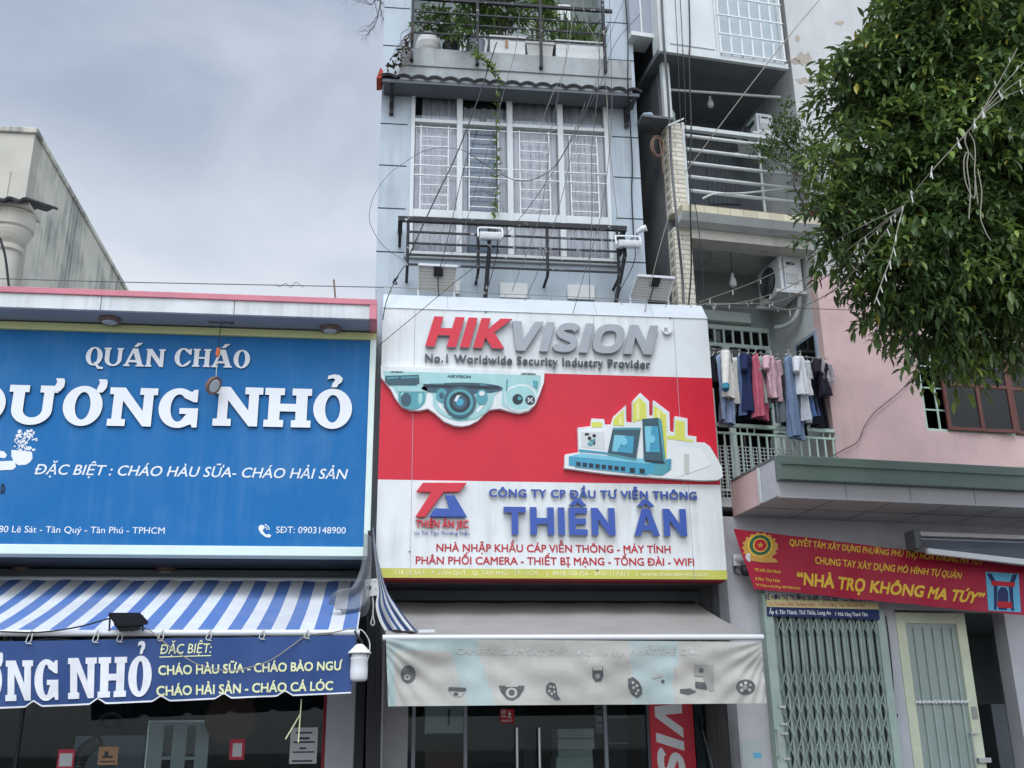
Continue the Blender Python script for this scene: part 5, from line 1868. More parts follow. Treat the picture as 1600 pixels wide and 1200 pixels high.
def white_flood(x0, y0, x1, y1, base, joint, label):
    v = 0.0
    a, b = Vector(P(x0, y0, v)), Vector(P(x1, y1, v))
    J = Vector(P(*joint, v+0.05))
    Bs = Vector(P(*base, 0.24))
    Bs.z = tz
    t = thing('floodlight', Bs, label, 'floodlight', 'white floodlights on poles above the white sign')
    uc, wd = (a.x+b.x)/2, abs(b.x-a.x)
    zt_, zb2 = max(a.z, b.z), min(a.z, b.z)
    mb = MB()
    h = zt_-zb2
    mb.hexa([(uc-wd*0.46, v-0.1, zb2+0.0), (uc+wd*0.46, v-0.1, zb2), (uc+wd*0.46, v+0.12, zb2+h*0.45), (uc-wd*0.46, v+0.12, zb2+h*0.45),
             (uc-wd*0.5, v-0.12, zb2+h*0.55), (uc+wd*0.5, v-0.12, zb2+h*0.55), (uc+wd*0.5, v+0.1, zt_), (uc-wd*0.5, v+0.1, zt_)])
    for i in range(9):
        u = uc-wd*0.4+wd*0.8*i/8
        mb.box(u-0.006, u+0.006, v-0.135, v-0.115, zb2+h*0.06, zb2+h*0.5, 0)
    mb.build('housing', M['white_plastic'], t, bevel=0.006)
    mb = MB()
    mb.hexa([(uc-wd*0.4, v-0.085, zb2-0.004), (uc+wd*0.4, v-0.085, zb2-0.004), (uc+wd*0.4, v+0.09, zb2+h*0.36), (uc-wd*0.4, v+0.09, zb2+h*0.36),
             (uc-wd*0.4, v-0.085, zb2+0.01), (uc+wd*0.4, v-0.085, zb2+0.01), (uc+wd*0.4, v+0.09, zb2+h*0.38), (uc-wd*0.4, v+0.09, zb2+h*0.38)])
    mb.build('lens', M['lens'], t)
    mb = MB()
    mb.tube(spline([(uc-wd*0.5-0.012, v, zb2+h*0.45), (uc-wd*0.5-0.012, v+0.02, zt_+0.03), (uc-wd*0.42, v+0.03, zt_+0.06), (uc+wd*0.42, v+0.03, zt_+0.06), (uc+wd*0.5+0.012, v+0.02, zt_+0.03), (uc+wd*0.5+0.012, v, zb2+h*0.45)], 4), 0.011, 6)
    mb.build('yoke', M['white_plastic'], t)
    mb = MB()
    mb.tube([(J.x, v+0.06, zt_+0.05), J+Vector((0, 0, -0.06)), Bs], [0.022, 0.03, 0.03], 10)
    mb.build('pole', M['black_iron'], t)
    mb = MB()
    mb.tube(spline([(uc+0.03, v+0.05, zt_), (uc+0.08, v+0.1, zt_+0.05), (uc+0.1, v+0.12, zb2-0.1), (Bs.x+0.02, 0.22, tz+0.1)]), 0.006, 5)
    mb.build('lead', M['cable_black'], t)
    return t


white_flood(748.5, 360, 784, 379, (758, 460), (764.5, 382), 'white floodlight on a dark pole at the railing middle post')
white_flood(964, 373, 1000.5, 391, (961.5, 469), (976, 392), 'white floodlight on a leaning dark pole at the railing right end')
sc_ = thing('security_camera', P(1000, 372, 0.2), 'small white security camera on a bent arm above the right solar panel', 'camera')
mb = MB()
mb.tube(spline([(P(1004, 374, 0.3)[0], WV, P(1004, 374, 0.3)[2]), P(996, 374, 0.2), P(995, 366, 0.15), P(1001, 359, 0.1)]), 0.014, 8)
mb.build('arm', M['soffit'], sc_)
mb = MB()
mb.tube([P(996, 363, 0.12), P(1003, 358, 0.08), P(1010, 356, 0.05)], [0.03, 0.042, 0.045], 14)
mb.build('body', M['white_plastic'], sc_)
# pale plates on the wall under the railing
for x0, y0, x1, y1, lb in ((781, 441, 825, 466, 'pale square cover plate on the grey wall between the two solar panels'), (886.5, 444, 930, 468, 'pale square cover plate on the grey wall near the leaning floodlight pole')):
    mb = MB()
    mb.bpx(x0, y0, x1, y1, WV-0.05, WV-0.002)
    tag(mb.build('cover_plate', M['foam'], bevel=0.008), lb, 'plate', 'pale cover plates above the white sign')
mb = MB()
mb.bpx(712, 439, 719, 459, WV-0.04, WV-0.002)
tag(mb.build('junction_box', M['foam'], bevel=0.004), 'narrow pale box on the wall beside the solar panel', 'box')

# ------------------------------------------------------------------ ground floor of the camera shop
GV = 1.25
gl_, gr_ = wl+0.02, P(1162, 1150, GV)[0]
ceil_z = SBOT+0.02
mb = MB()
mb.box(SL_+0.02, SR_-0.02, GV-0.1, GV+0.1, ceil_z-0.85, ceil_z-0.01, 2)
mb.box(SL_+0.02, SL_+0.14, 0.6, 7, G0, ceil_z-0.02, 1)
mb.box(SR_-0.14, SR_-0.02, GV+0.1, 7, G0, ceil_z-0.02, 2)
mb.box(SL_+0.14, SR_-0.14, 6.4, 6.5, G0, ceil_z-0.02, 2)
mb.box(SL_+0.14, SR_-0.14, GV+0.1, 6.4, ceil_z-0.8, ceil_z-0.7, 2)
mb.box(SL_+0.14, SR_-0.14, 0.9, 6.4, G0, G0+0.1, 3)
u0_ = P(612, 1150, GV)[0]
u1_ = P(637, 1150, GV)[0]
mb.box(SL_+0.14, u1_, GV-0.05, GV+0.15, G0+0.1, ceil_z-0.85, 1)
mb.build('shop_front_wall', [M['dark_box'], M['pillar_white'], M['dark_interior'], M['interior_floor']], tower)
# side wall at the right under the sign
e0 = P(1147, 1000, 0.45)[0]
mb = MB()
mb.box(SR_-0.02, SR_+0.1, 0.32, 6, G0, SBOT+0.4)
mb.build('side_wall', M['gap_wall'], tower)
gx0, gx1 = u1_, P(1108, 1150, GV)[0]
gz1 = ceil_z-0.85
mb = MB()
mb.box(gx0, gx1, GV, GV+0.012, G0+0.1, gz1)
gf = mb.build('glass_front', M['shop_glass'], tower)
mb = MB()
for x in (646, 727, 946, 1014):
    u = P(x, 1150, GV)[0]
    MB().box(u-0.022, u+0.022, GV-0.03, GV+0.04, G0+0.1, gz1).build('glazing_bar', M['soffit'], gf)
for x in (807.5, 842.5):
    u = P(x, 1150, GV-0.06)[0]
    zt_ = P(x, 1137, GV-0.06)[2]
    mb = MB()
    mb.tube([(u, GV-0.06, zt_-0.9), (u, GV-0.06, zt_)], 0.02, 12)
    mb.box(u-0.012, u+0.012, GV-0.06, GV, zt_-0.12, zt_-0.09)
    mb.box(u-0.012, u+0.012, GV-0.06, GV, zt_-0.82, zt_-0.79)
    mb.build('door_handle', M['steel'], gf)
t_ = MB()
t_.bpx(781, 1108, 803.5, 1130, GV-0.006, GV-0.002)
t_.text('ĐẨY', (783, 1114.5), (791, 1114.7), 4.5, GV-0.006, 0.001, 1, None, 0, 0.02)
t_.text('CỬA', (783, 1121), (791, 1121.2), 4.0, GV-0.006, 0.001, 1, None, 0, 0.02)
t_.text('EMERGENCY', (783, 1127.5), (801, 1128), 3.2, GV-0.006, 0.001, 1, None, 0, 0.01)
t_.ell(796, 1112, 1.2, 1.2, GV-0.006, 0.001, 1, 10)
for q in ([(794, 1114), (797, 1113.5), (797, 1118), (795, 1118)], [(795, 1118), (797, 1118), (799.5, 1122), (798, 1122.5)], [(795, 1118), (796.5, 1118), (794, 1122.5), (792.8, 1122)], [(797, 1114), (800, 1116), (799.5, 1117), (797, 1115.2)]):
    t_.ppx(q, GV-0.0075, 0.0008, 1)
t_.build('door_sticker', [M['emblem_red'], M['white_plastic']], label='red exit sticker with a running figure on the shop door glass', cat='sticker')

# inside the shop
IVv = GV+0.35


def inside(name, x0, y0, x1, y1, v, d, m_, label, cat, extra=None, group=None):
    t = MB()
    t.bpx(x0, y0, x1, y1, v, v+d)
    if extra:
        for q in extra:
            t.bpx(*q[:4], v-0.006, v-0.0005, q[4])
    return t.build(name, [M[m_], M['ink'], M['kraft'], M['white_plastic']], label=label, cat=cat, group=group, bevel=0.006)


inside('cabinet', 665, 1040, 728, 1147, IVv, 0.5, 'white_plastic', 'pale wall cabinet hanging inside the shop glass', 'cabinet', [(700, 1108, 703, 1133, 1), (666, 1146, 727, 1147, 1)])
inside('carton', 664, 1172, 729, 1290, IVv+0.2, 0.6, 'brown', 'brown wooden box below the pale wall cabinet', 'box')
inside('carton', 871, 1139, 929, 1170, IVv+0.3, 0.5, 'foam', 'pale carton topmost of the stack inside the shop door', 'box', [(872, 1153, 928, 1155, 2)], 'cartons stacked inside the shop')
inside('carton', 872, 1171, 926, 1182, IVv+0.3, 0.5, 'paper', 'thin carton in the middle of the stack inside the shop door', 'box', None, 'cartons stacked inside the shop')
inside('carton', 869, 1183, 930, 1290, IVv+0.3, 0.5, 'foam', 'tall carton at the base of the stack inside the shop door', 'box', None, 'cartons stacked inside the shop')
inside('carton', 818, 1170, 839, 1290, IVv+0.1, 0.4, 'black', 'black case standing behind the door handles', 'case')
inside('wall_panel', 930, 1100, 945, 1146, IVv+0.9, 0.1, 'paper', 'white notice strip on the back wall of the shop', 'notice', [(933, 1106, 942, 1108, 1), (933, 1116, 942, 1118, 1), (933, 1128, 942, 1130, 1)])
inside('wall_panel', 948, 1098, 985, 1290, IVv+1.4, 0.3, 'dark_interior', 'dark shelf unit at the back of the camera shop', 'shelf', [(950, 1120, 983, 1122, 3), (950, 1160, 983, 1162, 3)])
inside('wall_panel', 729, 1100, 823, 1190, IVv+2.6, 0.1, 'recess_dark', 'grey partition deep inside the camera shop', 'partition')
# a standing banner
sb = thing('standing_banner', P(1050, 1290, GV-0.1), 'red standing banner with white sideways letters under the canopy', 'banner')
sbv = GV-0.12
mb = MB()
a0_, a1_ = P(1014, 1105, sbv), P(1082, 1105, sbv)
mb.box(a0_[0], a1_[0], sbv, sbv+0.02, G0+0.15, P(1050, 1060, sbv)[2])
mb.build('panel', M['sign_red'], sb)
MB().box(a0_[0]-0.02, a1_[0]+0.02, sbv-0.1, sbv+0.12, G0, G0+0.14).build('base', M['aluminium'], sb, bevel=0.01)
mb = MB()
zA, zB_ = P(1050, 1030, sbv)[2], P(1050, 1375, sbv)[2]
zlet = [zA+0.3, zA-2.3]
ub, cap_ = P(1025, 1150, sbv)[0], (P(1068, 1150, sbv)[0]-P(1025, 1150, sbv)[0])
# word runs downwards; its V starts just under the canopy hem
vs, fs, nn = sans_word([(c_, '') for c_ in 'VISION'], 0.27, 0.1, 0.27)
z_start = P(1050, 1099, sbv)[2]
ln_ = 2.0
mb.add([(ub+y*cap_, sbv-t*0.003, z_start-x*ln_) for x, y, t in vs], fs, 0)
mb.build('lettering', M['white_plastic'], sb)
mb = MB()
mb.tube([P(1084, 1090, GV+0.2), P(1100, 1150, GV-0.02), P(1118, 1215, GV-0.2)], 0.012, 8)
tag(mb.build('pole', M['steel']), 'slim metal pole leaning beside the red standing banner', 'pole')
fe = thing('fire_box', P(1096, 1170, GV+0.25), 'red fire equipment box behind the standing banner', 'fire box')
mb = MB()
mb.hexa([P(1083, 1128, GV+0.2), P(1104, 1158, GV+0.2), P(1098, 1166, GV+0.2), P(1083, 1178, GV+0.2), P(1083, 1128, GV+0.4), P(1104, 1158, GV+0.4), P(1098, 1166, GV+0.4), P(1083, 1178, GV+0.4)])
mb.build('box', M['emblem_red'], fe)

# grey canopy with the printed valance
CV, CB = -1.35, 0.95
cz_f = 0.5*(P(598, 993, CV)[2]+P(1192, 999, CV)[2])
cz_b = 0.5*(P(630, 941, CB)[2]+P(1082, 941, CB)[2])
cl_, cr_ = P(598, 993, CV)[0], P(1192.5, 999, CV)[0]
cw = thing('awning', ((cl_+cr_)/2, CV, cz_f), 'grey canvas awning with a stained printed valance below the red and white sign', 'awning')
mb = MB()


def csag(a, b): return -0.045*math.sin(math.pi*b)+0.006*math.sin(a*31+b*5)-0.01*math.sin(math.pi*b)*math.sin(a*7)


mb.grid(lambda a, b: (cl_+0.03+(cr_-cl_-0.06)*a, CB+(CV-CB)*b, cz_b+(cz_f+0.02-cz_b)*b+csag(a, b)), 60, 14)
mb.build('canvas', M['canvas_grey'], cw, smooth=True)
MB().tube([(cl_, CV, cz_f), (cr_, CV, cz_f)], 0.03, 12).build('front_bar', M['aluminium'], cw)
MB().tube([(cl_+0.05, CB, cz_b-0.03), (cr_-0.05, CB, cz_b-0.03)], 0.05, 12).build('roller', M['black'], cw)
mb = MB()
for u in (cl_+0.5, cr_-0.35):
    mb.bar((u, CB, cz_b-0.12), (u-0.12, CV+0.6, cz_f-0.05), 0.05, 0.03)
    mb.bar((u-0.12, CV+0.6, cz_f-0.05), (u, CV+0.02, cz_f-0.03), 0.05, 0.03)
mb.build('folding_arm', M['aluminium'], cw)


def vwave(a, b):
    d = 0.0
    for cx_, k_, fr_ in ((-0.02, 1.0, 1.0), (1.02, 0.9, 1.15)):          # folds fanning out from the tied corners
        x = abs(a-cx_)*6.1
        an = math.atan2(b*0.62+0.02, x+0.05)
        rr_ = math.hypot(x, b*0.62)
        d += 0.016*k_*math.sin(an*26*fr_+1.3*cx_)*min(1, rr_*2.2)*math.exp(-0.9*rr_)
    d += 0.03*math.sin(a*10.5+b*1.3)*b+0.012*math.sin(a*27-b*5.5+2)*b
    d += 0.011*math.sin(a*16+b*10+math.sin(a*9)*1.5)*math.sin(math.pi*min(1, b*1.1))
    d += 0.006*math.sin(a*41-b*13+math.sin(a*23))*math.sin(math.pi*b)
    d += 0.05*math.sin(math.pi*b)*(0.5+0.5*math.sin(a*5+1))*0.5
    return d*1.05


vc = Cloth(MF, (603, 998, CV-0.03), (1190, 1003, CV-0.03), (1196.5, 1099, CV-0.02), (606.5, 1103.5, CV-0.02), vwave)
mb = MB()
mb.grid(lambda a, b: vc.at(a, b), 260, 44)


def teal_zone(a, b):
    x, y = 603+593*a, 999+103*b
    y -= 1.5*math.sin(x*0.3)
    return (x < 744 and y < 1017) or (700+(y-1017)*0.28 < x < 742+(y-1017)*0.3) or x < 614 or (982 < x < 1060 and y < 1040) or (984 < x+(y-1040)*0.05 < 1050)


mb.m = [1 if teal_zone((i % 260+0.5)/260, (i//260+0.5)/44) else 0 for i in range(260*44)]
vmat = M['valance']
val = mb.build('valance', [vmat, M['valance_teal']], cw, smooth=True)
mb = MB()
for body, pl, pr in (('CAMERA GIÁM SÁT', (712, 1022), (850, 1025)), ('CHẤT LƯỢNG HÌNH ẢNH', (858, 1024), (975, 1026)), ('NHẤT THẾ GIỚI', (985, 1022), (1090, 1024))):
    vc.put(mb, font_mesh(body, False, 0, 0.01), pl, pr, 10, 0.006, 0, 0.03)
mb.build('faded_lettering', M['valance_faint'], val)
mb = MB()


def disc(x, y, rx, ry, off, mi, n=20): vc.shape(mb, [(x+rx*math.cos(i*6.2832/n), y+ry*math.sin(i*6.2832/n)) for i in range(n)], off, mi)


K = lambda x, y: z8(x, y)
mb = MB()
x, y = K(230, 408)
disc(x, y, 11.5, 14, 0.0075, 0)
disc(x-2, y+5, 5, 4.5, 0.0095, 1)
disc(x-1, y+4, 2.2, 2.4, 0.0115, 0)
mb.build('camera_print', [M['valance_print'], M['valance'], M['solar_line']], val)
mb = MB()
x, y = K(410, 460)
vc.shape(mb, [(x-13, y-2), (x+13, y-1), (x+14, y+4), (x+8, y+5), (x-14, y+4)], 0.0075, 0)
vc.shape(mb, [(x-12, y+5), (x+12, y+6), (x+6, y+13), (x-4, y+13)], 0.0075, 1)
disc(x-2, y+9, 4, 3, 0.0095, 0)
mb.build('camera_print', [M['valance_print'], M['valance'], M['solar_line']], val)
mb = MB()
x, y = K(610, 462)
vc.shape(mb, [(x-20, y-5), (x+20, y-5), (x+19, y+1), (x+12, y+12), (x+2, y+18), (x-8, y+16), (x-17, y+4)], 0.0075, 0)
disc(x, y+6, 9, 8, 0.0095, 1)
disc(x, y+6, 5, 5, 0.0115, 0)
vc.shape(mb, [(x-8, y-9), (x+8, y-9), (x+10, y-3), (x-10, y-3)], 0.0095, 1)
mb.build('camera_print', [M['valance_print'], M['valance'], M['solar_line']], val)
mb = MB()
x, y = K(760, 470)
vc.shape(mb, [(x-10, y-8), (x-4, y-14), (x+4, y-12), (x+7, y-2), (x+8, y+6), (x+13, y+13), (x+5, y+14), (x-4, y+8), (x-10, y+2)], 0.0075, 0)
for dx, dy in ((-3, -7), (2, -6), (-5, 0), (3, 1), (-1, 4)):
    disc(x+dx, y+dy, 1.7, 2.0, 0.0095, 1, 10)
mb.build('camera_print', [M['valance_print'], M['valance'], M['solar_line']], val)
mb = MB()
x, y = K(926, 408)
vc.shape(mb, [(x-8, y-11), (x+8, y-12), (x+9, y+3), (x+5, y+11), (x-3, y+12), (x-8, y+5)], 0.0075, 0)
disc(x, y+3, 4, 4, 0.0095, 2)
vc.shape(mb, [(x-7, y-11), (x+7, y-11.5), (x+7, y-6), (x-7, y-6)], 0.0095, 1)
mb.build('camera_print', [M['valance_print'], M['valance'], M['solar_line']], val)
mb = MB()
x, y = K(1063, 458)
vc.shape(mb, [(x-11, y-14), (x-3, y-17), (x+6, y-10), (x+11, y), (x+11, y+10), (x+4, y+16), (x-5, y+10), (x-10, y)], 0.0075, 0)
for dx, dy in ((-3, -8), (3, -3), (5, 4), (-2, 0), (2, 9)):
    disc(x+dx, y+dy, 2.2, 2.4, 0.0095, 1, 10)
mb.build('camera_print', [M['valance_print'], M['valance'], M['solar_line']], val)
mb = MB()
x, y = K(1140, 425)
vc.shape(mb, [(x-6, y-4), (x+10, y-8), (x+10, y-4), (x-6, y)], 0.0075, 1)
disc(x+11, y+4, 2.5, 3, 0.0075, 0)
mb.build('camera_print', [M['valance_print'], M['valance'], M['solar_line']], val)
mb = MB()
x, y = K(1318, 425)
vc.shape(mb, [(x-15, y-22), (x+14, y-22), (x+15, y+18), (x+9, y+20), (x+2, y+10), (x-2, y-4), (x-15, y-4)], 0.0075, 2)
disc(x-5, y-13, 4, 4, 0.0095, 0)
vc.shape(mb, [(x-14, y+4), (x+2, y+6), (x+4, y+17), (x-14, y+14)], 0.0095, 0)
vc.shape(mb, [(x-38, y+16), (x-22, y+15), (x-12, y+20), (x-24, y+25), (x-38, y+22)], 0.0075, 0)
mb.build('camera_print', [M['valance_print'], M['valance'], M['solar_line']], val)
mb = MB()
x, y = K(1470, 455)
disc(x, y, 15, 12, 0.0075, 0)
for dx, dy in ((-7, -3), (0, -6), (7, -3), (-6, 5), (6, 5)):
    disc(x+dx, y+dy, 2.6, 2.6, 0.0095, 1, 10)
disc(x, y+1, 4.2, 4, 0.0095, 2)
mb.build('camera_print', [M['valance_print'], M['valance'], M['solar_line']], val)
# ------------------------------------------------------------------ things in the slot between the two shops
XV = -0.1


def Q8(x, y, v): return MF.P(*y8(x, y), v)


mb = MB()
rr = random.Random(8)
for i in range(9):
    x = 176+i*6.5
    zb_ = Q8(x, 1500, 0.1)
    pts = [Q8(182+i*2.2, 30, -0.05+0.02*(i % 3)), Q8(180+i*3, 150, -0.05), Q8(x-2+rr.uniform(-5, 5), 400, -0.02+0.04*(i % 2)), Q8(x+rr.uniform(-6, 6), 700, 0.05), Q8(x+rr.uniform(-5, 5), 1000, 0.08), (zb_[0], 0.1, G0)]
    mb.tube(spline(pts, 8), 0.022, 6)
tag(mb.build('cable_bundle', M['cable_black']), 'thick bundle of black cables running down between the two shops', 'cables')
cr = thing('cable_riser', (LR+0.03, 0.3, G0), 'grey stained conduit with stickers in the slot between the shops', 'conduit')
mb = MB()
za_ = P(585, 880, 0.3)[2]
ua_, ub_ = P(585.5, 1100, 0.3)[0], P(596, 1100, 0.3)[0]
mb.box(ua_, ub_, 0.28, 0.4, G0, za_)
mb.build('cover', M['cable_grey'], cr, bevel=0.006)
mb = MB()
for i in range(7):
    y = 1120+i*12+rr.uniform(-3, 3)
    mb.bpx(586.5+rr.uniform(0, 2), y, 594+rr.uniform(-2, 1), y+rr.uniform(4, 9), 0.277, 0.2795, i % 2)
mb.build('sticker', [M['soffit'], M['cyan']], cr)
mx_ = thing('meter_box', Q8(192, 355, -0.2), 'white electric box with a round dial hung on the black cables', 'box')
mb = MB()
mb.hexa([Q8(156, 272, -0.22), Q8(218, 264, -0.22), Q8(230, 348, -0.22), Q8(168, 358, -0.22), Q8(156, 272, -0.1), Q8(218, 264, -0.1), Q8(230, 348, -0.1), Q8(168, 358, -0.1)])
mb.build('body', M['pot_white'], mx_, bevel=0.008)
mb = MB()
c_ = Q8(178, 310, -0.222)
mb.lathe(c_, [(0.028, 0), (0.026, -0.02), (0.018, -0.024)], 18, axis='v')
mb.build('dial', M['black'], mx_)
mb = MB()
for x, y in ((170, 285), (205, 280), (212, 318), (180, 340)):
    mb.lathe(Q8(x, y, -0.222), [(0.007, 0), (0.006, -0.006)], 8, axis='v')
mb.build('screw', M['cable_grey'], mx_)
mb = MB()
mb.tube(spline([Q8(197, 356, -0.2), Q8(200, 400, -0.22), Q8(196, 450, -0.22), Q8(188, 485, -0.24), Q8(197, 497, -0.24), Q8(206, 486, -0.24), Q8(200, 455, -0.23), Q8(199, 420, -0.22)]), 0.008, 6)
tag(mb.build('cable_loop', M['cable_white']), 'pale wire ending in a small loop under the electric box', 'cable')
# grey net
nt_ = []
edgeL = spline([Q8(155, 40, -0.3), Q8(140, 200, -0.32), Q8(95, 300, -0.4), Q8(40, 320, -0.5), Q8(-10, 360, -0.55), Q8(-20, 385, -0.55)], 8)
edgeR = spline([Q8(192, 60, -0.25), Q8(190, 240, -0.25), Q8(180, 330, -0.3), Q8(186, 390, -0.35), Q8(160, 440, -0.4), Q8(60, 450, -0.5)], 8)
mb = MB()
n_ = len(edgeL)-1


def netp(a, b):
    i = min(int(b*n_), n_-1)
    f = b*n_-i
    p = (edgeL[i]*(1-f)+edgeL[i+1]*f)*(1-a)+(edgeR[i]*(1-f)+edgeR[i+1]*f)*a
    return p+Vector((0, 0.07*math.sin(a*9+b*6)*b, 0.02*math.sin(a*14+b*11)*b))


mb.grid(netp, 22, 40)
tag(mb.build('net', M['net'], smooth=True), 'crumpled grey net hanging over the striped awning corner', 'net')
# rolled striped canvas
eA = spline([Q8(196, 15, -0.35), Q8(203, 120, -0.38), Q8(214, 220, -0.4), Q8(222, 320, -0.45), Q8(212, 400, -0.5), Q8(228, 470, -0.6), Q8(255, 522, -0.8)], 10)
eB = spline([Q8(203, 15, -0.4), Q8(215, 120, -0.45), Q8(236, 220, -0.5), Q8(272, 330, -0.6), Q8(318, 400, -0.75), Q8(372, 470, -0.95), Q8(424, 530, -1.2)], 10)
n2 = len(eA)-1
mb = MB()
NS = 12
V_ = []
for j in range(n2+1):
    for i in range(NS*2+1):
        a = i/(NS*2)
        p = eA[j]*(1-a)+eB[j]*a
        wd_ = (eB[j]-eA[j]).length
        V_.append(p+Vector((0, -0.12*wd_*math.sin(a*14+j*0.05)-0.25*wd_*math.sin(math.pi*a), 0)))
Fc, mi_ = [], []
for j in range(n2):
    for i in range(NS*2):
        k_ = j*(NS*2+1)+i
        Fc.append((k_, k_+1, k_+NS*2+2, k_+NS*2+1))
        mi_.append((i//3) % 2)
mb.add(V_, Fc, mi_)
tag(mb.build('rolled_canvas', [M['off_white_canvas'], M['navy_canvas']], smooth=True), 'navy and white striped canvas bunched up between the two signs', 'canvas')
mb = MB()
mb.bar(Q8(425, 526, -1.3), Q8(506, 524, -1.33), 0.03, 0.03)
tag(mb.build('rod', M['pipe_white']), 'short pale rod lying on the grey awning beside the striped canvas', 'rod')

# ------------------------------------------------------------------ pink building with open balconies


def RP(x, y, v): return RF.P(x, y, v)


def ru(x, y, v=0.0): return RF.P(x, y, v)[0]
def rz_(x, y, v=0.0): return RF.P(x, y, v)[2]


uP0 = sum(ru(*p) for p in ((1041, 195), (1055, 387), (1061, 470)))/3
uP1 = sum(ru(*p) for p in ((1068, 199), (1080, 387), (1088, 474)))/3
uR = sum(ru(*p) for p in ((1223, 11), (1244, 180), (1285, 468), (1306, 715)))/4
uE = ru(1790, 600)
DEP = 1.35                                                    # depth of the balconies
rtop = rz_(1230, -230)
zBay = 0.5*(rz_(1030, 86, -0.3)+rz_(1226, 100, -0.3))        # underside of the top bay
zPil = rz_(1055, 192)
zS3t = 0.5*(rz_(1060, 316, -0.28)+rz_(1270, 341, -0.28))     # tiled slab edge
zS3m = 0.5*(rz_(1060, 326, -0.28)+rz_(1270, 352, -0.28))
zBt = rz_(1085, 348)
zBb = rz_(1085, 373)
zRail = 0.5*(rz_(1120, 664)+rz_(1304, 671))
zCan = 0.5*(rz_(1226, 716, -1.3)+rz_(1600, 729, -1.3))       # top of the green canopy
zCanB = 0.5*(rz_(1216, 775, -1.25)+rz_(1600, 791, -1.25))
zFl = zRail-1.0
pb = thing('apartment_house', (ru(1300, 700), 0.0, G0), 'pink and white apartment house with stacked open balconies on one side', 'house', F=RF)
mb = MB(RF)
# facade with the window opening
wx0, wx1 = 0.5*(ru(1433, 565)+ru(1448, 672)), ru(1650, 640)
wz0 = 0.5*(rz_(1448, 672)+rz_(1600, 682))
wz1 = wz0+1.42
zpk = rz_(1282, 428)
mb.box(uR, wx0, 0, 0.2, zCanB+0.021, zpk, 0)
mb.box(wx1, uE, 0, 0.2, zCanB+0.021, zpk, 0)
mb.box(wx0, wx1, 0, 0.2, zCanB+0.021, wz0, 0)
mb.box(wx0, wx1, 0, 0.2, wz1, zpk, 0)
mb.box(uR, uE, 0, 0.2, zpk, rtop, 1)
mb.build('front_wall', [M['pink'], M['old_white']], pb)
rr = random.Random(40)
for cx0, cy0, rx, ry in ((1257, 92, 15, 11), (1243, 96, 9, 5), (1255, 126, 13, 5), (1246, 60, 4, 6), (1312, 36, 7, 4)):
    mb = MB(RF)
    mb.ppx([(cx0+rx*rr.uniform(0.55, 1.2)*math.cos(i*0.3927), cy0+ry*rr.uniform(0.5, 1.25)*math.sin(i*0.3927)) for i in range(16)], -0.0005, 0.0025)
    mb.build('bare_patch', M['bare_plaster'], pb)
mb = MB(RF)
mb.box(uR, uR+0.15, 0.2, DEP+0.2, zCanB, rtop)
mb.build('return_wall', M['return_wall'], pb)
mb = MB(RF)
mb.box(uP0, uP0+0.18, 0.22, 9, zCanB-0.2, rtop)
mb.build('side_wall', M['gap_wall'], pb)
mb = MB(RF)
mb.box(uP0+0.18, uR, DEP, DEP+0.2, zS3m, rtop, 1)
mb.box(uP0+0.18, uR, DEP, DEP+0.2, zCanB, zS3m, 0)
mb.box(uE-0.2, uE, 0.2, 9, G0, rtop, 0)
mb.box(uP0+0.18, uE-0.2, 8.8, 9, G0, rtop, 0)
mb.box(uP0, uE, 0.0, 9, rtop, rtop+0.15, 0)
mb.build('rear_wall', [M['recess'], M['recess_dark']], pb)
mb = MB(RF)
mb.box(uR+0.15, uE-0.2, 0.2, 4, wz0-0.9, wz0-0.8)
mb.box(uR+0.15, uE-0.2, 3.8, 4, wz0-0.8, wz1+0.6)
mb.box(uR+0.15, uE-0.2, 0.2, 4, wz1+0.6, wz1+0.7)
mb.build('room_shell', M['dark_interior'], pb)
# tiled pillar and the slab over the second balcony
mb = MB(RF)
mb.box(uP0, uP1, 0.0, 0.22, zCanB, zS3m-0.12)
mb.box(uP0, uP1, 0.0, 0.22, zS3t, zPil)
mb.build('tiled_pillar', M['split_tile'], pb)
mb = MB(RF)
mb.box(uP1-0.02, uP1+0.015, -0.01, 0.2, zS3t, zPil+0.02)
mb.build('pillar_edge', M['pipe_white'], pb)
mb = MB(RF)
mb.box(uP0+0.03, uR+0.02, -0.28, -0.0, zS3m, zS3t, 0)
mb.hexa([(uP0+0.03, -0.28, zS3m-0.002), (uR, -0.28, zS3m-0.002), (uR, -0.005, zS3m-0.002), (uP0+0.03, -0.005, zS3m-0.002),
         (uP0+0.03, -0.2, zS3m-0.1), (uR, -0.2, zS3m-0.1), (uR, -0.005, zS3m-0.12), (uP0+0.03, -0.005, zS3m-0.12)], 1)
mb.build('slab_edge', [M['band_tile'], M['return_wall']], pb)
mb = MB(RF)
mb.box(uP0+0.18, uR, 0.02, DEP, zS3m-0.1, zS3t-0.03)
mb.build('balcony_slab', M['return_wall'], pb)
mb = MB(RF)
mb.box(uP1-0.02, uR, -0.02, 0.3, zBb, zS3m-0.125)
mb.build('relief_beam', M['relief'], pb)
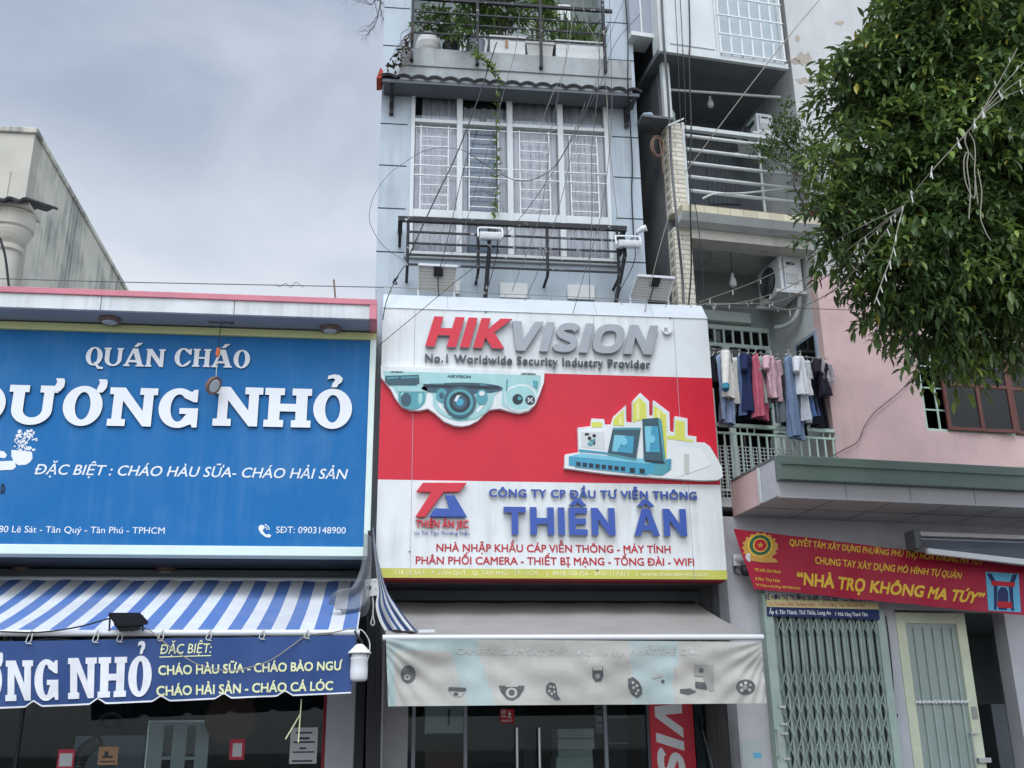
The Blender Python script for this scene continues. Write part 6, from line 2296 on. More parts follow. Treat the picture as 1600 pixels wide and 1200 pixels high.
# top bay
mb = MB(RF)
bx0 = ru(1029, 40, -0.3)
bx1 = ru(1231, 97, -0.3)
zb2 = zBay+0.09
mb.box(bx0, bx1, -0.3, -0.24, zBay, zb2, 0)
mb.box(bx0, bx1, -0.24, DEP, zBay+0.005, zb2, 2)  # underside darker than the rest of the bay, its shade put into the colour
mb.box(bx1-0.06, bx1, -0.24, 0.0, zb2, rtop, 0)
mb.box(bx0-0.0, bx0+0.12, -0.3, -0.02, zb2, rtop, 0)
bm0, bm1 = ru(1041, 40, -0.3), ru(1118, 40, -0.3)
mb.box(bm0, bm1, -0.26, -0.2, zb2, rtop, 1)
mb.box(bm1, bm1+0.05, -0.29, -0.2, zb2, rtop, 0)
mb.box(bm0+0.06, bm1-0.03, -0.275, -0.26, zb2+0.09, zb2+0.11, 0)
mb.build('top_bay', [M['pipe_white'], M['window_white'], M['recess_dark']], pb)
mb = MB(RF)
g0, g1 = bm1+0.05, ru(1222, 60, -0.3)
mb.box(g0, g1, -0.2, -0.19, zb2, rtop)
mb.build('bay_pane', M['bay_frosted'], pb)
drp = lambda a, b: (g0+(g1-g0)*a, -0.12+0.03*math.sin(a*40), zb2+(rtop-zb2)*b)
mb = MB(RF)
for i in range(7):
    u = g0+(g1-g0)*i/6
    mb.bar((u, -0.31, zb2), (u, -0.31, rtop), 0.022, 0.022)
for k_ in range(5):
    z = zb2+0.02+k_*0.34
    mb.box(g0-0.02, g1+0.02, -0.335, -0.32, z-0.01, z+0.01)
mb.build('bay_grille', M['grille_white'], pb)
mb = MB(RF)
a, b = RP(986, 10, 0.1), RP(1026, 66, 0.1)
mb.box(uP0-0.5, bx0, -0.05, 0.02, b[2], rtop, 0)
mb.box(uP0-0.5, bx0, -0.08, 0.3, b[2]-0.07, b[2], 1)
u = ru(1002, 30, -0.08)
mb.box(u-0.012, u+0.012, -0.075, -0.05, b[2], rtop, 1)
mb.build('gap_screen', [M['soffit'], M['pipe_white']], pb)
mb = MB(RF)
a, b = RP(1033, 80, -0.1), RP(1043, 196, -0.1)
mb.box(uP0-0.04, uP0+0.08, -0.06, 0.04, zPil, zBay)
mb.build('post', M['pipe_white'], pb, bevel=0.006)
mb = MB(RF)
mb.tube([RP(1040, 140, 0.15), RP(1219, 152, 0.15)], 0.02, 8)
tag(mb.build('cross_pipe', M['pipe_white']), 'thin white pipe across the top of the third floor balcony', 'pipe')
# third floor rails
r3 = thing('balcony_rail', ((uP1+uR)/2, 0.0, zS3t), 'white pipe balcony railing above the tiled slab edge', 'railing', F=RF)
mb = MB(RF)
for y0, k_ in ((198, 0), (212, 1), (233, 1), (254, 1), (275.5, 1), (297, 1)):
    a = RP(1072, y0, 0.05)
    z = a[2]
    if k_ == 0:
        mb.box(uP1+0.015, uR, 0.01, 0.09, z-0.06, z+0.0)
    else:
        mb.tube([(uP1+0.01, 0.05, z), (uR, 0.05, z)], 0.027, 10)
mb.build('rail', M['pipe_white'], r3)
MB(RF).bar((ru(1192, 270), 0.05, zS3t), (ru(1192, 270), 0.05, rz_(1192, 214)), 0.025, 0.025).build('post', M['pipe_white'], r3)
MB(RF).box(uP1+0.015, uR-0.02, -0.24, -0.2, zS3t, zS3t+0.035).build('edge_angle', M['copper'], r3)
mb = MB(RF)
mb.tube(spline([RP(1098, 310, -0.1), RP(1118, 303, -0.1), RP(1160, 302, -0.05), RP(1225, 295, 0.02)]), 0.016, 8)
tag(mb.build('loose_pipe', M['pipe_white']), 'bent pale hose lying against the white pipe railing', 'hose')
# shaded opening behind the third floor rails: door
mb = MB(RF)
mb.bpx(1105, 200, 1152, 318, DEP-0.02, DEP, 0)
for i in range(7):
    mb.bpx(1107+i*7, 224, 1109+i*7, 318, DEP-0.03, DEP-0.02, 1)
mb.build('balcony_door', [M['dark_interior'], M['recess_dark']], pb)


def bulb(px, py, v, ztop_, label, sc, group='bulbs hanging in the balconies'):
    c = RP(px, py, v)
    t = thing('light_bulb', c, label, 'light bulb', None, RF)
    MB(RF).lathe((c[0], v, c[2]), [(0.02*sc, 0), (0.05*sc, 0.02*sc), (0.055*sc, 0.07*sc), (0.045*sc, 0.13*sc), (0.025*sc, 0.16*sc)], 18).build('bulb', M['bulb'], t, smooth=True)
    MB(RF).lathe((c[0], v, c[2]+0.162*sc), [(0.022*sc, 0), (0.026*sc, 0.05*sc), (0.01*sc, 0.07*sc)], 12).build('socket', M['white_plastic'], t)
    if ztop_:
        MB(RF).tube([(c[0], v, c[2]+0.23*sc), (c[0], v, ztop_)], 0.005, 5).build('cord', M['cable_black'], t)
    return t


bulb(1146, 449, 0.6, zS3m-0.1, 'white bulb hanging on a cord under the second balcony ceiling', 1.0)
bulb(1110.5, 168, 0.5, None, 'round white lamp under the top bay ceiling', 0.9)
MB(RF).lathe((ru(1143, 393, 0.6), 0.6, zS3m-0.13), [(0.3, 0.0), (0.33, 0.02), (0.33, 0.03)], 30).build('ceiling_rose', M['return_wall'], pb)

# air conditioners


def aircon(pxs, py0, py1, vv, wdt, label, green):
    """unit whose fan looks along the facade; its narrow end is seen from the street"""
    u1, u0 = ru(pxs[1], py0, vv), ru(pxs[0], py0, vv)
    z1_, z0 = rz_(pxs[0], py0, vv), rz_(pxs[0], py1, vv)
    t = thing('air_conditioner', ((u0+u1)/2, vv+wdt/2, z0), label, 'air conditioner', 'air conditioner units on the balconies', RF)
    MB(RF).box(u0, u1, vv, vv+wdt, z0, z1_).build('casing', M['white_plastic'], t, bevel=0.012)
    mb = MB(RF)
    cz = (z0+z1_)/2
    mb.lathe((u0-0.003, vv+wdt*0.55, cz), [(0.02, 0), ((z1_-z0)*0.42, 0), ((z1_-z0)*0.42, -0.012), ((z1_-z0)*0.38, -0.012)], 30, 0, 'u')
    for k_ in range(5):
        r_ = (z1_-z0)*(0.08+0.07*k_)
        mb.tube([(u0-0.018, vv+wdt*0.55+r_*math.cos(a), cz+r_*math.sin(a)) for a in [i*6.2832/24 for i in range(25)]], 0.004, 4, 1)
    mb.build('fan_grille', [M['black'], M['soffit']], t)
    mb = MB(RF)
    w_ = u1-u0
    mb.box(u0+w_*0.3, u0+w_*0.7, vv-0.006, vv-0.0005, z1_-(z1_-z0)*0.25, z1_-(z1_-z0)*0.17, 0)
    mb.box(u0+w_*0.25, u0+w_*0.8, vv-0.012, vv-0.0005, z0+(z1_-z0)*0.2, z0+(z1_-z0)*0.5, 1)
    mb.box(u0+w_*0.12, u0+w_*0.2, vv-0.004, vv-0.0005, z0+0.04, z1_-0.04, 2)
    mb.build('service_cover', [M['ink'], M['pot_white'], M['soffit']], t, bevel=0.003)
    if green:
        MB(RF).box(u0-0.006, u0-0.001, vv+0.08, vv+wdt*0.6, cz+0.02, cz+0.1).build('label_plate', M['emblem_green'], t)
    mb = MB(RF)
    mb.box(u0-0.1, u1+0.03, vv-0.03, vv+0.02, z0-0.05, z0-0.005)
    mb.box(u0-0.1, u1+0.03, vv+wdt-0.1, vv+wdt-0.05, z0-0.05, z0-0.005)
    mb.build('bracket', M['pipe_white'], t)
    return t


aircon((1216, 1250), 399, 452, 0.25, 0.7, 'white air conditioner under the relief beam with its fan in shade', False)
aircon((1181, 1206), 176, 206, 0.35, 0.7, 'white air conditioner behind the white pipe railing', True)
mb = MB(RF)
mb.tube(spline([RP(1250, 462, 0.3), RP(1248, 482, 0.4), RP(1240, 500, 0.5), RP(1225, 510, 0.7), RP(1212, 512, 0.9)]), 0.035, 10)
tag(mb.build('drain_pipe', M['return_wall'], smooth=True), 'fat wrapped pipe curving below the lower air conditioner', 'pipe')

# second floor rear wall: lintel, door, return window
mb = MB(RF)
z0, z1_ = rz_(1108, 500, DEP-0.1), rz_(1108, 485, DEP-0.1)
mb.box(uP0+0.18, uR-0.45, DEP-0.12, DEP, z0, z1_, 0)
mb.build('lintel', M['mint'], pb)
d0, d1 = ru(1106, 560, DEP-0.06), ru(1206, 560, DEP-0.06)
zt_, ztr, zdo = rz_(1150, 516, DEP-0.06), rz_(1150, 537, DEP-0.06), zFl
mb = MB(RF)
mb.box(d0, d1, DEP-0.06, DEP-0.002, zt_, zt_+0.07)
mb.box(d0, d1, DEP-0.06, DEP-0.002, ztr-0.06, ztr)
for i in range(8):
    u = d0+(d1-d0)*i/7
    mb.box(u-0.015 if i else u, u+0.015 if i < 7 else u, DEP-0.05, DEP-0.002, ztr, zt_)
mb.box(d0, d0+0.06, DEP-0.06, DEP-0.002, zdo, ztr-0.06)
mb.box(d1-0.08, d1, DEP-0.06, DEP-0.002, zdo, ztr-0.06)
um = d0+(d1-d0)*0.3
mb.box(um-0.05, um+0.05, DEP-0.06, DEP-0.002, zdo, ztr-0.06)
dr = mb.build('balcony_door', M['mint'], pb, bevel=0.004)
mb = MB(RF)
mb.box(d0, d1, DEP-0.02, DEP-0.012, ztr, zt_)
mb.box(d0+0.06, um-0.05, DEP-0.02, DEP-0.012, zdo, ztr-0.06)
mb.box(um+0.05, d1-0.08, DEP-0.02, DEP-0.012, zdo, ztr-0.06)
mb.build('pane', M['dark_glass'], dr)
mb = MB(RF)
q0, q1 = RF.PU(1243, 541, uR-0.02), RF.PU(1274, 516, uR-0.02)
va, vb = q1[1], q0[1]
mb.box(uR-0.03, uR-0.002, va, vb, q1[2]-1.1, q1[2])
sw = mb.build('side_window', M['curtain_blue'], pb)
MB(RF).box(uR-0.035, uR-0.03, va+0.05, vb-0.05, q1[2]-1.05, q1[2]-0.05).build('pane', M['dark_glass'], sw)

# laundry balcony railing
lr = thing('balcony_railing', ((uP1+uR)/2, 0, zFl), 'mint iron railing with ring ornaments under the washing', 'railing', F=RF)
k0 = ru(1100, 690)
mb = MB(RF)
zr2 = 0.5*(rz_(1121, 678)+rz_(1304, 684))
mb.box(k0, uR, -0.03, 0.03, zRail-0.035, zRail+0.01)
mb.box(k0, uR, -0.015, 0.015, zr2-0.014, zr2+0.014)
mb.box(k0, uR, -0.015, 0.015, zFl+0.08, zFl+0.11)
mb.build('rail', M['mint_iron'], lr)
mb = MB(RF)
n_ = 16
for i in range(n_):
    u = k0+0.05+(uR-k0-0.08)*i/(n_-1)
    mb.box(u-0.011, u+0.011, -0.011, 0.011, zFl+0.11, zr2-0.014)
mb.build('baluster', M['mint_iron'], lr)
mb = MB(RF)
zo = (zr2+zRail)/2-0.012
for x in (1162, 1173, 1291, 1300):
    u = ru(x, 672)
    mb.tube([(u+0.055*math.cos(a), 0, zo+0.05*math.sin(a)) for a in [i*6.2832/20 for i in range(21)]], 0.008, 6)
mb.build('ring_ornament', M['mint_iron'], lr)
mb = MB(RF)
gu0, gu1 = k0, ru(1243, 710)
gz1 = rz_(1160, 699)
for i in range(26):
    u = gu0+(gu1-gu0)*i/25
    mb.box(u-0.004, u+0.004, -0.03, -0.022, zFl-0.05, gz1)
for i in range(15):
    z = gz1-i*0.05
    if z > zFl-0.05:
        mb.box(gu0, gu1, -0.022, -0.014, z-0.004, z+0.004)
mb.build('wire_mesh', M['mesh_wire'], lr)
MB(RF).box(uP0+0.18, uR, 0.02, DEP, zFl-0.12, zFl).build('balcony_floor', M['return_wall'], pb)
fan_c = RP(1225, 692, 0.12)
mb = MB(RF)
for k_ in range(4):
    mb.tube([(fan_c[0]+0.16*math.cos(a), 0.12+0.1*k_/4, fan_c[2]+(0.1+0.02*k_)*math.sin(a)) for a in [i*6.2832/24 for i in range(25)]], 0.007, 5)
tag(mb.build('wire_basket', M['mesh_wire']), 'round wire basket behind the mint railing balusters', 'basket')

# ------------------------------------------------------------------ washing
LV_ = -0.06
la, lb2 = RP(1110, 549, LV_), RP(1250, 556, LV_)
cl = MB(RF)
cl.tube([(k0-0.2, LV_, la[2]+0.02), (uR-0.0, LV_, la[2]+0.02)], 0.009, 6)
tag(cl.build('clothes_line', M['steel']), 'thin metal line carrying the row of washing', 'clothes line')
LZ = la[2]+0.02


def garment(name, x0, x1, y0, y1, base, label, cat, sleeve=None, taper=1.0, yaw=0.55, dv=0.0, cuff=None, long_=False):
    """a folded garment on a hanger: its broad side is turned away from the street by yaw"""
    m_ = mat(name+'_cloth', base, 0.9, 0.14, 9, spec=0.2, peel=((0.5, 0.2, 0.26), 26, 0.58) if name == 'blouse' else ((base[0]*1.5+0.04, base[1]*1.5+0.04, base[2]*1.5+0.05), 11, 0.62) if name in ('jeans', 'trousers') else None)
    xc = (x0+x1)/2/4.285+1080
    ya, yb = y0/4.285+440, y1/4.285+440
    v = LV_+dv
    a, b = RP(xc, ya, v), RP(xc, yb, v)
    wd_ = (x1-x0)/4.285*0.0079
    zt_, zb_ = LZ-0.05, b[2]
    t = thing(name, (a[0], v, zb_), label, cat, 'washing on the balcony line', RF)
    rr = random.Random(len(label)+int(x0))
    mb = MB(RF)
    n = 64
    rows = 22
    ph = [rr.uniform(0, 6) for _ in range(6)]
    half = wd_*0.72/max(0.4, math.cos(yaw))
    kf = rr.uniform(2.2, 3.6)
    for j in range(rows+1):
        f = j/rows
        z = zt_+(zb_-zt_)*f
        sh = min(1.0, 0.42+f*7.0)*(1.0+0.12*f)
        wv_ = half*sh*(1-(1-taper)*f)
        th = 0.012+0.012*f
        for i in range(n):
            an = 2*math.pi*i/n
            s_ = math.copysign(abs(math.cos(an))**0.8, math.cos(an))
            x = s_*wv_
            ed = 1-abs(s_)**4
            fold = (0.012+0.045*f)*(math.sin(s_*kf*2.4+ph[0]+0.8*f)+0.5*math.sin(s_*kf*5.1+ph[1]-f*1.4))*0.8
            crease = 0.006*math.sin(f*17+s_*4+ph[2])*math.sin(s_*7+f*9+ph[3])
            y = math.sin(an)*th*(1+0.6*ed)+fold+crease
            xr = x*math.cos(yaw)-y*math.sin(yaw)
            yr = x*math.sin(yaw)+y*math.cos(yaw)
            drop = -0.05*abs(s_)*max(0, 1-f*6)+0.02*f*f*math.sin(s_*3+ph[4])
            mb.v.append(RF.w(a[0]+xr+0.02*math.sin(f*3+ph[5])*f, v+yr, z+drop))
    for j in range(rows):
        for i in range(n):
            p, q = j*n+i, j*n+(i+1) % n
            mb.f.append((p, q, q+n, p+n))
            mb.m.append(0)
    mb.f += [tuple(range(n))]
    mb.m += [0]
    mb.build('fabric', m_, t, smooth=True)
    if sleeve:
        for s_ in (-1, 1):
            ln_ = sleeve*(1.0 if s_ == 1 else 0.9)
            p0 = Vector((a[0]+s_*half*0.75*math.cos(yaw), v+s_*half*0.75*math.sin(yaw), zt_-0.06))
            dirv = Vector((s_*0.32*math.cos(yaw), s_*0.32*math.sin(yaw)-0.1, -1)).normalized()
            pts = spline([p0, p0+dirv*ln_*0.5, p0+dirv*ln_+Vector((0, 0, -0.02))], 6)
            mb = MB(RF)
            rad = [0.066-0.022*i/(len(pts)-1)+0.002*math.sin(i*1.9+x0) for i in range(len(pts))]
            mb.tube(pts, rad, 12)
            mb.build('sleeve', m_, t, smooth=True)
            if cuff:
                mb = MB(RF)
                e = pts[-1]
                mb.tube([e+dirv*-0.02, e+dirv*0.06], [0.05, 0.046], 12)
                mb.build('cuff', cuff, t)
    mb = MB(RF)
    c, s = math.cos(yaw), math.sin(yaw)
    h_ = half*0.8
    mb.tube([(a[0]-h_*c, v-h_*s, zt_-0.05), (a[0], v, zt_+0.02), (a[0]+h_*c, v+h_*s, zt_-0.05)], 0.007, 6)
    mb.tube(spline([(a[0], v, zt_+0.02), (a[0], v, LZ-0.02), (a[0]+0.015, v, LZ+0.018), (a[0]-0.004, v, LZ+0.026), (a[0]-0.016, v, LZ+0.012)], 4), 0.004, 5)
    mb.build('hanger', M['cable_white'], t)
    return t


teal_cuff = mat('teal_knit', sr(60, 130, 150), 0.9)
garment('shirt', 128, 176, 480, 690, sr(44, 46, 54), 'black top at the sign end of the washing line', 'shirt', None, yaw=0.7)
garment('trousers', 158, 262, 492, 945, sr(140, 156, 182), 'wide pale blue trousers beside the white jacket sleeve', 'trousers', None, 1.0, 0.55, -0.1)
garment('jacket', 205, 300, 512, 800, sr(222, 218, 208), 'cream white jacket with teal cuffs on its long sleeves', 'jacket', 0.62, 1.0, 0.8, -0.12, teal_cuff)
garment('shirt', 235, 312, 505, 670, sr(40, 52, 84), 'short navy top between the white jacket and a black dress', 'shirt', 0.2, 1.0, 0.6, 0.04)
garment('dress', 288, 345, 500, 940, sr(34, 36, 44), 'long black dress next to the grey blue shirt', 'dress', None, 1.0, 0.6, 0.06)
garment('shirt', 304, 352, 530, 900, sr(100, 122, 160), 'slim grey blue shirt beside the navy polo', 'shirt', None, 1.0, 0.9, -0.03)
garment('shirt', 340, 432, 530, 885, sr(42, 52, 88), 'dark navy polo shirt with short sleeves beside the pink shirt', 'shirt', 0.26, 1.0, 0.6, -0.08)
garment('shirt', 395, 480, 548, 910, sr(196, 102, 120), 'bright pink long shirt in the middle of the washing', 'shirt', None, 1.0, 0.75, -0.12)
garment('shirt', 432, 512, 538, 840, sr(152, 178, 168), 'mint grey tee behind the pink shirt', 'shirt', 0.22, 1.0, 0.7, 0.0)
garment('blouse', 490, 590, 548, 790, sr(222, 184, 192), 'pale pink patterned blouse with a slanting hem', 'blouse', 0.2, 0.8, 0.5, -0.08)
garment('trousers', 530, 640, 542, 955, sr(118, 126, 134), 'grey trousers beside the blue jeans', 'trousers', None, 1.0, 0.6, 0.02)
garment('jeans', 600, 715, 548, 1040, sr(122, 140, 168), 'faded blue jeans hanging down over the mint rail', 'jeans', None, 0.8, 0.75, -0.16)
garment('jacket', 626, 716, 520, 1010, sr(30, 30, 34), 'black jacket on a dark hanger behind the blue jeans', 'jacket', None, 1.0, 0.7, -0.02)
garment('shirt', 690, 780, 534, 760, sr(226, 226, 228), 'white tee with short sleeves beside the blue shirt', 'shirt', 0.24, 1.0, 0.5, -0.14)
garment('towel', 712, 776, 640, 940, sr(204, 208, 214), 'long white towel below the white tee', 'towel', None, 1.0, 0.9, -0.04)
garment('shirt', 738, 816, 542, 910, sr(88, 114, 160), 'bright blue long shirt right behind the white tee', 'shirt', None, 1.0, 0.6, 0.02)
garment('trousers', 762, 860, 534, 975, sr(34, 34, 42), 'long black trousers near the wall end of the washing', 'trousers', None, 1.0, 0.6, 0.06)
garment('shirt', 828, 898, 556, 770, sr(46, 42, 52), 'dark purple black tee at the wall end', 'shirt', 0.2, 1.0, 0.6, -0.1)
garment('shirt', 855, 920, 540, 675, sr(172, 166, 172), 'small grey tee hanging next to the pink wall', 'shirt', 0.16, 1.0, 0.4, -0.04)

# ------------------------------------------------------------------ window in the pink wall
mb = MB(RF)
mb.box(wx0-0.005, wx1+0.005, 0.16, 0.2, wz0-0.0, wz1)
pwx = thing('casement_window', ((wx0+wx1)/2, 0.1, wz0), 'dark casement window with brown sashes and mint bars in the pink wall', 'window', F=RF)
mb = MB(RF)
mb.box(wx0, wx1, 0.02, 0.1, wz0, wz0+0.04)
mb.box(wx0, wx0+0.04, 0.02, 0.1, wz0+0.04, wz1)
mb.box(wx1-0.04, wx1, 0.02, 0.1, wz0+0.04, wz1)
mb.build('frame', M['mint_iron'], pwx)
mb = MB(RF)
nb = int((wx1-wx0)/0.24)
for i in range(1, nb):
    u = wx0+(wx1-wx0)*i/nb
    mb.box(u-0.011, u+0.011, 0.03, 0.05, wz0+0.04, wz1)
for k_ in range(1, 5):
    z = wz0+k_*0.33
    mb.box(wx0+0.04, wx1-0.04, 0.05, 0.066, z-0.011, z+0.011)
mb.build('grille', M['mint_iron'], pwx)


def sash(x0, x1, ang, hinge):
    h = RP(x0 if hinge < 0 else x1, 650, 0.0)[0]
    wd_ = abs(ru(x1, 650)-ru(x0, 650))
    F2 = Frame(RF.w(h, -0.01, 0), RF.a+ang)
    s_ = 1 if hinge < 0 else -1
    mb = MB(F2)
    a, b = sorted((0, s_*wd_))
    mb.box(a, a+0.05, -0.02, 0.02, wz0+0.02, wz1-0.02)
    mb.box(b-0.05, b, -0.02, 0.02, wz0+0.02, wz1-0.02)
    for z in (wz0+0.02, wz0+0.68, wz1-0.07):
        mb.box(a+0.05, b-0.05, -0.018, 0.018, z, z+0.05)
    f_ = mb.build('sash', M['brown_wood'], pwx, bevel=0.004)
    mb = MB(F2)
    mb.box(a+0.05, b-0.05, -0.004, 0.004, wz0+0.07, wz1-0.07)
    mb.build('pane', M['dark_glass'], f_)


sash(1478, 1532, -0.05, -1)
sash(1530, 1580, -0.08, -1)
sash(1583, 1640, -0.12, -1)

# ------------------------------------------------------------------ ground floor canopy and front
cl0 = ru(1216, 749, -1.3)
zg1, zg0 = zCan, 0.5*(rz_(1216, 750, -1.3)+rz_(1600, 768, -1.3))
mb = MB(RF)
mb.box(cl0, uE, -1.36, -1.24, zg0, zg1, 0)
mb.box(cl0+0.02, uE, -1.38, -1.36, zg1-0.12, zg1-0.01, 0)
gc = mb.build('canopy', M['green'], pb, bevel=0.008)
mb = MB(RF)
mb.box(cl0+0.04, uE, -1.25, -1.2, zCanB, zg0)
mb.box(cl0+0.02, uE, -1.27, -1.2, zCanB-0.02, zCanB)
for i in range(5):
    u = ru(1322+i*100, 770, -1.25)
    mb.box(u-0.003, u+0.003, -1.252, -1.25, zCanB, zg0, 1)
mb.build('fascia', [M['ceiling_panel'], M['ink']], gc)
mb = MB(RF)
mb.box(cl0+0.04, uE, -1.2, 0.0, zCanB-0.0, zCanB+0.02)
for i in range(7):
    u = cl0+0.04+0.8*i+0.75
    mb.box(u-0.006, u+0.006, -1.2, 0.0, zCanB-0.002, zCanB, 1)
mb.box(cl0+0.04, uE, -0.6, -0.592, zCanB-0.003, zCanB-0.0005, 1)
mb.build('soffit', [M['ceiling_panel'], M['ink']], gc)
mb = MB(RF)
mb.box(cl0, cl0+0.04, -1.24, -0.85, zCanB-0.0, zg1-0.03, 1)
mb.box(cl0, cl0+0.04, -0.85, 0.0, zCanB-0.0, zg1-0.03, 0)
mb.bar((cl0-0.02, -0.85, zCanB), (cl0-0.02, -0.85, zg1-0.04), 0.03, 0.03, 2)
mb.build('side_cheek', [M['pink'], M['pillar_white'], M['pipe_white']], gc)
mb = MB(RF)
mb.box(cl0-0.01, uE, -1.24, 0.0, zg1-0.025, zg1-0.0)
mb.build('canopy_top', M['gap_wall'], gc)
# ground floor walls
c0 = cl0+0.02
wA0, wA1 = ru(1143, 1000), 0.5*(ru(1187, 950)+ru(1208, 1150))
gx0, gx1 = wA1, 0.5*(ru(1375, 970)+ru(1398, 1160))
jx1 = 0.5*(ru(1396, 970)+ru(1426, 1160))
dx1 = 0.5*(ru(1506.7, 955)+ru(1545, 1200))
px0, px1 = ru(1575, 1000), ru(1600, 1000)
zh = rz_(1300, 958)
zd = 0.5*(rz_(1397, 957)+rz_(1500, 957))
mb = MB(RF)
mb.box(wA0, wA1, 0.0, 0.25, G0, zCanB, 0)
mb.box(wA1, uE-0.2, 0.0, 0.25, zd+0.03, zCanB, 0)
mb.box(gx1, jx1, 0.0, 0.25, G0, zd+0.03, 0)
mb.box(px0, px1+0.1, 0.0, 0.25, G0, zd+0.03, 0)
mb.box(wA0, wA0+0.2, 0.25, 8.8, G0, zCanB, 1)
mb.box(wA1, uE-0.2, 4.2, 4.3, G0, zCanB, 1)
mb.box(wA1, uE-0.2, 0.25, 4.2, zd+0.1, zd+0.2, 1)
mb.build('ground_wall', [M['pillar_white'], M['dark_interior']], pb)
MB(RF).box(wA0, uE-0.2, 0.0, 4.2, G0-0.01, G0+0.02).build('ground_floor', M['interior_floor'], pb)
# pale skirting patch on the pier
mb = MB(RF)
mb.bpx(1158, 1157, 1200, 1290, -0.008, -0.001, 0)
mb.bpx(1177, 1176, 1190, 1184, -0.012, -0.008, 1)
mb.build('wall_patch', [M['recess'], M['cyan']], pb)

# folding gate
fg = thing('folding_gate', ((gx0+gx1)/2, -0.05, G0), 'pale green folding metal gate with diamond lattice', 'gate', F=RF)
mb = MB(RF)
ga, gb = gx0+0.12, gx1-0.12
ns = 12
for i in range(ns):
    u0 = ga+(gb-ga)*i/ns
    u1 = ga+(gb-ga)*(i+1)/ns
    um = (u0+u1)/2
    mb.hexa([(u0+0.012, -0.01, G0+0.05), (um, -0.055, G0+0.05), (um+0.012, -0.052, G0+0.05), (u0+0.02, 0.0, G0+0.05), (u0+0.012, -0.01, zh), (um, -0.055, zh), (um+0.012, -0.052, zh), (u0+0.02, 0.0, zh)], 0)
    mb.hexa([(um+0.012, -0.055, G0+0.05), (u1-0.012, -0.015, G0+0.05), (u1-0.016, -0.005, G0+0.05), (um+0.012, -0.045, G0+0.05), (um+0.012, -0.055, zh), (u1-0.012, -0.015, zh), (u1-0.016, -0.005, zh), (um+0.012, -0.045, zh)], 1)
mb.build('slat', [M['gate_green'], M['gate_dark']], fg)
mb = MB(RF)
for i in range(ns+1):
    u = ga+(gb-ga)*i/ns
    mb.box(u-0.012, u+0.012, -0.085, -0.06, G0+0.04, zh)
mb.build('bar', M['gate_green'], fg)
mb = MB(RF)
zl0 = 0.5*(rz_(1215, 1040, -0.1)+rz_(1370, 1040, -0.1))
rows_ = [(zh-0.02, zh-0.28), (zh-0.02-0.14, zh-0.28-0.14)]
pit = (gb-ga)/ns
zz_ = zl0
levels = [zl0-k_*0.27 for k_ in range(5)]
for i in range(ns):
    u0, u1 = ga+pit*i, ga+pit*(i+1)
    for (za, zb_) in [(zh-0.03, zh-0.3)]+[(l, l-0.3) for l in levels]:
        if zb_ > G0+0.05:
            mb.bar((u0, -0.092, za), (u1, -0.092, zb_), 0.008, 0.022)
            mb.bar((u0, -0.102, zb_), (u1, -0.102, za), 0.008, 0.022)
mb.build('lattice', M['gate_green'], fg)
mb = MB(RF)
mb.box(gx0-0.03, gx0+0.09, -0.14, -0.02, G0, zh+0.22)
mb.box(gx1-0.11, gx1, -0.12, -0.02, G0, zh+0.05)
mb.box(gx0+0.09, gx1-0.11, -0.12, 0.0, zh, zh+0.06)
mb.build('post', M['gate_green'], fg, bevel=0.005)
mb = MB(RF)
a = RP(1200, 1140, -0.18)
zz_ = a[2]
mb.tube([(gx0-0.02, -0.14, zz_), (gx0-0.02, -0.2, zz_-0.02), (gx0-0.02, -0.2, zz_-0.3), (gx0-0.02, -0.14, zz_-0.32)], 0.012, 8)
for dz in (0.25, 0.05, -0.06, -0.35):
    mb.box(gx0+0.05, gx0+0.14, -0.16, -0.14, zz_+dz, zz_+dz+0.025)
mb.build('handle', M['steel'], fg)
# framed door with vertical bars
dg = thing('entrance_door', ((jx1+dx1)/2, 0.0, G0), 'cream framed glazed door with white vertical bars', 'door', F=RF)
da, db = jx1+0.02, dx1
mb = MB(RF)
fw_ = 0.14
mb.box(da, da+fw_, 0.02, 0.08, G0+0.02, zd)
mb.box(db-fw_, db, 0.02, 0.08, G0+0.02, zd)
mb.box(da+fw_, db-fw_, 0.02, 0.08, zd-fw_, zd)
mb.box(da+fw_, db-fw_, 0.02, 0.08, G0+0.02, G0+0.4)
mb.build('frame', M['door_cream'], dg, bevel=0.008)
MB(RF).box(da+fw_, db-fw_, 0.05, 0.058, G0+0.4, zd-fw_).build('pane', M['frosted'], dg)
mb = MB(RF)
for i in range(5):
    u = da+fw_+(db-da-2*fw_)*(i+0.85)/5.4
    mb.box(u-0.009, u+0.009, 0.025, 0.045, G0+0.4, zd-fw_-0.05)
mb.build('bar', M['gate_green'], dg)
mb = MB(RF)
zt_ = rz_(1460, 1096)
for i in range(30):
    u = da+fw_+(db-da-2*fw_)*i/29
    mb.box(u-0.012, u+0.012, -0.0, 0.025, zt_-0.02+0.008*math.sin(i*2.7), zt_+0.012+0.008*math.sin(i*3.9))
mb.build('chain', M['aluminium'], dg)
mb = MB(RF)
a = RP(1517, 1146, 0.0)
mb.box(db-fw_-0.06, db-fw_+0.05, -0.04, 0.0, a[2]-0.01, a[2]+0.015)
mb.tube([(db-fw_-0.05, -0.03, a[2]), (db-fw_-0.05, -0.03, a[2]-0.4)], 0.008, 6)
a = RP(1534, 1188, 0.0)
mb.box(db-fw_, db+0.04, -0.035, 0.018, a[2]-0.03, a[2]+0.03)
mb.build('latch', M['steel'], dg, bevel=0.004)
mb = MB(RF)
mb.box(db-fw_+0.03, db-0.03, 0.012, 0.018, rz_(1527, 1124), rz_(1527, 1104))
mb.build('door_notice', M['solar_line'], dg)
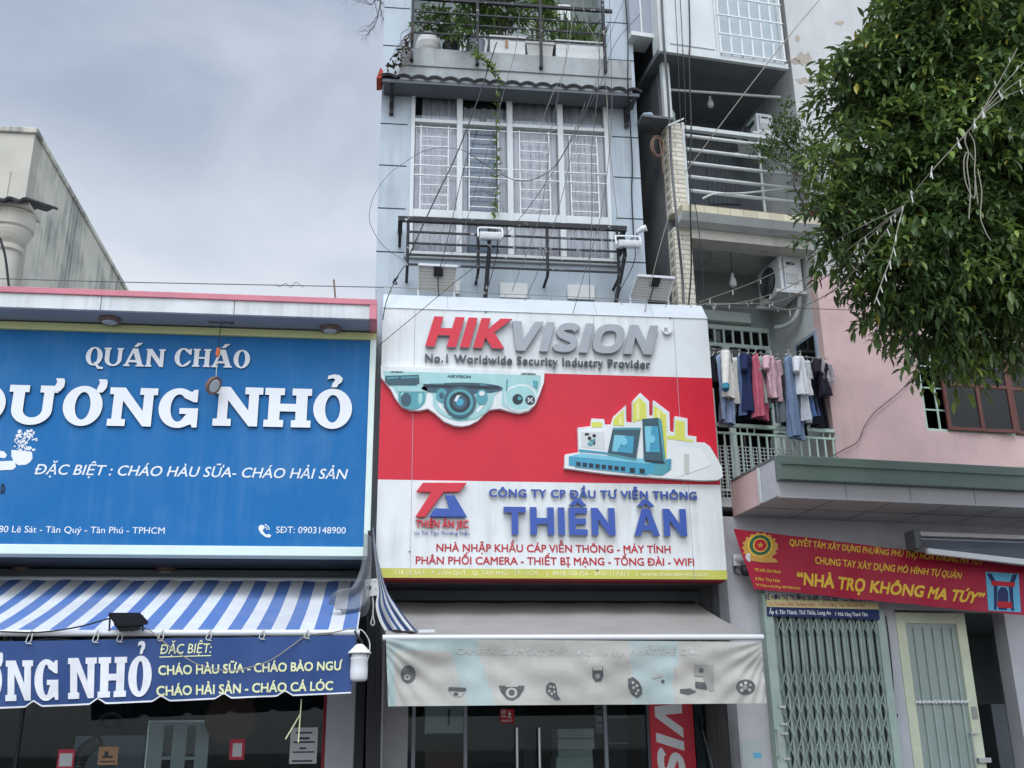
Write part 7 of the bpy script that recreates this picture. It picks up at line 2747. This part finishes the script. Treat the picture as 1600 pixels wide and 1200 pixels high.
# inner room hint behind the dark opening
mb = MB(RF)
mb.bpx(1548, 1100, 1600, 1290, 1.2, 1.6)
tag(mb.build('cabinet', M['recess_dark'], bevel=0.01), 'dark cabinet inside the open doorway beside the cream door', 'cabinet')
mb = MB(RF)
q = RP(1398, 1118, -0.02)
mb.lathe((q[0], -0.03, q[2]), [(0.02, 0.03), (0.03, 0.01), (0.03, -0.02), (0.015, -0.03)], 12, axis='v')
mb.tube(spline([q, RP(1395, 1060, -0.02), RP(1389, 1000, -0.02), RP(1384, 962, -0.02)]), 0.008, 6)
tag(mb.build('door_bell', M['black']), 'black cable with a round knob on the wall between gate and door', 'cable')

# retracted awning under the canopy
ka = thing('rolled_awning', RP(1520, 860, -0.5), 'retracted awning cassette under the green canopy above the red banner', 'awning', F=RF)
kv = -0.75
e0, e1 = ru(1428, 842, kv), uE
zt_, zb_ = rz_(1430, 828, kv), rz_(1430, 857, kv)
MB(RF).box(e0, e0+0.09, kv-0.02, kv+0.2, zb_, zt_).build('end_cap', M['cable_grey'], ka, bevel=0.01)
mb = MB(RF)
mb.box(e0+0.09, e1, kv-0.0, kv+0.14, zt_-0.08, zt_-0.02, 0)
mb.box(e0+0.09, e1, kv-0.03, kv-0.0, zt_-0.075, zt_-0.045, 0)
mb.tube([(e0+0.09, kv+0.07, zt_-0.14), (e1, kv+0.07, zt_-0.14)], 0.06, 12, 1)
mb.build('cassette', [M['ceiling_panel'], M['soffit']], ka)
mb = MB(RF)
z2a, z2b = rz_(1432, 856, kv-0.1), rz_(1600, 884, kv-0.1)
mb.hexa([(e0+0.1, kv-0.12, z2a-0.07), (e1, kv-0.12, z2b-0.25), (e1, kv-0.06, z2b-0.25), (e0+0.1, kv-0.06, z2a-0.07),
         (e0+0.1, kv-0.12, z2a+0.0), (e1, kv-0.12, z2b-0.17), (e1, kv-0.06, z2b-0.17), (e0+0.1, kv-0.06, z2a+0.0)])
mb.build('front_bar', M['aluminium'], ka, bevel=0.006)
mb = MB(RF)
mb.hexa([(e0+0.1, kv-0.09, z2a), (e1, kv-0.09, z2b-0.17), (e1, kv-0.085, z2b-0.17), (e0+0.1, kv-0.085, z2a),
         (e0+0.1, kv+0.03, zt_-0.1), (e1, kv+0.03, zt_-0.1), (e1, kv+0.035, zt_-0.1), (e0+0.1, kv+0.035, zt_-0.1)])
mb.build('canvas', M['dark_box'], ka)

# red banner
rbv = -0.3


def rwave(a, b): return 0.02*math.sin(a*16+b*2)*(0.3+0.7*b)+0.008*math.sin(a*43+b*5)


rc = Cloth(RF, (1146, 826, rbv), (1612, 887, rbv-0.25), (1600, 962, rbv-0.25), (1179, 920, rbv), rwave)
rb = thing('banner', rc.at(0.5, 1), 'red cloth banner with gold slogan strung below the green canopy', 'banner', F=RF)
mb = MB(RF)
mb.grid(lambda a, b: rc.at(a, b-0.02*math.sin(math.pi*a)*(1-b)), 140, 14)
mb.build('cloth', M['banner_red'], rb, smooth=True)
mb = MB(RF)
Y7 = lambda x, y: y7(x, y)
rc.put(mb, font_mesh('QUYẾT TÂM XÂY DỰNG PHƯỜNG PHÚ THỌ HÒA KHÔNG MA TÚY', False, 0, 0.018), Y7(310, 157), Y7(1213, 249), 10, 0.005)
rc.put(mb, font_mesh('CHUNG TAY XÂY DỰNG MÔ HÌNH TỰ QUẢN', False, 0, 0.018), Y7(430, 242), Y7(1112, 313), 11, 0.005)
rc.put(mb, font_mesh('“NHÀ TRỌ KHÔNG MA TÚY”', False, 0, 0.03), Y7(345, 340), Y7(1209, 432), 20, 0.005)
rc.put(mb, font_mesh('TP.Hồ Chí Minh', False, 0, 0.012), Y7(146, 278), Y7(268, 288), 4.8, 0.005)
rc.put(mb, font_mesh('P.Phú Thọ Hòa', False, 0, 0.012), Y7(150, 320), Y7(266, 329), 4.8, 0.005)
rc.put(mb, font_mesh('Tel Công an phường: 028.3842.9666', False, 0, 0.014), Y7(150, 345), Y7(360, 364), 3.6, 0.005)
mb.build('slogan_lettering', M['banner_gold'], rb)
mb = MB(RF)
cx_, cy_ = Y7(172, 162)


def rell(x, y, rx, ry, off, mi, n=24, wob=0.0):
    rc.shape(mb, [(x+rx*(1+wob*math.sin(i*2.4))*math.cos(i*6.2832/n), y+ry*(1+wob*math.sin(i*2.4))*math.sin(i*6.2832/n)) for i in range(n)], off, mi)


rell(cx_, cy_+1, 27, 22, 0.005, 0, 44, 0.1)
rell(cx_, cy_-2, 19.5, 18, 0.007, 3)
rell(cx_, cy_-2, 17, 16, 0.009, 1)
rell(cx_, cy_-2, 11.5, 11, 0.011, 3)
rell(cx_, cy_-2, 9.6, 9.2, 0.013, 2)
rc.shape(mb, [(cx_+(5.6 if i % 2 == 0 else 2.3)*math.sin(i*math.pi/5), cy_-2-(5.6 if i % 2 == 0 else 2.3)*math.cos(i*math.pi/5)) for i in range(10)], 0.015, 0)
rc.shape(mb, [(cx_-16, cy_+16), (cx_+24, cy_+19), (cx_+28, cy_+25), (cx_+5, cy_+25), (cx_-14, cy_+22)], 0.0075, 0)
mb.build('round_emblem', [M['gold'], M['emblem_green'], M['emblem_red'], M['banner_gold']], rb)
mb = MB(RF)
rc.shape(mb, [Y7(1228, 280), Y7(1384, 290), Y7(1394, 470), Y7(1242, 462)], 0.005, 0)
rc.shape(mb, [Y7(1234, 288), Y7(1256, 290), Y7(1285, 340), Y7(1280, 460), Y7(1268, 458), Y7(1266, 350)], 0.007, 1)
rc.shape(mb, [Y7(1376, 294), Y7(1356, 292), Y7(1336, 345), Y7(1348, 462), Y7(1362, 464), Y7(1356, 352)], 0.007, 1)
rc.shape(mb, [Y7(1286, 372), Y7(1300, 352), Y7(1322, 354), Y7(1334, 374), Y7(1336, 410), Y7(1328, 460), Y7(1290, 458), Y7(1284, 410)], 0.0075, 1)
rc.shape(mb, [Y7(1256, 322), Y7(1366, 330), Y7(1364, 352), Y7(1254, 344)], 0.009, 2)
rc.shape(mb, [Y7(1282, 418), Y7(1350, 422), Y7(1352, 452), Y7(1284, 448)], 0.009, 2)
mb.build('poster_patch', [M['cyan'], M['navy'], M['emblem_red']], rb)

# half hidden sign under the banner
hs = thing('shop_sign', RP(1280, 965, -0.16), 'navy and cream sign half hidden behind the red banner', 'sign', F=RF)
hv_ = -0.16
mb = MB(RF)
for q, mi in (([(190, 345), (732, 390), (732, 428), (198, 392)], 0), ([(198, 392), (722, 428), (726, 458), (204, 445)], 1), ([(204, 445), (726, 458), (730, 506), (206, 488)], 2)):
    mb.ppx([y7(*p) for p in q], hv_+0.02, 0.02, mi)
mb.build('panel', [M['paper'], M['cream'], M['navy']], hs)
mb = MB(RF)
mb.text('RẺ HƠN THỊ TRƯỜNG 50-60% - GÓC ĐẸP - CÓ BIỂU LÊN NHÀ', y7(200, 404), y7(712, 428), 8, hv_-0.0, 0.002, 0, None, 0, 0.02)
mb.text('Uy Tín Làm Nên Thương Hiệu - Chất Lượng Thay Cho Lời Nói', y7(214, 434), y7(662, 450), 5, hv_-0.0, 0.002, 1)
mb.text('Ấp 4, Tân Thành, Thủ Thừa, Long An', y7(215, 476), y7(505, 484), 6.4, hv_-0.0, 0.002, 2, None, 0.15, 0.015)
mb.text('f  Nhà Vàng Thanh Tâm', y7(525, 485), y7(678, 490), 5.6, hv_-0.0, 0.002, 2, None, 0.1, 0.01)
mb.build('lettering', [M['navy'], M['text_red'], M['white_plastic']], hs)

# security camera on the pier
s2 = thing('security_camera', RP(1160, 880, -0.1), 'white and black security camera on the pier by the red banner', 'camera', F=RF)
MB(RF).bpx(1146, 866, 1158, 884, -0.08, -0.001).build('bracket', M['white_plastic'], s2, bevel=0.005)
mb = MB(RF)
mb.tube([RP(1152, 874, -0.06), RP(1162, 872, -0.18), RP(1172, 871, -0.3)], [0.05, 0.055, 0.055], 14)
mb.build('body', M['white_plastic'], s2)
c_ = RP(1165, 890, -0.2)
mb = MB(RF)
mb.lathe(c_, [(0.02, -0.08), (0.05, -0.07), (0.065, -0.03), (0.065, 0.05)], 20)
mb.build('dome', M['black'], s2, smooth=True)
mb = MB(RF)
mb.tube(spline([RP(1150, 884, -0.03), RP(1148, 893, -0.05), RP(1156, 899, -0.05)]), 0.008, 6)
mb.build('lead', M['cable_black'], s2)

# ------------------------------------------------------------------ bits in the narrow gap
sh = thing('metal_shelf', RP(1020, 195, 0.0), 'small rusty shelf with a plastic bottle beside the tiled pillar', 'shelf', F=RF)
mb = MB(RF)
zsx = rz_(1015, 182, -0.1)
mb.box(uP0-0.42, uP0+0.05, -0.15, 0.3, zsx-0.04, zsx)
mb.build('board', M['gap_wall'], sh)
mb = MB(RF)
mb.bar((uP0-0.05, -0.16, zsx-0.16), (uP0+0.22, -0.12, zsx+0.02), 0.02, 0.03)
mb.build('strut', M['pipe_white'], sh)
bt_ = MB(RF)
q = RP(1049, 190, 0.0)
bt_.lathe((q[0], 0.05, zPil+0.0), [(0.07, 0), (0.085, 0.02), (0.085, 0.16), (0.06, 0.22), (0.025, 0.25)], 18)
tag(bt_.build('water_bottle', M['frosted'], smooth=True), 'clear plastic water bottle on top of the tiled pillar', 'bottle')
mb = MB(RF)
q = RP(1010, 180, -0.05)
mb.hexa([(q[0]-0.1, -0.1, zsx), (q[0]+0.12, -0.1, zsx), (q[0]+0.12, 0.05, zsx), (q[0]-0.1, 0.05, zsx), (q[0]-0.06, -0.1, zsx+0.06), (q[0]+0.07, -0.1, zsx+0.09), (q[0]+0.07, 0.05, zsx+0.09), (q[0]-0.06, 0.05, zsx+0.06)])
tag(mb.build('folded_cloth', M['curtain_blue'], bevel=0.02), 'crumpled blue white cloth lying on the rusty shelf', 'cloth')
mb = MB(RF)
q = RP(1026, 232, -0.04)
for k_ in range(7):
    rx, ry = 0.09+0.012*math.sin(k_*2), 0.15+0.02*math.sin(k_*1.3)
    mb.tube([(q[0]+0.01*math.sin(k_*3)+rx*math.cos(a), -0.05-0.012*k_, q[2]+0.012*math.sin(k_)+ry*math.sin(a)) for a in [i*6.2832/26 for i in range(27)]], 0.006, 6)
mb.tube(spline([(q[0]+0.03, -0.08, q[2]+0.14), (q[0]+0.05, -0.09, q[2]-0.1), (q[0]+0.06, -0.08, q[2]-0.42)]), 0.009, 6)
tag(mb.build('hose_coil', M['rope']), 'coil of faded brown hose hung in the dark gap', 'hose')

# ------------------------------------------------------------------ wires


def wire(pts, r, m_, label, F=MF, cat='cable', name='cable', n=8, group=None):
    mb = MB(F)
    mb.tube(spline([F.P(*p) for p in pts], n), r, 6)
    return tag(mb.build(name, M[m_]), label, cat, group)


wire([(776, 66, 0.0), (745, 160, -0.2), (713, 242, -0.3), (690, 290, -0.35), (664, 345, -0.35), (640, 398, -0.35)], 0.0090, 'cable_black', 'thick black cable slanting across the window from the tiled eave')
wire([(632, 408, 0.05), (600, 385, 0.0), (582, 358, -0.05), (577, 335, -0.05), (586, 303, -0.05), (608, 272, -0.05), (638, 250, -0.05), (662, 236, -0.05), (691, 231, -0.05), (720, 234, -0.05), (732, 239, -0.05)], 0.0038, 'cable_grey', 'thin grey cable bowed in a wide loop left of the window')
wire([(732, 239, -0.08), (725, 262, -0.08), (716, 300, -0.1), (705, 350, -0.1), (690, 410, -0.1), (688, 414, 0.05)], 0.0053, 'cable_black', 'black cable dropping from the window knot to the solar panel')
wire([(732, 239, -0.08), (760, 258, 0.2), (800, 280, 0.1), (830, 281, 0.0), (860, 266, -0.05), (880, 240, -0.1), (900, 198, -0.1), (915, 160, -0.15)], 0.0060, 'cable_grey', 'grey cable sagging in an arc in front of the window')
wire([(908, -20, -0.1), (915, 30, -0.1), (930, 62, -0.1), (946, 130, -0.1), (952, 220, -0.05), (965, 345, -0.02)], 0.0053, 'cable_beige', 'pale cord from the balcony top to the iron railing end')
wire([(900, -20, -0.1), (893, 40, -0.1), (882, 105, -0.12), (862, 150, -0.12), (843, 205, -0.12), (862, 205, -0.1)], 0.0045, 'cable_beige', 'pale cord ending in a hook over the window transom')
wire([(976, -20, -0.05), (981, 60, -0.05), (981, 131, -0.08), (985, 200, 0.4), (988, 260, 0.44), (987, 300, 0.44), (990, 372, 0.44)], 0.0105, 'cable_black', 'twisted black cable running down the grey cladding beside the gap')
wire([(975, 0, -0.1), (955, 50, -0.15), (931, 130, -0.15), (915, 172, -0.15), (901, 205, -0.15), (880, 300, -0.15), (850, 400, -0.15), (820, 470, -0.1)], 0.0045, 'cable_grey', 'thin grey wire falling from the eave corner to the sign top', name='wire', cat='wire')
wire([(952, -20, -0.1), (955, 100, -0.12), (955, 200, -0.12), (940, 330, -0.15), (915, 420, -0.15), (895, 490, -0.05)], 0.0045, 'cable_grey', 'thin grey wire crossing the window toward the grey lettering', name='wire', cat='wire')
wire([(1000, 22, -0.1), (960, 70, -0.15), (930, 150, -0.2), (850, 290, -0.2), (770, 390, -0.25), (700, 450, -0.2), (592, 540, -0.08)], 0.0045, 'cable_black', 'thin black wire slanting from the gap down to the sign corner', name='wire', cat='wire')
wire([(812, 20, 0.0), (805, 80, -0.05), (792, 125, -0.05), (775, 190, -0.1), (745, 290, -0.1), (720, 370, -0.1), (690, 420, -0.1)], 0.0045, 'cable_grey', 'thin grey wire from the foam planter past the vine', name='wire', cat='wire')
wire([(888, 20, -0.02), (884, 90, -0.05), (872, 150, -0.1), (862, 200, -0.1), (845, 330, -0.12), (800, 455, -0.08)], 0.0045, 'cable_grey', 'thin grey wire from the tapered white pot to the cover plate', name='wire', cat='wire')
wire([(938, 10, -0.05), (935, 130, -0.1), (925, 230, -0.12), (925, 330, -0.12), (922, 400, -0.12), (921, 468, -0.05)], 0.0053, 'cable_grey', 'plumb grey wire beside the sword leaf planter', name='wire', cat='wire')
wire([(632, 415, 0.1), (618, 437, 0.05), (604, 470, -0.05), (598, 500, -0.06)], 0.0067, 'cable_black', 'short black cable from the railing corner down the sign edge')
wire([(618, 438, 0.05), (622, 432, 0.02), (614, 441, 0.02), (620, 444, 0.02), (616, 435, 0.03)], 0.0090, 'cable_black', 'knotted black cable joint at the sign corner')
wire([(1046, 335, -0.3), (1035, 372, -0.35), (1020, 430, -0.35), (1005, 500, -0.3)], 0.0053, 'cable_beige', 'pale string from the pillar to the right solar panel', RF, 'string', 'string')
wire([(1076, -20, -0.32), (1078, 60, -0.32), (1077, 100, -0.33), (1080, 200, -0.33), (1078, 260, -0.33), (1079, 340, -0.34), (1080, 420, -0.1), (1076, 476, -0.1)], 0.0112, 'cable_black', 'twisted black cable hanging in front of the tiled pillar', RF)
wire([(1062, -20, -0.32), (1066, 60, -0.32), (1070, 140, -0.33), (1074, 250, -0.33), (1088, 330, -0.33), (1096, 400, -0.3), (1101, 470, -0.3)], 0.0060, 'cable_black', 'thin black cable hanging beside the twisted one', RF)
wire([(1054, -20, -0.34), (1059, 80, -0.34), (1063, 180, -0.34), (1064, 200, -0.35)], 0.0053, 'cable_black', 'short black cable in front of the white bay panel', RF)
wire([(1033, -20, -0.34), (1037, 60, -0.34), (1044, 150, -0.2), (1049, 250, -0.06), (1057, 340, -0.32), (1066, 430, -0.06), (1068, 474, -0.06)], 0.018, 'cable_grey', 'fat grey conduit down the tiled pillar', RF, 'conduit', 'conduit')
wire([(1302, 712, -0.03), (1318, 703, -0.03), (1340, 690, -0.03), (1350, 668, -0.03), (1365, 646, -0.03), (1390, 625, -0.03), (1410, 608, -0.03), (1432, 582, -0.03)], 0.0060, 'cable_black', 'thin black cable snaking up the pink wall to the window', RF)
mb = MB()
pts = [P(-20, 435, 0.6), P(200, 441, 0.55), P(400, 445, 0.5), P(600, 449, 0.45)]
mb.tube(spline(pts), 0.007, 5)
q = [P(430, 444, 0.5), P(437, 448, 0.48), P(446, 443, 0.5), P(455, 449, 0.5), P(462, 441, 0.5), P(474, 449, 0.5)]
mb.tube(spline(q), 0.004, 5)
tag(mb.build('wire', M['cable_grey']), 'thin wire stretched above the pink roof edge of the porridge shop', 'wire')
a = P(524, 466, 0.1)
mb = MB()
mb.tube([a, P(521.5, 437, 0.1)], 0.012, 6)
tag(mb.build('roof_rod', M['copper']), 'short rusty rod standing on the pink roof edge', 'rod')
mb = MB()
wl0 = [P(600, 448, -0.04), P(760, 458, -0.04), P(900, 464, -0.04), P(1100, 476, -0.04)]
mb.tube(spline(wl0), 0.005, 5)
rr = random.Random(6)
for i in range(14):
    x = 610+i*36
    y = 449+(x-600)*0.056
    mb.tube([P(x, y, -0.04), P(x+rr.uniform(-3, 3), y+rr.uniform(3, 8), -0.05)], 0.006, 5)
tag(mb.build('string_lights', M['cable_beige']), 'string of tiny lights along the top edge of the white sign', 'string lights')

# string lights from the sign corner to the tree
TV = -2.9
nodeP = Vector(P(1412, 322, -4.6))


def strand(pts, label, r=0.0055, bulbs=9, seed=1):
    mb = MB()
    sp = spline(pts, 10)
    mb.tube(sp, r, 6)
    rr = random.Random(seed)
    for i in range(bulbs):
        p = sp[int((i+0.5)/bulbs*(len(sp)-1))]
        mb.tube([p, p+Vector((rr.uniform(-0.02, 0.02), -0.01, -rr.uniform(0.05, 0.09)*rr.choice((1, 1, -0.6))))], 0.006, 5, 1)
    return tag(mb.build('string_lights', [M['cable_beige'], M['cable_white']]), label, 'string lights', 'strings of lights between the sign and the tree')


strand([P(1093, 472, -0.25), P(1180, 440, -1.3), P(1260, 400, -2.7), P(1330, 362, -3.7), nodeP], 'uppermost string of lights rising from the sign corner to the tree', seed=1)
strand([P(1104, 476, -0.1), P(1150, 474, -0.7), P(1210, 458, -1.7), P(1275, 425, -2.9), P(1345, 375, -3.9), nodeP], 'string of lights sagging below the lower air conditioner', seed=2)
strand([P(1100, 474, -0.1), P(1190, 474, -1.3), P(1240, 462, -2.2), P(1300, 425, -3.2), P(1365, 365, -4.1), nodeP], 'string of lights passing just under the air conditioner bracket', seed=3)
strand([P(1198, 472, -1.4), P(1215, 481, -1.7), P(1245, 482, -2.3), P(1300, 455, -3.2), P(1350, 405, -4.0), nodeP], 'short string of lights starting in front of the drain pipe', seed=4, bulbs=7)
strand([nodeP, P(1402, 360, -4.6), P(1393, 400, -4.55), P(1378, 440, -4.5), P(1366, 475, -4.45)], 'string of lights falling from the cord knot through the leaves', seed=5, bulbs=8)
wire([(1095, 476, -0.2), (1180, 482, -1.2), (1250, 482, -2.3), (1350, 485, -3.9)], 0.0037, 'cable_grey', 'thin dark wire below the strings of lights', name='wire', cat='wire')
for i, (x, y) in enumerate(((1590, 75), (1605, 92), (1612, 112), (1610, 135))):
    strand([nodeP, P(1455, 268, -4.75), P(1512, 206, -4.9), P(1530, 180-i*2+i*3, -4.95), P(1560+i*4, 130+i*7, -5.0), P(x, y, -5.1)],
           ('topmost cord of the fan spreading into the tree', 'second cord from the top of the fan in the tree', 'third cord from the top of the fan in the tree', 'lowest cord of the fan spreading into the tree')[i], 0.0045, 7, 10+i)
mb = MB()
for q in ([(1510, 207), (1508, 222), (1513, 238), (1511, 260), (1516, 300), (1514, 342)], [(1514, 207), (1522, 222), (1524, 245), (1523, 270), (1528, 318)], [(1522, 250), (1512, 238), (1506, 252), (1509, 285), (1522, 310), (1524, 275)], [(1528, 265), (1534, 300), (1532, 338), (1540, 362), (1548, 376)]):
    mb.tube(spline([P(x, y, -4.92) for x, y in q]), 0.005, 6)
tag(mb.build('cord', M['cable_beige']), 'tangle of pale cords dangling from the cord fan in the tree', 'cord')
wire([(1285, -6, -0.4), (1230, 60, -0.5), (1160, 150, -0.6), (1100, 230, -0.6), (1070, 270, -0.5)], 0.0075, 'cable_beige', 'pale cord slanting past the top bay grille to the tiled pillar', name='cord', cat='cord')

# ------------------------------------------------------------------ the tree
TC = -3.3
S_ = 0.00585                       # metres per photo pixel at the tree


def build_tree():
    rr = random.Random(31)
    lobes = [(1408, 110, 88), (1345, 150, 62), (1500, 60, 130), (1330, 262, 66), (1425, 250, 125), (1540, 240, 160), (1316, 360, 58), (1405, 400, 92), (1500, 420, 145), (1487, 518, 62), (1405, 482, 50), (1560, 468, 86),
             (1330, 128, 46), (1412, 44, 62), (1660, 150, 190), (1690, 370, 175), (1560, -60, 150), (1440, 10, 70), (1296, 330, 30)]
    base = MF.w(*P(1960, 600, TC)[:1], TC-0.1, G0)
    t = thing('shade_tree', (base.x, base.y, G0), 'dense green shade tree with drooping leaves overhanging the street', 'tree')
    mb = MB()
    its = []
    young = []
    old = []
    wts = [l[2]**2 for l in lobes]
    tot = sum(wts)
    N = 4700
    C_ = [(Vector(P(l[0], l[1], TC+0.25*math.sin(i*2.1))), l[2]*S_) for i, l in enumerate(lobes)]
    for (c, r_), w_ in zip(C_, wts):
        for _ in range(max(24, int(N*w_/tot))):
            d = rdir(rr)
            if d.y > 0.55 and rr.random() < 0.6:
                d.y = -d.y
            k_ = rr.uniform(0.72, 1.03)
            lump = 1+0.14*math.sin(d.x*7+c.x*3)*math.sin(d.z*6+c.z*2)
            p = c+Vector((d.x, d.y*0.85, d.z))*r_*k_*lump
            g = (d+Vector((0, 0, 0.12))+rdir(rr)*0.5).normalized()
            nl = rr.randint(7, 11)
            fresh = math.sin(p.x*5.1+1)*math.sin(p.z*4.3+p.x*2)*math.sin(p.y*4) > 0.12 and k_ > 0.85 or rr.random() < 0.05
            for j in range(nl):
                q = p+g*(0.03*j)-Vector((0, 0, 0.0012*j*j))
                a = j*2.4+rr.random()
                s_ = g.orthogonal().normalized()
                s_ = (Matrix.Rotation(a, 3, g) @ s_)
                dd = (g*0.55+s_*0.8+Vector((0, 0, 0.05))).normalized()
                ln = rr.uniform(0.075, 0.17)
                (old if rr.random() < 0.012 else young if fresh else its).append((q, dd, Vector((0, 0, 1)), ln, ln*0.35, rr.uniform(0.5, 1.4)))
    leaf_cloud(mb, its, rr, 0, 0.3)
    leaf_cloud(mb, young, rr, 1, 0.3)
    leaf_cloud(mb, old, rr, 2, 0.3)
    # sparse leaves deep inside
    its = []
    for (c, r_), w_ in zip(C_, wts):
        for _ in range(int(8000*w_/tot)):
            p = c+rdir(rr)*r_*rr.uniform(0.2, 0.72)
            its.append((p, rdir(rr)+Vector((0, 0, -0.3)), Vector((0, 0, 1)), 0.17, 0.065, 0.8))
    leaf_cloud(mb, its, rr, 0, 0.3, 2)
    mb.build('crown', [M['leaf_dark'], M['leaf_young'], M['leaf_yellow']], t)
    mb = MB()
    fork = Vector((base.x, base.y, P(1800, 470, TC)[2]))
    mb.tube(spline([(base.x, base.y, G0), (base.x+0.05, base.y, G0+1.6), (base.x-0.03, base.y+0.05, G0+3.0), fork], 6), [0.24-0.004*i for i in range(19)], 14)
    mb.build('trunk', M['bark'], t, smooth=True)
    mb = MB()
    for i, (c, r_) in enumerate(C_):
        m1 = fork*0.55+c*0.45+Vector((0.1*math.sin(i), 0.1*math.cos(i), 0.25))
        e = c+(c-fork).normalized()*r_*0.5
        sp = spline([fork, m1, c, e], 6)
        mb.tube(sp, [0.1-0.085*j/(len(sp)-1) for j in range(len(sp))], 8)
        for k_ in range(5):
            d = rdir(rr)
            sp = spline([c, c+d*r_*0.5+Vector((0, 0, 0.05)), c+d*r_*0.92], 4)
            mb.tube(sp, [0.022-0.017*j/(len(sp)-1) for j in range(len(sp))], 5)
    mb.build('branch', M['bark'], t, smooth=True)


build_tree()

# fine leaved shrub growing on the third floor balcony
rr = random.Random(12)
bs = thing('balcony_shrub', RP(1275, 335, -0.1), 'fine leaved shrub with a bare curved stem on the third floor balcony', 'shrub', F=RF)
blobs = []
for x, y, r_ in ((1222, 215, 34), (1250, 235, 34), (1210, 245, 26), (1262, 270, 30), (1230, 195, 22), (1185, 238, 16), (1226, 172, 13), (1270, 300, 24), (1285, 250, 26), (1255, 195, 20)):
    q = RP(x, y, -0.3)
    blobs.append((q, (r_*0.0078, r_*0.0078*0.8, r_*0.0078)))
foliage('foliage', bs, M['leaf'], blobs, 330, 0.06, 0.026, 0.5, rr, 8, RF, 0.14)
mb = MB(RF)
mb.tube(spline([RP(1265, 338, -0.2), RP(1258, 322, -0.22), RP(1246, 302, -0.25), RP(1240, 280, -0.3), RP(1250, 245, -0.3), RP(1240, 205, -0.3)]), [0.022-0.0004*i for i in range(41)], 8)
for b_ in ((1222, 215), (1262, 270), (1185, 238), (1226, 165)):
    mb.tube(spline([RP(1244, 275, -0.3), RP((1244+b_[0])/2+4, (275+b_[1])/2, -0.3), RP(*b_, -0.3)], 5), [0.01-0.0007*i for i in range(11)], 5)
mb.build('stem', M['twig'], bs)
mb = MB(RF)
q = RP(1268, 338, -0.14)
mb.lathe((q[0], -0.1, zS3t+0.001), [(0.07, 0), (0.09, 0.12), (0.1, 0.13), (0.1, 0.16), (0.085, 0.16)], 16)
mb.build('pot', M['clay'], bs)

# bare branches reaching in from the roof terrace
rr = random.Random(14)
bt2 = thing('bare_tree', (wl-0.12, 1.6, TOP*0.0+P(600, 60, 1.6)[2]-0.4), 'bare leafless branches reaching out at the corner of the tall grey building', 'tree')
mb = MB()


def twig(p, d, ln, r_, depth):
    pts = [Vector(p)]
    dd = d.normalized()
    n = 5
    for i in range(n):
        dd = (dd+rdir(rr)*0.28+Vector((0, 0, -0.05))).normalized()
        pts.append(pts[-1]+dd*ln/n)
    mb.tube(pts, [r_*(1-0.6*i/n) for i in range(n+1)], 5)
    if depth:
        for i in range(2, n+1):
            for _ in range(2 if i % 2 else 1):
                e = (dd+rdir(rr)*0.9).normalized()
                e.y *= 0.4
                twig(pts[i], e, ln*rr.uniform(0.4, 0.62), r_*0.45, depth-1)


root = Vector(P(606, 8, 1.6))
tv = 1.6
twig(Vector(P(598, -30, tv)), Vector(P(560, 25, tv))-Vector(P(598, -30, tv)), 0.62, 0.014, 2)
twig(Vector(P(600, -30, tv)), Vector(P(575, 45, tv))-Vector(P(600, -30, tv)), 0.72, 0.012, 2)
twig(Vector(P(590, -40, tv)), Vector(P(545, 5, tv))-Vector(P(590, -40, tv)), 0.5, 0.012, 2)
mb.tube(spline([P(640, -90, 2.0), P(618, -60, 1.8), P(598, -30, tv)], 6), 0.022, 8)
mb.build('branch', M['twig'], bt2)
